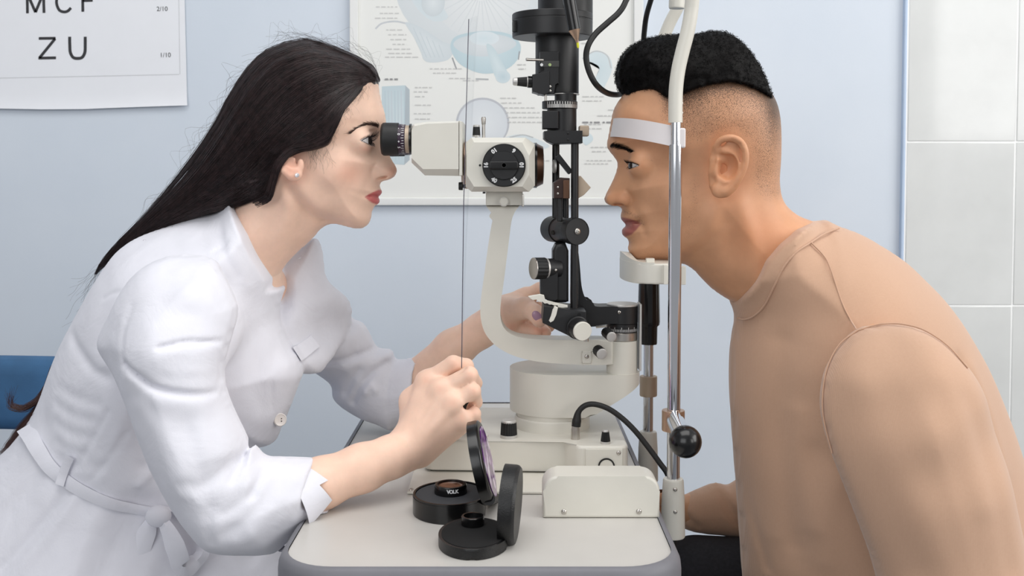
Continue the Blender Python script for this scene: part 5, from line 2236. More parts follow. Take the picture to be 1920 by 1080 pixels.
# near sleeve
YS = {}
near = [(395, 484, 1.04), (415, 490, 1.05), (432, 520, 1.04), (447, 574, 1.02), (440, 615, 1.01), (428, 655, 1.0), (424, 690, 1.0), (428, 745, .99), (445, 790, .985), (463, 828, .985), (463, 850, .985), (472, 836, .985), (482, 850, .985), (493, 860, .99), (530, 861, 1.0), (564, 859, 1.015), (600, 856, 1.03), (640, 850, 1.035), (690, 880, 1.05), (640, 945, 1.035), (597, 958, 1.025), (551, 1003, 1.01), (519, 1034, 1.0), (454, 1037, .99), (396, 1029, .985), (363, 996, .985), (324, 944, .985), (285, 873, .985), (253, 782, .99), (227, 730, 1.0), (195, 687, 1.01), (181, 653, 1.02), (192, 622, 1.03), (220, 581, 1.04), (246, 536, 1.045), (279, 499, 1.05), (324, 478, 1.05), (363, 476, 1.045)]
ctl_n = [(363, 480, .045, .058, 1.045), (300, 520, .05, .062, 1.03), (390, 560, .05, .062, 1.015), (200, 640, .04, .05, 1.03), (320, 660, .06, .064, .995), (400, 720, .05, .060, .985), (300, 800, .05, .060, .985), (400, 850, .05, .060, .978), (400, 970, .05, .056, .982), (480, 940, .045, .052, .992), (560, 930, .045, .046, 1.01), (620, 905, .045, .040, 1.028), (680, 880, .045, .038, 1.042)]
rn = Relief(fk, near, 1.0, ctl_n, sub=2, blur=0.012)
NS = lambda pts, w, a, **k: rn.stroke(pts, w * (.85 if w < .006 else 1), a * (.60 if w > .0045 else .75), Y=.945, edge=.006, **k)
NS([(300, 652), (330, 646), (357, 647), (399, 654), (423, 670)], .0026, -.0085)
NS([(300, 668), (340, 662), (390, 668), (418, 684)], .008, .0040)
NS([(230, 686), (265, 706), (301, 727), (371, 743), (428, 748)], .0032, -.0090)
NS([(240, 705), (300, 745), (370, 762), (430, 765)], .010, .0045)
NS([(447, 590), (440, 625), (424, 672)], .006, -.006)
NS([(300, 512), (350, 498), (395, 515), (432, 575)], .008, .0035)
NS([(330, 530), (370, 525), (410, 560)], .008, -.0030)
NS([(340, 600), (390, 620), (420, 640)], .010, -.0030)
NS([(181, 653), (205, 660), (222, 690), (228, 730)], .010, .0040)
NS([(222, 585), (215, 640), (228, 700)], .004, -.0020)
NS([(390, 753), (396, 800), (404, 864)], .005, -.0020)
NS([(350, 770), (370, 830), (400, 880), (440, 880)], .012, -.0035)
NS([(457, 848), (445, 875), (431, 903)], .0042, -.0075)
NS([(470, 842), (470, 870), (462, 915)], .007, .0060)
NS([(481, 857), (479, 890), (467, 938)], .0042, -.0060)
NS([(495, 865), (500, 890), (520, 905)], .006, .0030)
NS([(515, 890), (500, 930), (460, 975), (420, 1000)], .006, -.0035)
NS([(540, 920), (515, 960), (470, 1000)], .007, .0035)
NS([(403, 950), (395, 985), (398, 1012)], .0060, -.0050)
NS([(430, 905), (412, 935), (400, 975)], .010, .0040)
NS([(340, 900), (370, 960), (400, 1000)], .012, .0030)
NS([(565, 868), (567, 900), (560, 940), (545, 985)], .0016, -.0016)
NS([(570, 866), (573, 900), (566, 945), (551, 990)], .004, .0008)
NS([(424, 690), (426, 720), (428, 746)], .004, -.004)
NS([(300, 690), (330, 690), (380, 700), (420, 715)], .007, .0025)
NS([(290, 560), (330, 590), (380, 600)], .012, -.0030)
NS([(260, 600), (300, 640), (320, 650)], .010, .0030)
NS([(265, 760), (300, 800), (320, 860), (345, 920)], .008, .0030)
NS([(350, 800), (372, 850), (390, 900)], .008, -.0030)
NS([(420, 790), (440, 830), (450, 850)], .006, .0030)
NS([(355, 900), (380, 905), (410, 890), (440, 870)], .006, -.0040)
NS([(500, 900), (520, 930), (550, 940)], .006, -.0025)
NS([(440, 1020), (480, 1010), (520, 985), (548, 950)], .006, .0030)
NS([(420, 960), (450, 945), (490, 900)], .005, -.0030)
rn.commit(.004)
fk.chain([PV((405, 580, 1.15)), PV((375, 620, 1.075)), PV((350, 680, 1.03))], [.045, .038, .036], .012)
cuff = [(582, 845), (578, 880), (571, 915), (568, 945), (590, 968), (640, 990), (760, 1000), (760, 820), (640, 830)]
fk.cut2d([(P(a, b, .99).x, P(a, b, .99).z) for a, b in cuff], 0, y0=.9, y1=1.12)
kV, kQ = fk.mesh()
kV = smooth_mesh(kV, kQ, 1, 0.5)
me = np_mesh('coat', kV, kQ)
coat = link('coat', me, 'coat', woman, 180)
coat['label'] = 'white buttoned cotton medical coat with three-quarter sleeves'


# cuff with its notch, a crisp band round the forearm
ca, cb = np.array(P(548, 938, 1.010)), np.array(P(612, 903.5, 1.030))
cax = cb - ca
cL = np.linalg.norm(cax)
cax /= cL
cup = np.cross(cax, np.array([0, 1.0, 0]))
cup *= 1 if cup[2] > 0 else -1
csd = np.cross(cax, cup)
csd *= 1 if csd[1] < 0 else -1
keyv = [(1.0, 1.10), (.93, 1.15), (.285, 1.165), (.28, 1.16), (.25, .56), (-.52, .75), (-.61, .48), (-.76, -.28), (-1.0, -.6)]
angs = sorted(set([math.asin(v) for v, _ in keyv] + list(np.linspace(-math.pi / 2, math.pi / 2, 40))))
angs += list(np.linspace(math.pi / 2, 1.5 * math.pi, 26))[1:-1]
bm = B()
rowsO, rowsI = [], []
for th_ in angs:
    v = math.sin(th_)
    near_ = math.cos(th_) > -1e-6
    ae = float(np.interp(-v, [-k[0] for k in keyv], [k[1] for k in keyv])) if near_ else .25 + .85 * v
    ro, ri = [], []
    for j in range(7):
        as_ = min(-.05, ae - .2)
        a_ = as_ + (ae - as_) * j / 6
        rv = .0402 + (.0262 - .0402) * min(max(a_, -.3), 1.1)
        rs_q = .0435 + (.0318 - .0435) * min(max(a_, -.3), 1.1)
        for lst, off in ((ro, 0), (ri, -.0011)):
            lst.append(bm.verts.new(ca + cax * cL * a_ + cup * (rv + off) * v + csd * (rs_q + off) * math.cos(th_)))
    rowsO.append(ro)
    rowsI.append(ri)
n_ = len(angs)
for i in range(n_):
    a_, b_ = rowsO[i], rowsO[(i + 1) % n_]
    c_, d_ = rowsI[i], rowsI[(i + 1) % n_]
    for j in range(6):
        bm.faces.new((a_[j], a_[j + 1], b_[j + 1], b_[j]))
        bm.faces.new((c_[j], d_[j], d_[j + 1], c_[j + 1]))
    bm.faces.new((a_[6], c_[6], d_[6], b_[6]))
part('cuff', bm, 'coat', coat, 50)


def on_coat(px, py, Yg=1.0):
    """first coat vertex depth along a pixel ray"""
    d = (KPX - px) ** 2 + (KPY - py) ** 2
    i = np.argpartition(d, 40)[:40]
    i = i[d[i] < max(30, d[i].min() * 1.5)]
    return float(kV[i, 1].min())


KPX, KPY = project(kV)


def cloth_strip(path, width, lift, mat, name, parent, thick=.0012, sub=8, twist=None):
    """fabric band laid on the coat along a pixel path"""
    q = catmull(path, sub)
    rows = []
    Ys = np.array([on_coat(a, b) for a, b in q])
    ker = np.ones(5) / 5
    Ys = np.convolve(np.pad(Ys, 2, mode='edge'), ker, 'valid')
    bm = B()
    for i, (a, b) in enumerate(q):
        t_ = q[min(i + 1, len(q) - 1)] - q[max(i - 1, 0)]
        t_ = t_ / np.linalg.norm(t_)
        nn = np.array([-t_[1], t_[0]])
        w = width if isinstance(width, (int, float)) else float(np.interp(i / (len(q) - 1), [x for x, _ in width], [x for _, x in width]))
        y = Ys[i] - lift
        r_ = []
        for s_, dy in ((-1, .0008), (-.4, 0), (.4, 0), (1, .0008)):
            r_.append(bm.verts.new(P(a + nn[0] * w * s_ / 2, b + nn[1] * w * s_ / 2, y + dy)))
        for s_ in (1, -1):
            r_.append(bm.verts.new(P(a + nn[0] * w * s_ / 2, b + nn[1] * w * s_ / 2, y + thick + .001)))
        rows.append(r_)
    for a, b in zip(rows, rows[1:]):
        for k in range(6):
            bm.faces.new((a[k], a[(k + 1) % 6], b[(k + 1) % 6], b[k]))
    bm.faces.new(rows[0])
    bm.faces.new(rows[-1][::-1])
    return part(name, bm, mat, parent, 50)


cloth_strip([(46, 800), (57, 818), (72, 845), (97, 880), (143, 915), (200, 942), (245, 953), (285, 960)], [(0, 34), (.3, 30), (.6, 23), (1, 17)], .003, 'coat', 'belt', coat)
cloth_strip([(131, 857), (121, 880), (111, 910)], 17, .0065, 'coat', 'belt_loop', coat)
# bow: knot, loop, tails
bm = B()
sphere(bm, P(297, 968, on_coat(297, 968) - .012), 1, 20, .013, .010, .011)
part('bow_knot', bm, 'coat', coat, 180)


def ribbon(pts, w, name, ang=0.0):
    """free fabric ribbon: pts (px,py,Y), width in px"""
    q = catmull(pts, 8)
    bm = B()
    rows = []
    for i in range(len(q)):
        t_ = q[min(i + 1, len(q) - 1)][:2] - q[max(i - 1, 0)][:2]
        t_ = t_ / (np.linalg.norm(t_) + 1e-9)
        nn = np.array([-t_[1], t_[0]])
        ww = float(np.interp(i / (len(q) - 1), [x for x, _ in w], [x for _, x in w]))
        f0 = [bm.verts.new(P(q[i][0] + nn[0] * ww * s_ / 2, q[i][1] + nn[1] * ww * s_ / 2, q[i][2] + .004 * s_ * s_ + dy)) for s_, dy in ((-1, 0), (0, 0), (1, 0), (1, .0012), (0, .0012), (-1, .0012))]
        rows.append(f0)
    for a, b in zip(rows, rows[1:]):
        for k in range(6):
            bm.faces.new((a[k], a[(k + 1) % 6], b[(k + 1) % 6], b[k]))
    bm.faces.new(rows[0])
    bm.faces.new(rows[-1][::-1])
    part(name, bm, 'coat', coat, 60)


yb = on_coat(297, 975) - .008
ribbon([(288, 968, yb), (275, 1000, yb - .006), (258, 1045, yb - .008), (240, 1110, yb - .006)], [(0, 16), (.3, 34), (1, 46)], 'bow_tail')
ribbon([(300, 968, yb - .006), (318, 1000, yb - .014), (332, 1035, yb - .016), (342, 1062, yb - .010), (362, 1056, yb), (380, 1035, yb + .006), (375, 1000, yb + .010), (350, 965, yb + .014), (310, 958, yb + .006)], [(0, 18), (.2, 38), (.45, 38), (.55, 26), (.7, 26), (1, 16)], 'bow_loop')
# buttons
MT['button'] = simple('pearl_button', srgb(235, 228, 222), 0.2, var=0.05)


def button(px, py, Y, r, nrm, name='button'):
    bm = B()
    c = P(px, py, Y)
    lathe(bm, [(r, -.001), (r, .001), (r * .88, .0022), (r * .7, .0016), (r * .2, .0016)], c, nrm, 28)
    b = part(name, bm, 'button', coat, 35)
    bm = B()
    n_ = Vector(nrm).normalized()
    for s_ in (-1, 1):
        cyl(bm, c + n_ * .0016 + Vector((.0012 * s_, 0, .0014)), c + n_ * .0020 + Vector((.0012 * s_, 0, .0014)), .0006, n=8)
        cyl(bm, c + n_ * .0016 + Vector((.0012 * s_, 0, -.0014)), c + n_ * .0020 + Vector((.0012 * s_, 0, -.0014)), .0006, n=8)
    part('thread_holes', bm, 'blackmatte', b)


button(525, 787, on_coat(525, 787) - .001, .0072, (.55, -1, .1))
# near lapel band and pocket flap
cloth_strip([(557, 664), (568, 657), (580, 648), (592, 638)], [(0, 30), (1, 26)], .0012, 'coat', 'pocket_flap', coat)
# ------------------------------------------------------------------ woman: hair
hairout = [(709, 152), (709.5, 141), (703, 130), (691, 118), (672, 107), (652, 98), (632, 89), (613, 81), (594, 75), (574, 72.5), (556, 74), (540, 78), (522, 83), (504, 91), (488, 101), (473, 114), (461, 128), (450, 145), (434, 170), (419, 196), (407, 219), (395, 242), (380, 264), (352, 303), (322, 346), (292, 382), (255, 415), (220, 448), (196, 480), (182, 508), (176, 520), (190, 506), (215, 482), (250, 452), (300, 427), (345, 410), (380, 402), (410, 394), (438, 386), (475, 378), (508, 367), (513, 345), (519, 322), (530, 304), (545, 291), (560, 284), (574, 284), (590, 281), (606, 276), (617, 268), (624, 250), (631, 230), (645, 207), (660, 186), (675, 167), (688, 155), (700, 150.5)]
full = hairout[:30] + [(230, 490), (300, 450), (400, 430), (500, 430), (560, 440), (620, 430), (690, 424), (720, 380), (735, 320), (726, 230), (718, 190)]
lo = P(170, 530, 1.17)
fq = Field((lo.x - .004, WY - 0.100, lo.z), (P(716, 100, WY).x, WY + 0.100, P(570, 60, WY).z), 0.0020)
ctl_h = [(709, 145, .06, .072, WY), (690, 118, .07, .078, WY), (600, 78, .085, .082, WY), (500, 92, .085, .084, WY), (440, 160, .08, .083, WY), (600, 200, .08, .082, WY), (500, 250, .08, .084, WY), (400, 240, .06, .075, WY), (560, 350, .07, .082, WY), (480, 340, .06, .078, WY), (380, 330, .05, .068, WY), (300, 400, .045, .058, WY), (200, 485, .03, .040, WY), (400, 400, .05, .064, WY), (700, 300, .08, .08, WY)]
rh = Relief(fq, full, WY, ctl_h, sub=2, blur=.012)
# follow the head closely near the hairline
hx = np.clip(((rh.x - fw.lo[0]) / fw.h), 0, rw.H.shape[0] - 1).astype(int)
hz = np.clip(((rh.z - fw.lo[2]) / fw.h), 0, rw.H.shape[1] - 1).astype(int)
inb = (rh.x >= fw.lo[0]) & (rh.x <= fw.ax[0][-1]) & (rh.z >= fw.lo[2]) & (rh.z <= fw.ax[2][-1])
Hd = np.where(inb, rw.H[hx, hz], -1)
hb_poly = rh.xz([tuple(q) for q in catmull(hairout, 2, True)], WY - .06)
inner = rh.xz(hairout[37:], WY - .06)
dh = seg_dist(rh.x, rh.z, inner)
ramp = .0012 + .010 * np.clip(dh / .022, 0, 1) ** .8
bl = np.clip(dh / .032, 0, 1)
bl = bl * bl * (3 - 2 * bl)
rh.H = np.where((rh.D < 0) & (Hd > 0), (1 - bl) * np.minimum(np.maximum(rh.H, Hd + .004), Hd + ramp) + bl * np.maximum(rh.H, Hd + .005), rh.H)
rh.H = np.where(rh.D < -.004, boxblur(rh.H, 4), rh.H)
rh.blob((538, 282), .020, .016, .0060, Y=WY - .08)
# locks: long ridges along the flow
G = [
    [(711, 150), (703, 131), (690, 119), (650, 99), (575, 75), (500, 95), (450, 147), (395, 243), (345, 314), (280, 393), (200, 476), (178, 515)],
    [(711, 151), (700, 137), (690, 130), (665, 118), (592, 103), (520, 128), (468, 184), (412, 266), (358, 338), (290, 402), (208, 478), (182, 512)],
    [(711, 152), (700, 145), (690, 141), (665, 136), (606, 142), (545, 180), (488, 240), (428, 312), (368, 364), (298, 411), (220, 474), (188, 505)],
    [(694, 152), (668, 155), (626, 176), (575, 217), (518, 273), (460, 334), (396, 378), (318, 417), (240, 462), (198, 498)],
    [(684, 158), (660, 177), (632, 207), (600, 246), (548, 276), (500, 330), (450, 372), (370, 402), (290, 432), (225, 474)],
    [(668, 176), (646, 206), (631, 236), (612, 265), (570, 281), (532, 298), (510, 350), (470, 378), (400, 395), (330, 416)],
]
G = [catmull(g, 6) for g in G]
GL = np.array([[g[int(round(i))] for i in np.linspace(0, len(g) - 1, 40)] for g in G])


def flow(s):
    f = s * (len(GL) - 1)
    a = min(int(f), len(GL) - 2)
    return GL[a] * (1 - (f - a)) + GL[a + 1] * (f - a)


rg = np.random.default_rng(11)
for s in np.linspace(.04, .98, 22):
    rh.stroke([tuple(q) for q in flow(s)[::3]], rg.uniform(.0025, .005), rg.uniform(-.0016, .0016), Y=WY - .075, sub=1, edge=.004)
rh.commit()
fq.cut2d(hb_poly, .0015, 'and')
qV, qQ = fq.mesh()
qV = smooth_mesh(qV, qQ, 1, .5)
S, R_ = [], []
for i in range(3600):
    s = rg.random()
    L = flow(s) + rg.normal(0, 1.0, 2)
    a0 = rg.integers(0, 14) if rg.random() < .75 else rg.integers(10, 24)
    a1 = min(40, a0 + rg.integers(12, 30))
    seg = L[a0:a1:1]
    if len(seg) < 8:
        continue
    seg = seg[::max(1, len(seg) // 12)]
    wob = rg.normal(0, 1.2) * np.sin(np.linspace(0, np.pi, len(seg)))
    lift = rg.uniform(-.0004, .0012)
    pts = []
    for j, (a, b) in enumerate(seg):
        w = rh.surf(a + wob[j] * .5, b + wob[j], Y=WY - .07, iters=2)
        pts.append(np.array(w) + np.array([0, -lift, lift * .3]))
    S.append(np.array(pts))
    R_.append(np.full(len(pts), rg.uniform(.00018, .00036)) * np.linspace(1, .5, len(pts)))
# lock that lies over the upper ear
for i in range(260):
    o_ = rg.uniform(-9, 5)
    q = np.array([(600, 277), (575, 281), (551, 284), (535, 297), (523, 315), (514, 345), (505, 372), (480, 385)], float) + np.array([-.7, -.7]) * (o_ + 6) + rg.normal(0, .8, 2)
    q = catmull(q, 3)
    yy = WY - np.interp(np.linspace(0, 1, len(q)), [0, .2, .4, .6, .8, 1], [.071, .0745, .078, .0775, .068, .056]) - rg.uniform(0, .0012)
    a0, a1 = int(rg.integers(0, 9)), len(q) - int(rg.integers(0, 7))
    S.append(np.array([np.array(P(q[k][0], q[k][1] - (9 - a0) * .4 * max(0, 1 - (k - a0) / 5), yy[k])) for k in range(a0, a1)]))
    R_.append(rg.uniform(.0002, .00036) * np.minimum(1, np.linspace(.2, 2.2, a1 - a0)))
# fly-away hairs round the outline
outl = catmull(hairout[1:28], 6)
for i in range(150):
    k = int(rg.random() ** 1.2 * (len(outl) - 12))
    c = outl[k]
    d = outl[k + 6] - outl[k]
    d = d / np.linalg.norm(d)
    nn = np.array([d[1], -d[0]])
    if nn[1] > 0 and k < 60:
        nn = -nn
    if nn[0] > 0 and k > 90:
        nn = -nn
    amp = rg.gamma(1.5, 7)
    L = rg.uniform(25, 90)
    yy = WY + rg.uniform(-.05, .05)
    pts = [np.array(P(*(c + d * L * u + nn * amp * math.sin(math.pi * min(u * 1.2, 1)) * (1 + .3 * math.sin(9 * u + i))), yy)) for u in np.linspace(0, 1, 12)]
    S.append(np.array(pts))
    R_.append(np.full(12, rg.uniform(.00005, .00010)))
# wisps down the back
for i in range(95):
    u0 = rg.random() ** .6
    st = np.array([330, 405]) * (1 - u0) + np.array([180, 512]) * u0 + rg.normal(0, 5, 2)
    L = rg.uniform(40, 130)
    ang = math.radians(rg.normal(118, 12))
    bend = rg.normal(0, .5)
    pts = []
    p_ = st.copy()
    yy = rg.uniform(1.13, 1.22)
    for k in range(14):
        pts.append(np.array(P(p_[0], p_[1], yy)))
        a = ang + bend * (k / 13 - .3) + .25 * math.sin(k * .8 + i)
        p_ = p_ + np.array([math.cos(a), math.sin(a)]) * L / 13
    S.append(np.array(pts))
    R_.append(np.full(14, rg.uniform(.00005, .00011)))
# loose fringe hairs at the temple and in front of the ear
for i in range(130):
    u = rg.random()
    if u < .6:
        f = catmull([(703, 152), (680, 168), (660, 190), (645, 212), (633, 236), (624, 262)], 8)
        c = f[int(rg.random() * (len(f) - 1))] + rg.normal(0, 1.5, 2)
        d = np.array([-.15, 1]) + rg.normal(0, .25, 2)
        L = rg.uniform(8, 26)
    else:
        c = np.array([rg.uniform(575, 617), rg.uniform(272, 284)])
        d = np.array([rg.normal(.1, .3), 1])
        L = rg.uniform(12, 46)
    pts = []
    for a in np.linspace(0, 1, 9):
        q = c + d * L * a + np.array([math.sin(a * 4 + i) * 4, 0])
        w = rw.surf(q[0], q[1], iters=3)
        pts.append(np.array(w) + np.array([0, -.0006 - .0012 * math.sin(math.pi * a), 0]))
    S.append(np.array(pts))
    R_.append(np.full(9, rg.uniform(.00003, .00006)))
sV, sQ = hair_mesh(S, R_)
V_, Q_ = join_np([(qV, qQ), (sV, sQ)])
hairw = link('hair', np_mesh('hair', V_, Q_), 'hair_f', woman, 180)
hairw['label'] = 'long straight dark brown hair swept back over the shoulder'
# ends that show below, behind the back
S, R_ = [], []
for i in range(560):
    k = rg.random()
    if k < .45:
        pth_ = [(112, 690), (98, 728), (80, 752), (55, 766), (32, 762), (30 + rg.normal(0, 6), 742 + rg.normal(0, 8))]
    else:
        pth_ = [(110, 720), (85, 765), (58, 795), (38, 820), (24, 838), (14 + rg.normal(0, 8), 862 + rg.normal(0, 12))]
    pth_ = np.array(pth_, float) + rg.normal(0, 3.2, 2) + np.array([-11, 0])
    m_ = rg.integers(3, 7)
    yy = 1.165 + rg.normal(0, .010)
    q = catmull(np.concatenate([pth_[:max(3, m_)], np.full((max(3, m_), 1), yy)], 1), 5)
    S.append(np.array([np.array(P(*p_)) for p_ in q]))
    R_.append(rg.uniform(.00018, .00034) * np.linspace(1, .35, len(q)))
V_, Q_ = hair_mesh(S, R_)
link('hair_ends', np_mesh('hair_ends', V_, Q_), 'hair_tip', woman, 180)
# ------------------------------------------------------------------ the man's head
MY = 1.19
lo, hi = P(1125, 680, MY), P(1620, 70, MY)
fm = Field((lo.x - 0.004, MY - 0.104, lo.z), (hi.x, MY + 0.104, hi.z + 0.006), HW)
out_m = [(1166, 181), (1158, 192), (1152, 203), (1148.5, 214), (1146, 226), (1143.5, 240), (1141, 254), (1139, 264), (1138, 271), (1139.5, 278), (1144, 285), (1151, 294), (1156.5, 302), (1157.5, 311), (1155.5, 322), (1150.5, 335), (1144.5, 348), (1138, 360), (1134.6, 369), (1135.5, 377), (1140, 382.5), (1148, 384.5), (1157, 386), (1164, 389), (1166, 393), (1165, 399), (1163.5, 404), (1164.5, 410), (1168, 415.5), (1173, 421), (1172.5, 424.5), (1168, 428), (1166, 433), (1166.8, 439), (1171, 444), (1177, 448.5), (1179, 456), (1177.5, 465), (1180, 473), (1186, 480.5), (1195, 486.5), (1210, 489), (1230, 489), (1252, 490.5), (1272, 493), (1287, 497), (1303, 508), (1320, 527), (1335, 541), (1350, 552), (1368, 563), (1382, 572), (1392, 600), (1400, 640), (1412, 672), (1480, 676), (1570, 670), (1608, 600), (1600, 500), (1570, 445), (1530, 418), (1498, 405), (1475, 388), (1463, 368), (1459, 340), (1460.5, 310), (1461.5, 270), (1460, 225), (1452, 190), (1433, 160), (1407, 135), (1380, 118), (1346, 108), (1303, 104), (1262, 106), (1225, 116), (1198, 134), (1178, 158)]
ctl_m = [(1152, 205, .055, .072), (1166, 180, .06, .073), (1300, 90, .09, .076), (1460, 270, .07, .076), (1330, 210, .08, .077), (1142, 250, .045, .070), (1138, 270, .032, .068), (1157, 302, .012, .066), (1155, 322, .0088, .062), (1147, 344, .0088, .058), (1136, 366, .0115, .05), (1140, 382, .012, .05), (1155, 386, .013, .05), (1166, 393, .018, .05),
         (1164, 404, .022, .05), (1166, 412, .020, .05), (1167, 434, .020, .05), (1178, 452, .023, .052), (1178, 468, .021, .054), (1195, 486, .022, .054), (1177, 370, .0120, .055), (1198, 372, .026, .058), (1170, 345, .013, .06), (1190, 348, .024, .060), (1158, 376, .0105, .05), (1178, 312, .030, .063), (1192, 400, .032, .058),
         (1240, 489, .034, .060), (1287, 497, .036, .058), (1330, 537, .04, .058), (1382, 572, .05, .064), (1250, 380, .05, .066), (1280, 450, .05, .064), (1330, 410, .06, .068), (1250, 260, .06, .073), (1380, 480, .06, .060), (1460, 350, .06, .060), (1440, 450, .06, .064), (1520, 430, .06, .075), (1540, 560, .09, .10), (1460, 600, .08, .09)]
rm = Relief(fm, out_m, MY, ctl_m)
NYm = MY - 0.047
S_ = lambda *a, **k: rm.stroke(*a, Y=NYm, **k)
Bl = lambda *a, **k: rm.blob(*a, Y=NYm, **k)
Bl((1181, 309), .011, .010, -.0040)
Bl((1166, 305), .006, .009, -.002)
Bl((1212, 312), .012, .012, .0030)
Bl((1200, 287), .020, .006, .0026, -0.35)
Bl((1225, 350), .026, .013, .0030, 0.25)
Bl((1235, 405), .022, .016, -.0020)
S_([(1188, 379), (1196, 396), (1206, 413)], .0040, -.0022)
S_([(1203, 418), (1210, 428), (1213, 440)], .0035, -.0020)
S_([(1167, 411), (1180, 414), (1192, 417)], .0030, .0012)
S_([(1168, 434), (1180, 433), (1192, 427)], .0036, .0018)
S_([(1171, 422), (1182, 420), (1193, 418.5), (1203, 419)], .0014, -.0052, edge=.002)
Bl((1205, 420), .005, .005, -.0014)
S_([(1179, 448), (1188, 446), (1198, 440)], .0035, -.0012)
S_([(1184, 381), (1188, 369), (1180, 359)], .0022, -.0024)
S_([(1350, 400), (1335, 440), (1310, 470), (1280, 490)], .008, -.0022)
S_([(1345, 395), (1325, 430), (1298, 462), (1262, 482)], .009, .0018)
S_([(1385, 385), (1405, 450), (1420, 540)], .011, .0035)
S_([(1360, 420), (1370, 480), (1385, 540)], .010, -.0030)
rm.commit()
for sd in (-1, 1):
    def mir(p, sd=sd):
        p = np.array(p, float)
        if sd > 0:
            p[1] = 2 * MY - p[1]
        return p
    fm.ell(mir(P(1170, 373.5, MY - .0150)), (.0092, .0062, .0074), .004)
    fm.ell(mir(P(1153, 375, MY - .0100)), (.0098, .0062, .0068), .005)
    fm.ell(mir(P(1160, 383.6, MY - .0140)), (.0062, .0062, .0018), .0008, 'cut')
    ec = mir(P(1201, 310, MY - .032))
    lids(fm, ec, .0122, (-1, 0, 0.0), sd, math.radians(14), math.radians(15), math.radians(78), math.radians(-50), 0.0, k=.007, thick=.0014)
ear(fm, MY - .0740, (1349, 369), (1380, 257.5), False)
lid_crease(fm, rm, [(1216, 308), (1207, 301), (1196, 297.5), (1184, 297), (1175, 299)], P(1201, 310, MY - .032), .0148)
fmV, fmQ = fm.mesh()
fmV = smooth_mesh(fmV, fmQ, 1, 0.5)
meye = np.array(P(1201, 310, MY - .032))
# ------------------------------------------------------------------ man: body, hair
fcm = Field((P(1190, 1000, 1.36).x - .02, 0.93, 0.40), (P(1950, 900, 1.19).x, 1.46, P(1500, 470, 1.19).z), 0.006)
fcm.chain([PV((1480, 520, 1.19)), PV((1550, 600, 1.19)), PV((1620, 760, 1.19)), PV((1660, 980, 1.19)), PV((1670, 1150, 1.19))], [.045, .07, .10, .11, .11], kk=.03)
fcm.chain([PV((1560, 600, 1.19)), PV((1680, 710, 1.04)), PV((1745, 900, .99)), PV((1795, 1150, .98))], [.045, .038, .034, .030], .02, kk=.01)
fcm.chain([PV((1540, 600, 1.19)), PV((1560, 680, 1.36)), PV((1520, 900, 1.38)), PV((1420, 960, 1.37)), PV((1300, 958, 1.36)), PV((1268, 958, 1.355))], [.04, .036, .030, .024, .020, .019], .02, kk=.01)
for k_, dz in enumerate((-14, -3, 8, 18)):
    pass
# thighs and seat inside the trousers
for yy, dn in ((1.09, 110), (1.32, 0)):
    fcm.chain([PV((1640, 1160, 1.19)), PV((1560, 1145 + dn, yy)), PV((1330, 1110 + dn, yy))], [.09, .055, .045], .02, kk=.01)
mcV, mcQ = fcm.mesh()
# far hand closed round the table edge
fg = Field((P(1180, 960, 1.36).x, 1.28, P(1250, 1010, 1.36).z), (P(1310, 960, 1.36).x, 1.41, P(1250, 905, 1.36).z), .002)
fg.cone(PV((1300, 958, 1.36)), PV((1262, 957, 1.355)), .0195, .0175, 0)
fg.cone(PV((1262, 957, 1.355)), PV((1240, 954, 1.352)), .019, .021, .01)
for k_, dz in enumerate((-19, -7, 5, 16)):
    fg.chain([PV((1240, 953 + dz, 1.355)), PV((1214, 951 + dz, 1.350)), PV((1206, 955 + dz, 1.332)), PV((1218, 958 + dz, 1.320))], [.0092, .0085, .0078, .0068], .0, kk=.002)
    fg.cone(PV((1244, 953 + dz, 1.355)), PV((1232, 952 + dz, 1.354)), .0095, .0090, .006)
fg.chain([PV((1258, 942, 1.345)), PV((1240, 932, 1.325)), PV((1224, 934, 1.315))], [.011, .0095, .0080], .006, kk=.003)
gV, gQ = fg.mesh()
gV = smooth_mesh(gV, gQ, 1, .5)
bV, bQ = join_np([(fmV, fmQ), (mcV, mcQ), (gV, gQ)])
me = np_mesh('man_body', bV, bQ)
man = link('person', me, 'skin_m', None, 180)
tag(man, 'young man in a tan sweatshirt resting his chin and forehead on the headrest', 'person')
nh = len(fmV)
px_, py_ = project(near_side(fmV, MY))
lip = np.zeros(len(bV))
lip[:nh] = np.maximum(poly_mask(px_, py_, [(1204, 419.5), (1196, 416), (1184, 411.5), (1172, 408.5), (1158, 407), (1158, 423), (1173, 424.5), (1185, 422.5), (1195, 420.5)], 2.5), poly_mask(px_, py_, [(1202, 420), (1186, 421.5), (1173, 423), (1158, 426), (1160, 440), (1174, 443.5), (1184, 440), (1193, 431)], 2.5))
set_attr(me, 'lip', lip)
fl = np.zeros(len(bV))
fl[:nh] = np.clip(0.35 * blob_mask(px_, py_, (1160, 372), 26, 16) + .5 * blob_mask(px_, py_, (1368, 312), 34, 58) + .45 * blob_mask(px_, py_, (1420, 440), 60, 60) + .3 * blob_mask(px_, py_, (1195, 312), 18, 8), 0, 1)
set_attr(me, 'flush', fl)
lowb = [(1245, 178), (1262, 180), (1280, 174), (1300, 166), (1319, 160), (1338, 156), (1358, 153.5), (1375, 154), (1391, 157), (1408, 161), (1424, 168), (1440, 174), (1456, 182)]
reg = [(1236, 160), (1242, 210), (1250, 236), (1275, 262), (1310, 268), (1340, 256), (1375, 244), (1400, 262), (1410, 300), (1408, 335), (1415, 360), (1440, 376), (1475, 372), (1480, 150), (1360, 120), (1260, 140)]
dt = seg_dist(px_, py_, lowb)
fade = poly_mask(px_, py_, reg, 26) * (.40 + .60 * np.exp(-dt / 20))
fade = np.maximum(fade, .55 * blob_mask(px_, py_, (1250, 200), 12, 35))
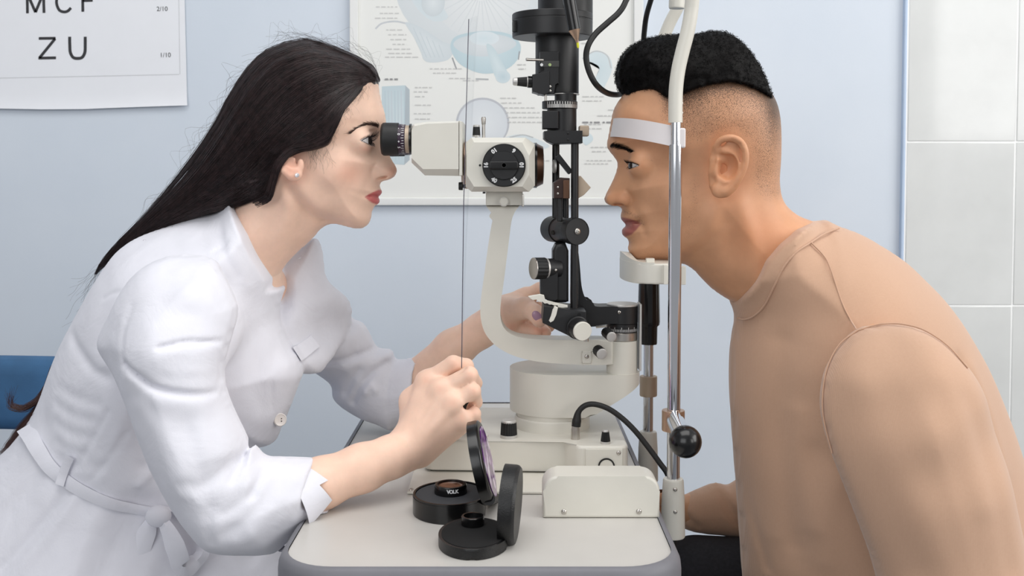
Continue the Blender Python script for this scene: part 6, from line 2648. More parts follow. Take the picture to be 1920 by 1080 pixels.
fade = fade + .30 * blob_mask(px_, py_, (1452, 210), 18, 60) * poly_mask(px_, py_, reg, 26)
d_m = seg_dist(px_, py_, [(1170, 397), (1185, 402), (1198, 411), (1206, 420)])
stub = .40 * np.exp(-(d_m / 6) ** 2) + .22 * np.exp(-(seg_dist(px_, py_, [(1302, 340), (1300, 390), (1292, 440)]) / 14) ** 2) + .18 * np.exp(-(seg_dist(px_, py_, [(1200, 475), (1240, 482), (1285, 485)]) / 14) ** 2) + .25 * blob_mask(px_, py_, (1182, 452), 10, 7)
fd = np.zeros(len(bV))
fd[:nh] = np.clip(np.maximum(fade, stub), 0, 1)
set_attr(me, 'fade', fd)
eye_parts(man, meye, .0122, (-1, 0, 0.0))
ev2 = meye.copy()
ev2[1] = 2 * MY - ev2[1]
eye_parts(man, ev2, .0122, (-1, 0, 0.0))
V_, Q_ = brow_strands(rm, [(1141, 276), (1150, 274.5), (1163, 276), (1176, 280.5), (1190, 287), (1212, 300)], 460, [(0, 3.6), (.25, 5.4), (.5, 4.2), (.75, 2.6), (1, 1.5)], 10,
                      [(0, .5, -.7), (.3, 1, -.1), (.6, 1, .35), (1, 1, .6)], rad=.00011, seed=9)
link('eyebrow', np_mesh('eyebrow', V_, Q_), 'hair_m', man, 180)
V1, Q1 = lashes(meye, .0122, (-1, 0, 0), -1, 60, (math.radians(-45), math.radians(74)), math.radians(14.5), .0042, 15)
V2, Q2 = lashes(meye, .0122, (-1, 0, 0), -1, 26, (math.radians(-40), math.radians(66)), math.radians(-15), .0022, 16, True)
ev = meye.copy()
ev[1] = 2 * MY - ev[1]
V3, Q3 = lashes(ev, .0122, (-1, 0, 0), 1, 50, (math.radians(-45), math.radians(74)), math.radians(14.5), .0050, 17)
V_, Q_ = join_np([(V1, Q1), (V2, Q2)])
link('eyelashes', np_mesh('eyelashes', V_, Q_), 'hair_m', man, 180)
link('eyelashes', np_mesh('eyelashes', V3, Q3), 'hair_m', man, 180)

# curly top hair
top = [(1169, 178), (1162, 171), (1156, 158), (1154, 142), (1157, 125), (1163, 110), (1174, 94), (1188, 81), (1205, 71), (1224, 64), (1250, 60), (1274, 58), (1295, 60), (1313, 58.5), (1330, 54), (1347, 51), (1362, 53), (1376, 60), (1391, 70), (1404, 82), (1416, 97), (1426, 112), (1435, 128), (1443, 146), (1449, 162), (1454, 182)]
low = [(1440, 175), (1424, 169), (1408, 162), (1391, 158), (1375, 155), (1358, 154), (1338, 157), (1319, 161), (1300, 167), (1280, 175), (1262, 181), (1248, 184), (1238, 175), (1228, 168.5), (1219, 166), (1205, 168), (1190, 172), (1178, 177)]
fullm = top + [(1455, 260), (1400, 330), (1250, 330), (1180, 260)]
fr_ = Field((P(1148, 200, MY).x, MY - .104, P(1300, 200, MY).z), (P(1462, 100, MY).x, MY + .104, P(1300, 42, MY).z), .0020)
rt = Relief(fr_, fullm, MY, [(1160, 150, .05, .075, MY), (1220, 66, .06, .086, MY), (1340, 55, .07, .088, MY), (1420, 110, .06, .084, MY), (1300, 120, .07, .088, MY), (1300, 250, .08, .088, MY)], sub=2, blur=.01)
hx = np.clip(((rt.x - fm.lo[0]) / fm.h), 0, rm.H.shape[0] - 1).astype(int)
hz = np.clip(((rt.z - fm.lo[2]) / fm.h), 0, rm.H.shape[1] - 1).astype(int)
Hd = rm.H[hx, hz]
Hd = np.where((rt.z > fm.ax[2][-1]), -1, Hd)
dh = seg_dist(rt.x, rt.z, rt.xz(low, MY - .07))
ramp = .0025 + .011 * np.clip(dh / .016, 0, 1) ** .7
bl = np.clip(dh / .026, 0, 1)
bl = bl * bl * (3 - 2 * bl)
rt.H = np.where((rt.D < 0) & (Hd > 0), (1 - bl) * np.minimum(np.maximum(rt.H, Hd + .004), Hd + ramp) + bl * np.maximum(rt.H, Hd + .005), rt.H)
rt.H = np.where(rt.D < -.004, boxblur(rt.H, 3), rt.H)
rg = np.random.default_rng(21)
for i in range(420):
    rt.blob((rg.uniform(1150, 1460), rg.uniform(45, 190)), rg.uniform(.002, .0045), rg.uniform(.002, .0045), rg.uniform(-.0016, .0022), Y=MY - .07, edge=.003)
rt.commit()
fr_.cut2d(rt.xz([tuple(q) for q in catmull(top + low, 2, True)], MY - .05), .002, 'and')
tV, tQ = fr_.mesh()
tV = smooth_mesh(tV, tQ, 1, .5)
tN = vnormals(tV, tQ)
ok = np.where((tV[:, 1] < MY + .04))[0]
S, R_ = [], []
for i in rg.choice(ok, 9000):
    p0, n0 = tV[i], tN[i]
    a = np.cross(n0, rg.normal(0, 1, 3))
    a /= np.linalg.norm(a) + 1e-9
    b = np.cross(n0, a)
    rad = rg.uniform(.0007, .0019)
    ph = rg.uniform(0, 6.28)
    tt = np.linspace(0, rg.uniform(3.5, 6.5), 8)
    rise = rg.uniform(.0010, .0032)
    pts = p0 - n0 * .0006 + n0[None, :] * (rise * np.linspace(0, 1, 8))[:, None] + a * (rad * np.cos(tt + ph))[:, None] + b * (rad * np.sin(tt + ph))[:, None]
    S.append(pts)
    R_.append(np.full(8, rg.uniform(.00010, .00019)))
sV, sQ = hair_mesh(S, R_)
V_, Q_ = join_np([(tV, tQ), (sV, sQ)])
hm = link('hair', np_mesh('hair', V_, Q_), 'hair_m', man, 180)
hm['label'] = 'short black curly hair on top'

# ------------------------------------------------------------------ man: sweatshirt
t = NT('tan_cotton_jersey')
vec = t.coords()
wv = t.node('ShaderNodeTexWave')
wv.inputs['Scale'].default_value = 260
wv.inputs['Distortion'].default_value = 1.5
wv.inputs['Detail'].default_value = 2
t.link(vec, wv.inputs['Vector'])
n2 = t.noise(380, 3, .7, vec)
t.color(t.mix(t.math('MULTIPLY', n2, .5), srgb(200, 163, 137), srgb(186, 147, 121)))
t.set(Roughness=.9)
t.bsdf.inputs['Sheen Weight'].default_value = 0.25
t.bump(t.math('ADD', wv.outputs['Fac'], n2), .12, .0006)
MT['sweat'] = t.m
fs = Field((P(1268, 900, 1.36).x - .01, .885, P(1500, 1160, 1.15).z), (P(1990, 800, 1.15).x, 1.46, P(1540, 400, 1.19).z + .004), .0030)
st = [(1524, 412), (1545, 410), (1560, 418), (1590, 430), (1615, 440), (1650, 460), (1690, 487), (1725, 520), (1760, 556), (1790, 595), (1815, 635), (1840, 680), (1862, 730), (1885, 790), (1902, 840), (1930, 920), (1990, 1040), (2030, 1250), (1400, 1250), (1396, 1120), (1392, 1060), (1388, 1000), (1383, 930), (1377, 850), (1372, 780), (1369, 720), (1370, 665), (1374, 630), (1379, 600), (1372, 572), (1340, 530), (1360, 450), (1420, 380), (1500, 370)]
ctl = [(1540, 412, .06, .09, MY), (1650, 460, .08, .15, MY), (1760, 556, .09, .17, MY), (1850, 700, .09, .17, MY), (1930, 920, .09, .17, MY), (1990, 1100, .1, .17, MY), (1374, 640, .08, .13, MY), (1370, 760, .08, .15, MY), (1385, 950, .08, .16, MY), (1396, 1120, .08, .16, MY), (1450, 560, .09, .115, MY), (1480, 640, .1, .15, MY), (1550, 520, .1, .13, MY), (1620, 560, .1, .17, MY), (1600, 760, .1, .18, MY), (1700, 900, .1, .18, MY), (1500, 900, .1, .17, MY), (1400, 500, .09, .095, MY), (1430, 510, .09, .10, MY), (1500, 440, .09, .10, MY)]
rs2 = Relief(fs, st, MY, ctl, blur=.014)
SS = lambda pts, w, a, Y=1.06: rs2.stroke(pts, w, a * (.6 if w > .003 else 1), Y=Y, edge=.008)
SS([(1412, 640), (1400, 760), (1402, 900), (1410, 1080)], .010, -.004, 1.09)
SS([(1390, 640), (1385, 760), (1388, 900)], .007, .003, 1.12)
SS([(1430, 900), (1440, 980), (1460, 1060), (1475, 1120)], .004, -.006, 1.06)
SS([(1418, 900), (1422, 980), (1440, 1080)], .010, .005, 1.07)
SS([(1470, 560), (1500, 620), (1530, 680)], .016, -.003, 1.05)
SS([(1840, 690), (1868, 760), (1880, 860), (1890, 950)], .006, -.006, 1.05)
SS([(1868, 710), (1895, 800), (1915, 900)], .010, .005, 1.06)
SS([(1850, 900), (1880, 1000), (1900, 1080)], .012, -.005, 1.05)
SS([(1400, 660), (1398, 800), (1404, 960), (1420, 1080)], .006, -.003, 1.10)
SS([(1450, 640), (1446, 760), (1452, 900), (1470, 1040)], .012, .004, 1.07)
SS([(1560, 880), (1540, 940), (1530, 1020), (1535, 1100)], .014, -.005, 1.03)
SS([(1590, 930), (1575, 1000), (1575, 1090)], .012, .004, 1.03)
SS([(1640, 480), (1680, 520), (1720, 580)], .016, .002, 1.08)
SS([(1500, 660), (1494, 780), (1500, 900), (1520, 1060)], .010, -.006, 1.05)
SS([(1525, 800), (1530, 900), (1548, 1020)], .010, .005, 1.04)
# ribbed collar
colup = [(1373, 566), (1393, 551), (1420, 527), (1443, 490), (1470, 460), (1500, 432), (1527, 417), (1542, 413)]
collow = [(1395, 599), (1413, 593), (1433, 573), (1450, 540), (1470, 500), (1493, 473), (1520, 455), (1547, 438), (1573, 428)]
SS(collow, .0022, -.0016, 1.09)
SS([((a[0] + b[0]) / 2, (a[1] + b[1]) / 2) for a, b in zip(catmull(colup, 4)[::3], catmull(collow, 4)[::3])], .008, .0022, 1.09)
rs2.commit()
holem = colup + [(1548, 402), (1500, 330), (1250, 360), (1280, 560), (1368, 567)]
hY = [1.19, 1.16, 1.13, 1.115, 1.115, 1.13, 1.165, 1.185] + [1.19] * 5
fs.cut2d([(P(a, b, y).x, P(a, b, y).z) for (a, b), y in zip(holem, hY)], .003)
# far sleeve
fsl = [(1420, 900), (1385, 903), (1368, 914), (1345, 907), (1322, 914), (1290, 927), (1272, 940), (1266, 962), (1275, 985), (1300, 996), (1350, 1003), (1420, 1010), (1480, 990), (1480, 920)]
r3 = Relief(fs, [(a, b, 1.36) for a, b in fsl], 1.36, [(1300, 960, .03, .032, 1.36), (1380, 955, .04, .04, 1.365), (1460, 950, .04, .045, 1.37)], sub=2)
r3.stroke([(1345, 912), (1355, 930), (1375, 965), (1392, 985)], .006, -.006, Y=1.33)
r3.stroke([(1362, 915), (1385, 950)], .006, .004, Y=1.33)
r3.stroke([(1292, 975), (1310, 990)], .004, -.004, Y=1.33)
r3.commit(.006)
fs.chain([PV((1470, 955, 1.37)), PV((1540, 850, 1.36)), PV((1570, 700, 1.33))], [.045, .055, .065], .02)
# near sleeve
nsl = [(1607, 618, 1.03), (1635, 609, 1.03), (1675, 605, 1.03), (1710, 611, 1.03), (1745, 628, 1.02), (1780, 655, 1.01), (1812, 692, 1.0), (1840, 738, .99), (1862, 800, .98), (1880, 860, .975), (1897, 940, .97), (1915, 1020, .97), (1935, 1120, .97), (1950, 1250, .97), (1690, 1250, .97), (1655, 1120, .97), (1636, 1050, .97), (1612, 985, .975), (1590, 925, .98), (1570, 870, .985), (1553, 810, .99), (1544, 755, 1.0), (1547, 705, 1.01), (1560, 668, 1.02), (1580, 640, 1.025)]
ctl_a = [(1640, 620, .05, .055, 1.03), (1700, 680, .06, .072, 1.005), (1600, 720, .05, .058, 1.01), (1700, 800, .06, .070, .985), (1820, 760, .05, .062, .99), (1730, 950, .06, .066, .975), (1850, 950, .05, .062, .97), (1780, 1120, .06, .062, .97), (1680, 1050, .05, .06, .97)]
r4 = Relief(fs, nsl, 1.0, ctl_a, sub=2, blur=.012)
AS = lambda pts, w, a: r4.stroke(pts, w, a * .7, Y=.93, edge=.006)
AS([(1600, 760), (1620, 850), (1660, 950), (1710, 1060)], .016, -.0045)
AS([(1640, 740), (1670, 850), (1720, 970), (1770, 1080)], .018, .0035)
AS([(1830, 760), (1850, 850), (1870, 960), (1885, 1060)], .010, -.003)
AS([(1790, 720), (1815, 820), (1835, 940)], .012, .003)
AS([(1600, 700), (1625, 690), (1660, 700)], .012, -.002)
r4.commit(.010)
sV_, sQ_ = fs.mesh()
sV_ = smooth_mesh(sV_, sQ_, 2, .5)
sw = link('sweatshirt', np_mesh('sweatshirt', sV_, sQ_), 'sweat', man, 180)
sw['label'] = 'tan cotton crew-neck sweatshirt'
SPX, SPY = project(sV_)


def on_sweat(px, py):
    d = (SPX - px) ** 2 + (SPY - py) ** 2
    i = np.argpartition(d, 30)[:30]
    return float(sV_[i, 1].min())


def seam(path, name='seam', r=.0008, sink=-.00045):
    q = catmull(path, 6)
    ys = np.array([on_sweat(a, b) for a, b in q])
    ys = np.convolve(np.pad(ys, 3, mode='edge'), np.ones(7) / 7, 'valid')
    bm = B()
    for off in (0,):
        t_ = np.gradient(q, axis=0)
        t_ /= np.linalg.norm(t_, axis=1)[:, None]
        nn = np.stack([-t_[:, 1], t_[:, 0]], 1) * off
        tube(bm, [P(a, b, y - sink) for (a, b), y in zip(q + nn, ys)], r, 8)
    part(name, bm, 'sweat', sw, 60)


seam([(1521, 455), (1545, 480), (1557, 503), (1577, 563), (1592, 595), (1606, 618)], 'shoulder_seam')
seam([(1607, 620), (1573, 647), (1550, 693), (1542, 747), (1545, 790), (1560, 850)], 'armhole_seam')
seam([(1607, 620), (1635, 611), (1660, 607), (1693, 608), (1733, 619), (1777, 648), (1815, 690)], 'armhole_seam')
seam([(1383, 596)] + collow, 'collar_seam', .0010)
# ------------------------------------------------------------------ man: dark trousers
ft = Field((P(1290, 1080, 1.05).x - .06, .97, .40), (P(1760, 1080, 1.1).x, 1.42, P(1500, 880, 1.19).z), .005)
for yy, k_, dn in ((1.09, 0, 115), (1.32, .03, 0)):
    ft.chain([PV((1640, 1160, 1.19)), PV((1560, 1135 + dn, yy)), PV((1310, 1105 + dn, yy))], [.125, .078, .066], k_, kk=.02)
tV2, tQ2 = ft.mesh()
MT['denim'] = simple('black_denim', srgb(30, 30, 36), .9, var=.25, vscale=250, bump=.3, bscale=700)
link('trousers', np_mesh('trousers', tV2, tQ2), 'denim', man, 180)
# ------------------------------------------------------------------ prints on the wall


def print_mat(name):
    t = NT(name)
    a = t.node('ShaderNodeAttribute', attribute_name='ink')
    t.color(a.outputs['Color'])
    t.set(Roughness=0.6)
    return t.m


MT['print'] = print_mat('printed_ink')


def ink(c):
    g = sum(c) / 3
    return srgb(*[0.72 * (0.72 * v + 0.28 * g) + 0.28 * 226 for v in c]) if max(c) - min(c) > 8 else srgb(*c)


class Print:
    def __init__(self, Y):
        self.Y, self.V, self.F, self.C, self.k = Y, [], [], [], 0

    def poly(self, pts, col, rim=None, centre=None):
        """flat printed shape from pixel points; optional rim colour for a shaded drawing"""
        self.k += 1
        y = self.Y - self.k * 0.000004
        b = len(self.V)
        cx, cy = centre or (sum(p[0] for p in pts) / len(pts), sum(p[1] for p in pts) / len(pts))
        self.V.append(tuple(P(cx, cy, y)))
        self.C.append(ink(col))
        for p in pts:
            self.V.append(tuple(P(p[0], p[1], y)))
            self.C.append(ink(rim or col))
        n = len(pts)
        for i in range(n):
            self.F.append((b, b + 1 + i, b + 1 + (i + 1) % n))

    def blob(self, pts, col, rim=None, **k):
        self.poly([tuple(q) for q in catmull(pts, 6, True)], col, rim, **k)

    def ell(self, c, rx, ry, col, rim=None, ang=0.0, n=40):
        ca, sa = math.cos(ang), math.sin(ang)
        self.poly([(c[0] + rx * math.cos(a) * ca - ry * math.sin(a) * sa, c[1] + rx * math.cos(a) * sa + ry * math.sin(a) * ca) for a in np.linspace(0, 2 * math.pi, n, endpoint=False)], col, rim)

    def line(self, pts, w, col):
        q = catmull(pts, 5) if len(pts) > 2 else np.array(pts, float)
        for a, b in zip(q, q[1:]):
            d = b - a
            L = np.linalg.norm(d) + 1e-9
            n = np.array([-d[1], d[0]]) / L * w / 2
            self.poly([tuple(a + n), tuple(b + n), tuple(b - n), tuple(a - n)], col)

    def text(self, x, y, w, col=(172, 172, 172), h=2.0, seed=0):
        """a line of small unreadable lettering"""
        rg = random.Random(seed + int(x * 7 + y * 13))
        p = x
        while p < x + w:
            L = rg.uniform(4, 13)
            self.poly([(p, y), (min(p + L, x + w), y), (min(p + L, x + w), y + h), (p, y + h)], col)
            p += L + rg.uniform(2, 3.5)

    def build(self, name, parent):
        me = bpy.data.meshes.new(name)
        me.from_pydata(self.V, [], self.F)
        a = me.attributes.new('ink', 'FLOAT_COLOR', 'POINT')
        a.data.foreach_set('color', np.array(self.C, np.float32).ravel())
        return link(name, me, 'print', parent, None)


YP = WALL_Y - 0.006
po = thing('anatomy_poster', 'white framed eye anatomy poster with pale blue drawings behind the slit lamp', 'poster', P(930, 384, WALL_Y - .001))
bm = B()
xz = XZ([(658, -200), (1204, -200), (1204, 384), (658, 384)], YP)
prism_y(bm, xz, YP + .0004, WALL_Y - .0005, 0)
MT['paper'] = simple('poster_paper', srgb(228, 229, 225), .55, var=.01)
part('sheet', bm, 'paper', po)
MT['pframe'] = simple('white_poster_frame', srgb(226, 227, 226), .4, var=.01)
for a_, b_ in (((656, -212), (672, 385)), ((1188, -212), (1206, 385)), ((672, 371), (1188, 385)), ((672, -212), (1188, -198))):
    bm = B()
    xz = XZ([a_, (b_[0], a_[1]), b_, (a_[0], b_[1])], YP)
    prism_y(bm, xz, YP - .006, WALL_Y - .0005, .002, 2)
    part('frame_rail', bm, 'pframe', po)
pr = Print(YP)
pr.poly([(676, -195), (1184, -195), (1184, 368), (676, 368)], (229, 230, 227))
# large globe and its socket
pr.ell((890, -30), 150, 128, (214, 222, 226), (196, 208, 214))
pr.ell((902, -25), 95, 100, (226, 229, 230), (206, 214, 218))
for k in range(14):
    a = math.radians(20 + k * 11)
    pr.line([(902 + 20 * math.cos(a), -20 + 22 * math.sin(a)), (902 + 88 * math.cos(a), -20 + 92 * math.sin(a))], 1.6, (200, 209, 214))
pr.blob([(770, -60), (800, -30), (835, 20), (838, 35), (815, 40), (790, 25), (768, -10)], (182, 208, 218), (196, 214, 222))
pr.ell((812, 5), 22, 26, (210, 222, 228), (184, 200, 208))
pr.line([(704, 54), (716, 44), (740, 40), (762, 44)], 3.2, (196, 200, 204))
pr.blob([(760, 42), (790, 52), (830, 78), (850, 88), (840, 112), (800, 116), (788, 95), (776, 70)], (205, 218, 224), (190, 206, 214))
for k in range(5):
    pr.line([(775 + 12 * k, 52 + 8 * k), (800 + 8 * k, 108)], 1.2, (176, 196, 205))
# bowl and lens
pr.blob([(845, 82), (860, 66), (910, 58), (955, 64), (976, 84), (970, 112), (945, 132), (905, 138), (868, 124), (850, 104)], (184, 214, 224), (160, 198, 212))
pr.blob([(850, 84), (866, 70), (910, 63), (952, 69), (968, 84), (940, 100), (905, 106), (870, 100)], (206, 216, 222), (190, 204, 212))
pr.ell((908, 72), 28, 13, (190, 216, 226), (206, 222, 230))
pr.blob([(912, 84), (926, 90), (946, 125), (954, 142), (944, 152), (930, 146), (920, 120)], (196, 220, 228), (176, 206, 216))
pr.ell((943, 144), 14, 12, (164, 198, 212), (188, 212, 222))
pr.line([(848, 108), (856, 130)], 2.4, (150, 152, 156))
pr.line([(974, 96), (972, 112)], 2.2, (150, 152, 156))
pr.line([(892, 148), (916, 149)], 3, (150, 156, 160))
# left block drawing, circle, lower drawings
pr.poly([(716, 162), (760, 160), (768, 168), (768, 300), (758, 309), (716, 306)], (190, 214, 222), (170, 200, 212))
for k in range(7):
    pr.line([(722 + 6 * k, 170), (724 + 6 * k, 300)], 1.6, (160 + 8 * (k % 3), 192, 206))
pr.poly([(760, 160), (768, 168), (768, 300), (758, 309)], (150, 170, 182))
pr.ell((905, 231), 50, 48, (166, 172, 184))
pr.ell((905, 232), 46.5, 45, (218, 226, 232), (200, 210, 220))
pr.blob([(940, 262), (975, 252), (1010, 262), (1030, 275), (1000, 282), (960, 278)], (196, 214, 222))
pr.line([(955, 258), (980, 253), (1000, 258)], 2, (160, 166, 170))
pr.blob([(1095, 112), (1118, 96), (1140, 104), (1148, 128), (1136, 158), (1126, 172), (1116, 150), (1124, 128), (1112, 118)], (182, 210, 220), (196, 218, 226))
pr.line([(1092, 110), (1116, 96), (1138, 104), (1146, 128)], 2.4, (190, 194, 196))
pr.blob([(1088, 255), (1105, 250), (1112, 262), (1098, 272)], (190, 216, 226))
# captions
for x, y, w in ((705, 12, 40), (712, 24, 36), (703, 33, 42), (724, 55, 30), (728, 64, 34), (732, 73, 30), (736, 82, 26), (724, 91, 46), (728, 99, 44), (722, 106, 62), (806, 128, 60), (812, 136, 44), (842, 146, 42), (868, 150, 30), (778, 163, 32), (776, 171, 26), (778, 180, 18), (778, 196, 30), (776, 212, 34), (778, 222, 28),
                (938, 183, 30), (940, 192, 40), (945, 201, 60), (948, 210, 64), (950, 219, 70), (952, 228, 66), (720, 148, 26), (1090, 80, 20), (1092, 180, 40), (1092, 188, 36), (1096, 232, 34), (1098, 240, 30), (1108, 275, 34), (1110, 283, 26), (1100, 300, 50), (1096, 306, 44), (860, 290, 50), (1140, 205, 30), (1120, 216, 40), (970, 120, 16), (972, 128, 14), (1000, 300, 30)):
    pr.text(x, y, w, (200, 200, 199), 2.0)
for x, y, w in ((722, 147, 24), (1092, 228, 34), (1130, 228, 26)):
    pr.text(x, y, w, (140, 140, 142), 3)
pr.build('print', po)

YC = WALL_Y - 0.004
ch = thing('eye_chart', 'white paper eye chart with black letters pinned to the blue wall', 'chart', P(150, 203, WALL_Y - .001))
bm = B()
MT['chart'] = simple('chart_paper', srgb(232, 234, 239), .55, var=.008)
rows = []
botl = [(-220, 208), (-60, 205), (0, 203.5), (80, 205), (160, 204.5), (180, 203.5), (260, 200.5), (351, 197.5)]
topl = [(-232, -260), (-70, -260), (-8, -260), (70, -260), (150, -260), (170, -260), (250, -260), (340, -260)]
for (a, b), (c_, d_) in zip(botl, topl):
    col_ = []
    for u in (0, .02, .06, .15, .4, .7, 1):
        x_ = a + (c_ - a) * u
        y_ = b + (d_ - b) * u
        curl = .005 * (1 - min(u / .06, 1)) ** 2
        p_ = P(x_, y_, YC - curl)
        col_.append((p_, P(x_, y_, YC - curl + .0005)))
    rows.append(col_)
fv = [[bm.verts.new(p_[0]) for p_ in r] for r in rows]
bv = [[bm.verts.new(p_[1]) for p_ in r] for r in rows]
for i in range(len(rows) - 1):
    for j in range(len(rows[0]) - 1):
        bm.faces.new((fv[i][j], fv[i + 1][j], fv[i + 1][j + 1], fv[i][j + 1]))
        bm.faces.new((bv[i][j], bv[i][j + 1], bv[i + 1][j + 1], bv[i + 1][j]))
part('sheet', bm, 'chart', ch, 40)
MT['ink'] = simple('black_print', srgb(44, 44, 48), .6, var=.05)
tl_ = math.radians(1.0)
cs = .0399 / .70


def stroke_letter(segs, x_, y_, w_, h_, tw, name='letter'):
    """letter drawn from pen strokes in a unit box, pixel centre and size"""
    bm = B()
    for seg in segs:
        q = catmull(seg, 6) if len(seg) > 2 and seg is not None else np.array(seg, float)
        rows = []
        for i in range(len(q)):
            t_ = (q[min(i + 1, len(q) - 1)] - q[max(i - 1, 0)]) * np.array([w_, h_])
            t_ /= np.linalg.norm(t_)
            nn = np.array([-t_[1], t_[0]]) * tw / 2
            c_ = np.array([x_ + (q[i][0] - .5) * w_, y_ - (q[i][1] - .5) * h_])
            nn[1] *= -1
            rows.append([bm.verts.new(P(*(c_ + nn), YC - .0004)), bm.verts.new(P(*(c_ - nn), YC - .0004))])
        for a_, b_ in zip(rows, rows[1:]):
            bm.faces.new((a_[0], a_[1], b_[1], b_[0]))
    o_ = part(name, bm, 'ink', ch, None)
    return o_


stroke_letter([[(.02, .94), (.98, .95)], [(.95, .93), (.06, .07)], [(.0, .06), (1.0, .075)]], 88.5, 90.5, 33, 42, 5.2)
stroke_letter([[(.06, 1.0), (.07, .6), (.10, .30), (.25, .08), (.5, .03), (.75, .08), (.90, .30), (.92, .6), (.92, 1.0)]], 145.5, 89.8, 34, 42, 5.6)
stroke_letter([[(.06, 0), (.04, 1.0)], [(.04, .95), (.5, .05)], [(.5, .05), (.94, .96)], [(.94, .96), (.97, .02)]], 66.5, 5.0, 34, 40, 5.2)
stroke_letter([[(.95, .22), (.75, .07), (.5, .03), (.22, .12), (.06, .4), (.08, .68), (.26, .92), (.55, .97), (.8, .9), (.95, .78)]], 119.5, 3.5, 30, 40, 5.2)
stroke_letter([[(.06, 0), (.04, 1.0)], [(.04, .95), (1.0, .97)], [(.05, .52), (.9, .535)]], 165, 2.0, 22, 40, 5.2)
for L_, x_, y_ in (('2/10', 304, 17), ('1/10', 310, 103.5)):
    bm = B()
    txt_at(bm, L_, .0115, P(x_, y_, YC - .0004), tl_, 0.0)
    part('small_figure', bm, 'ink', ch, None)
pr = Print(YC - .0002)
pr.line([(-220, 151), (336, 139.5)], 1.6, (206, 208, 212))
pr.line([(331, -260), (337.5, 139.5)], 1.4, (208, 210, 214))
pr.line([(180, 183), (350, 181)], .8, (212, 214, 218))
pr.build('border_lines', ch)

# ------------------------------------------------------------------ lens cases on the table
MT['leather'] = simple('black_grained_leather', srgb(15, 15, 16), .42, var=.15, vscale=300, bump=.5, bscale=900)
MT['foam'] = simple('dark_grey_foam', srgb(58, 60, 64), .85, var=.08, bump=.2)
MT['velvet'] = simple('black_velvet', srgb(4, 4, 5), .95, var=.1)


def dplan(cx, cy, rx, ry, n=48, flat=0.0):
    out = []
    for a in np.linspace(0, 2 * math.pi, n, endpoint=False):
        x, y = rx * math.cos(a), ry * math.sin(a)
        out.append((cx + min(x, rx - flat), cy + y))
    return out


cs1 = thing('lens_case', 'black plastic lens case standing open with grey foam and purple lid label', 'case', (-.0567, 1.019, ZT))
bm = B()
prism_z(bm, dplan(-.0567, 1.019, .0366, .040, flat=.003), ZT + .0003, ZT + .017, .0012, 2)
b1 = part('case_base', bm, 'blackgloss', cs1, 50)
bm = B()
prism_z(bm, dplan(-.0567, 1.019, .0338, .0372, flat=.003), ZT + .0165, ZT + .0175, .0004, 1)
part('foam_insert', bm, 'foam', cs1)
bm = B()
pl2 = dplan(-.0567, 1.019, .0362, .0396, flat=.003)
for ring_z, off in ():
    pass
n = len(pl2)
ir = dplan(-.0567, 1.019, .0342, .0376, flat=.003)
for i in range(n):
    a, b = pl2[i], pl2[(i + 1) % n]
    c, d = ir[i], ir[(i + 1) % n]
    v = [bm.verts.new((*q, z)) for q, z in ((a, ZT + .0168), (b, ZT + .0168), (b, ZT + .0188), (a, ZT + .0188), (c, ZT + .0188), (d, ZT + .0188), (d, ZT + .0168), (c, ZT + .0168))]
    bm.faces.new((v[0], v[1], v[2], v[3]))
    bm.faces.new((v[3], v[2], v[5], v[4]))
    bm.faces.new((v[4], v[5], v[6], v[7]))
bmesh.ops.remove_doubles(bm, verts=bm.verts, dist=1e-6)
part('case_rim', bm, 'blackgloss', cs1)


def lid(root, cpx, cpy, Y, rad, thick, lean, yaw, mats, name='lid'):
    c = P(cpx, cpy, Y)
    rot = Matrix.Rotation(math.radians(yaw), 4, 'Z') @ Matrix.Rotation(math.radians(lean), 4, 'Y')
    nrm = (rot @ Vector((1, 0, 0)))
    upv = (rot @ Vector((0, 0, 1)))
    bm = B()
    prof = [(rad * .93, -thick / 2), (rad, -thick / 2), (rad, thick * .22), (rad * .985, thick * .36), (rad * .93, thick / 2), (rad * .5, thick * .52)]
    lathe(bm, prof, (0, 0, 0), (0, 0, 1), 56)
    m_ = Matrix.Translation(c) @ rot @ Matrix.Rotation(math.radians(90), 4, 'Y')
    bmesh.ops.transform(bm, matrix=m_, verts=bm.verts)
    l_ = part(name, bm, mats[0], root, 40)
    return l_, c, nrm, upv, m_


l1, c1_, n1_, u1_, m1_ = lid(cs1, 904, 867, 1.020, .0405, .0115, -13, -2, ['blackgloss'])
bm = B()
lathe(bm, [(.034, .0060), (.034, .0066), (.02, .0068)], (0, 0, 0), (0, 0, 1), 48)
bmesh.ops.transform(bm, matrix=m1_, verts=bm.verts)
t = NT('purple_white_label')
t.color(t.ramp(t.noise(60, 2), [(.42, srgb(70, 20, 92)), (.52, srgb(126, 44, 150)), (.60, srgb(210, 200, 216))]))
t.set(Roughness=.15)
part('lid_label', bm, t.m, l1)
bm = B()
cyl(bm, P(917, 936, .995), P(926, 934, 1.05), .0058, n=20)
part('hinge', bm, 'blackmatte', cs1)

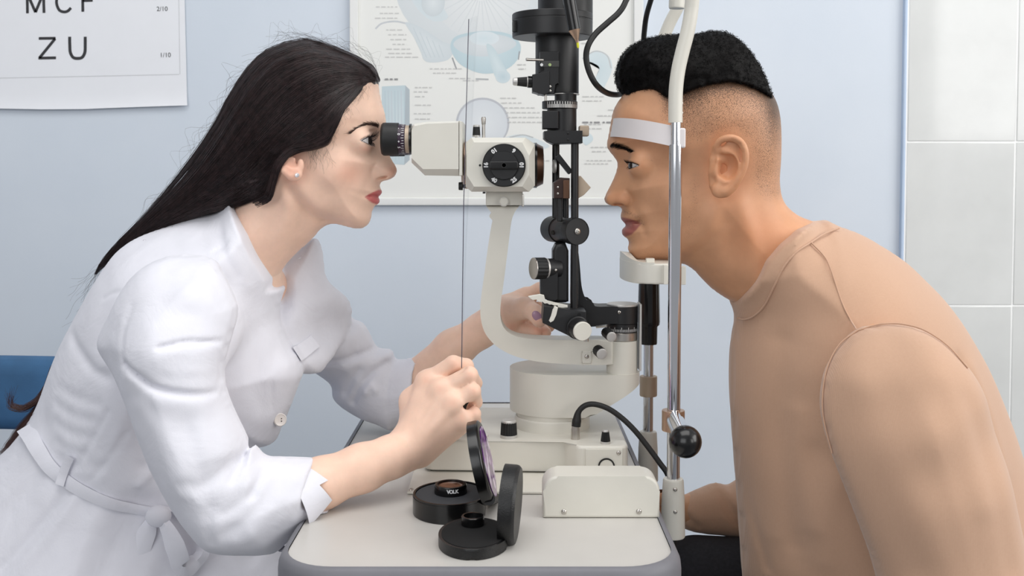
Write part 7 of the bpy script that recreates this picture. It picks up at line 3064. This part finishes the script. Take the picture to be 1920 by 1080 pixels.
ls1 = thing('coated_lens', 'round brown coated lens in a black ring inside the larger case', 'lens', (P(844, 920, 1.02).x, 1.022, ZT + .0175))
bm = B()
lx = P(845, 916, 1.022).x
lc = Vector((lx, 1.022, ZT + .0176))
ribbed(bm, [(.0158, 0), (.0158, .0035)], lc, (0, 0, 1), 90, .0003, 2)
lathe(bm, [(.0156, .0034), (.0156, .0078), (.0150, .0088), (.0128, .0088), (.0126, .0070)], lc, (0, 0, 1), 56)
part('lens_ring', bm, 'blackgloss', ls1)
bm = B()
lathe(bm, [(.0127, .0070), (.0090, .0082), (.004, .0088), (.0002, .0089)], lc, (0, 0, 1), 56, caps=False)
part('lens_glass', bm, simple('brown_lens_coating', srgb(112, 76, 58), .15, .3, var=.12, vscale=120), ls1)
bm = B()
for k, L_ in enumerate('VOLK'):
    a = math.radians(-80 + (k - 1.5) * 10)
    r_ = .0159
    me_ = text_mesh(L_, .0046, .00025)
    put_mesh(bm, me_, Matrix.Translation(lc + Vector((r_ * math.cos(a), r_ * math.sin(a), .0052))) @ Matrix.Rotation(a + math.pi / 2, 4, 'Z') @ FACE_CAM)
part('lettering', bm, 'print_white', ls1, None)

cs2 = thing('lens_case', 'black leather lens case standing open nearest the table front edge', 'case', (-.032, .93, ZT))
bm = B()
prism_z(bm, dplan(-.0315, .930, .0312, .042, flat=.001), ZT + .0003, ZT + .0098, .0022, 3)
part('case_base', bm, 'leather', cs2, 60)
bm = B()
prism_z(bm, dplan(-.0315, .930, .0285, .039, flat=.001), ZT + .0095, ZT + .0102, .0002, 1)
part('velvet_insert', bm, 'velvet', cs2)
l2, c2_, n2_, u2_, m2_ = lid(cs2, 957, 946, .938, .0352, .0145, 3, -7, ['leather'])
ls2 = thing('small_lens', 'small clear lens in a black ring inside the leather case', 'lens', (P(886, 985, .945).x, .945, ZT + .0102))
bm = B()
lc = Vector((P(886, 985, .945).x, .950, ZT + .0104))
lathe(bm, [(.0102, 0), (.0104, .0005), (.0104, .0075), (.0098, .0082), (.0082, .0082), (.0080, .006), (.0080, .003)], lc, (0, 0, 1), 44)
part('lens_ring', bm, 'blackgloss', ls2)
bm = B()
lathe(bm, [(.0081, .0035), (.005, .0050), (.0002, .0056)], lc, (0, 0, 1), 40, caps=False)
part('lens_glass', bm, simple('dark_clear_lens', srgb(30, 32, 36), .03, 0, var=.1), ls2)

# ------------------------------------------------------------------ blue chair behind the woman
MT['blue'] = simple('blue_upholstery', srgb(58, 100, 140), .8, var=.16, vscale=18, bump=.25, bscale=600)
cx_ = thing('upholstered_chair', 'blue upholstered chair behind the woman in the white coat', 'chair', (-.62, 1.25, 0))
bm = B()
pl3 = [(-.95, 1.00), (-.99, 1.15), (-.96, 1.30), (-.88, 1.40), (-.75, 1.43), (-.60, 1.42), (-.52, 1.40), (-.44, 1.385)]
q = catmull([(*a, 0) for a in pl3], 6)
zt1, zb1 = P(50, 674, 1.40).z, P(30, 812, 1.40).z
rows = []
for i in range(len(q)):
    t_ = q[min(i + 1, len(q) - 1)] - q[max(i - 1, 0)]
    t_ /= np.linalg.norm(t_)
    nn = np.array([-t_[1], t_[0], 0])
    r_ = []
    for k in range(16):
        a = 2 * math.pi * k / 16
        ca, sa = math.cos(a), math.sin(a)
        sx = .028 * math.copysign(abs(ca) ** .6, ca)
        sz = (zt1 - zb1) / 2 * math.copysign(abs(sa) ** .6, sa)
        r_.append(bm.verts.new((q[i][0] + nn[0] * sx, q[i][1] + nn[1] * sx, (zt1 + zb1) / 2 + sz)))
    rows.append(r_)
for a, b in zip(rows, rows[1:]):
    for k in range(16):
        bm.faces.new((a[k], a[(k + 1) % 16], b[(k + 1) % 16], b[k]))
bm.faces.new(rows[0])
bm.faces.new(rows[-1][::-1])
part('backrest', bm, 'blue', cx_, 60)
bm = B()
prism_z(bm, round_rect(-.95, 1.0, -.40, 1.42, .08), .40, .47, .02, 3)
part('seat', bm, 'blue', cx_, 60)
MT['gunmetal'] = simple('grey_metal', srgb(98, 100, 106), .4, .7)
for a in ((-.90, 1.04), (-.90, 1.38), (-.46, 1.04), (-.46, 1.38)):
    bm = B()
    cyl(bm, (a[0], a[1], 0), (a[0] * .98, a[1], .42), .012, .014, n=16, bev=.001)
    part('leg', bm, 'gunmetal', cx_)
for a in ((-.96, 1.28), (-.60, 1.415), (-.48, 1.40)):
    bm = B()
    cyl(bm, (a[0], a[1] - .02, .44), (a[0], a[1], zb1 + .02), .011, n=14)
    part('post', bm, 'gunmetal', cx_)
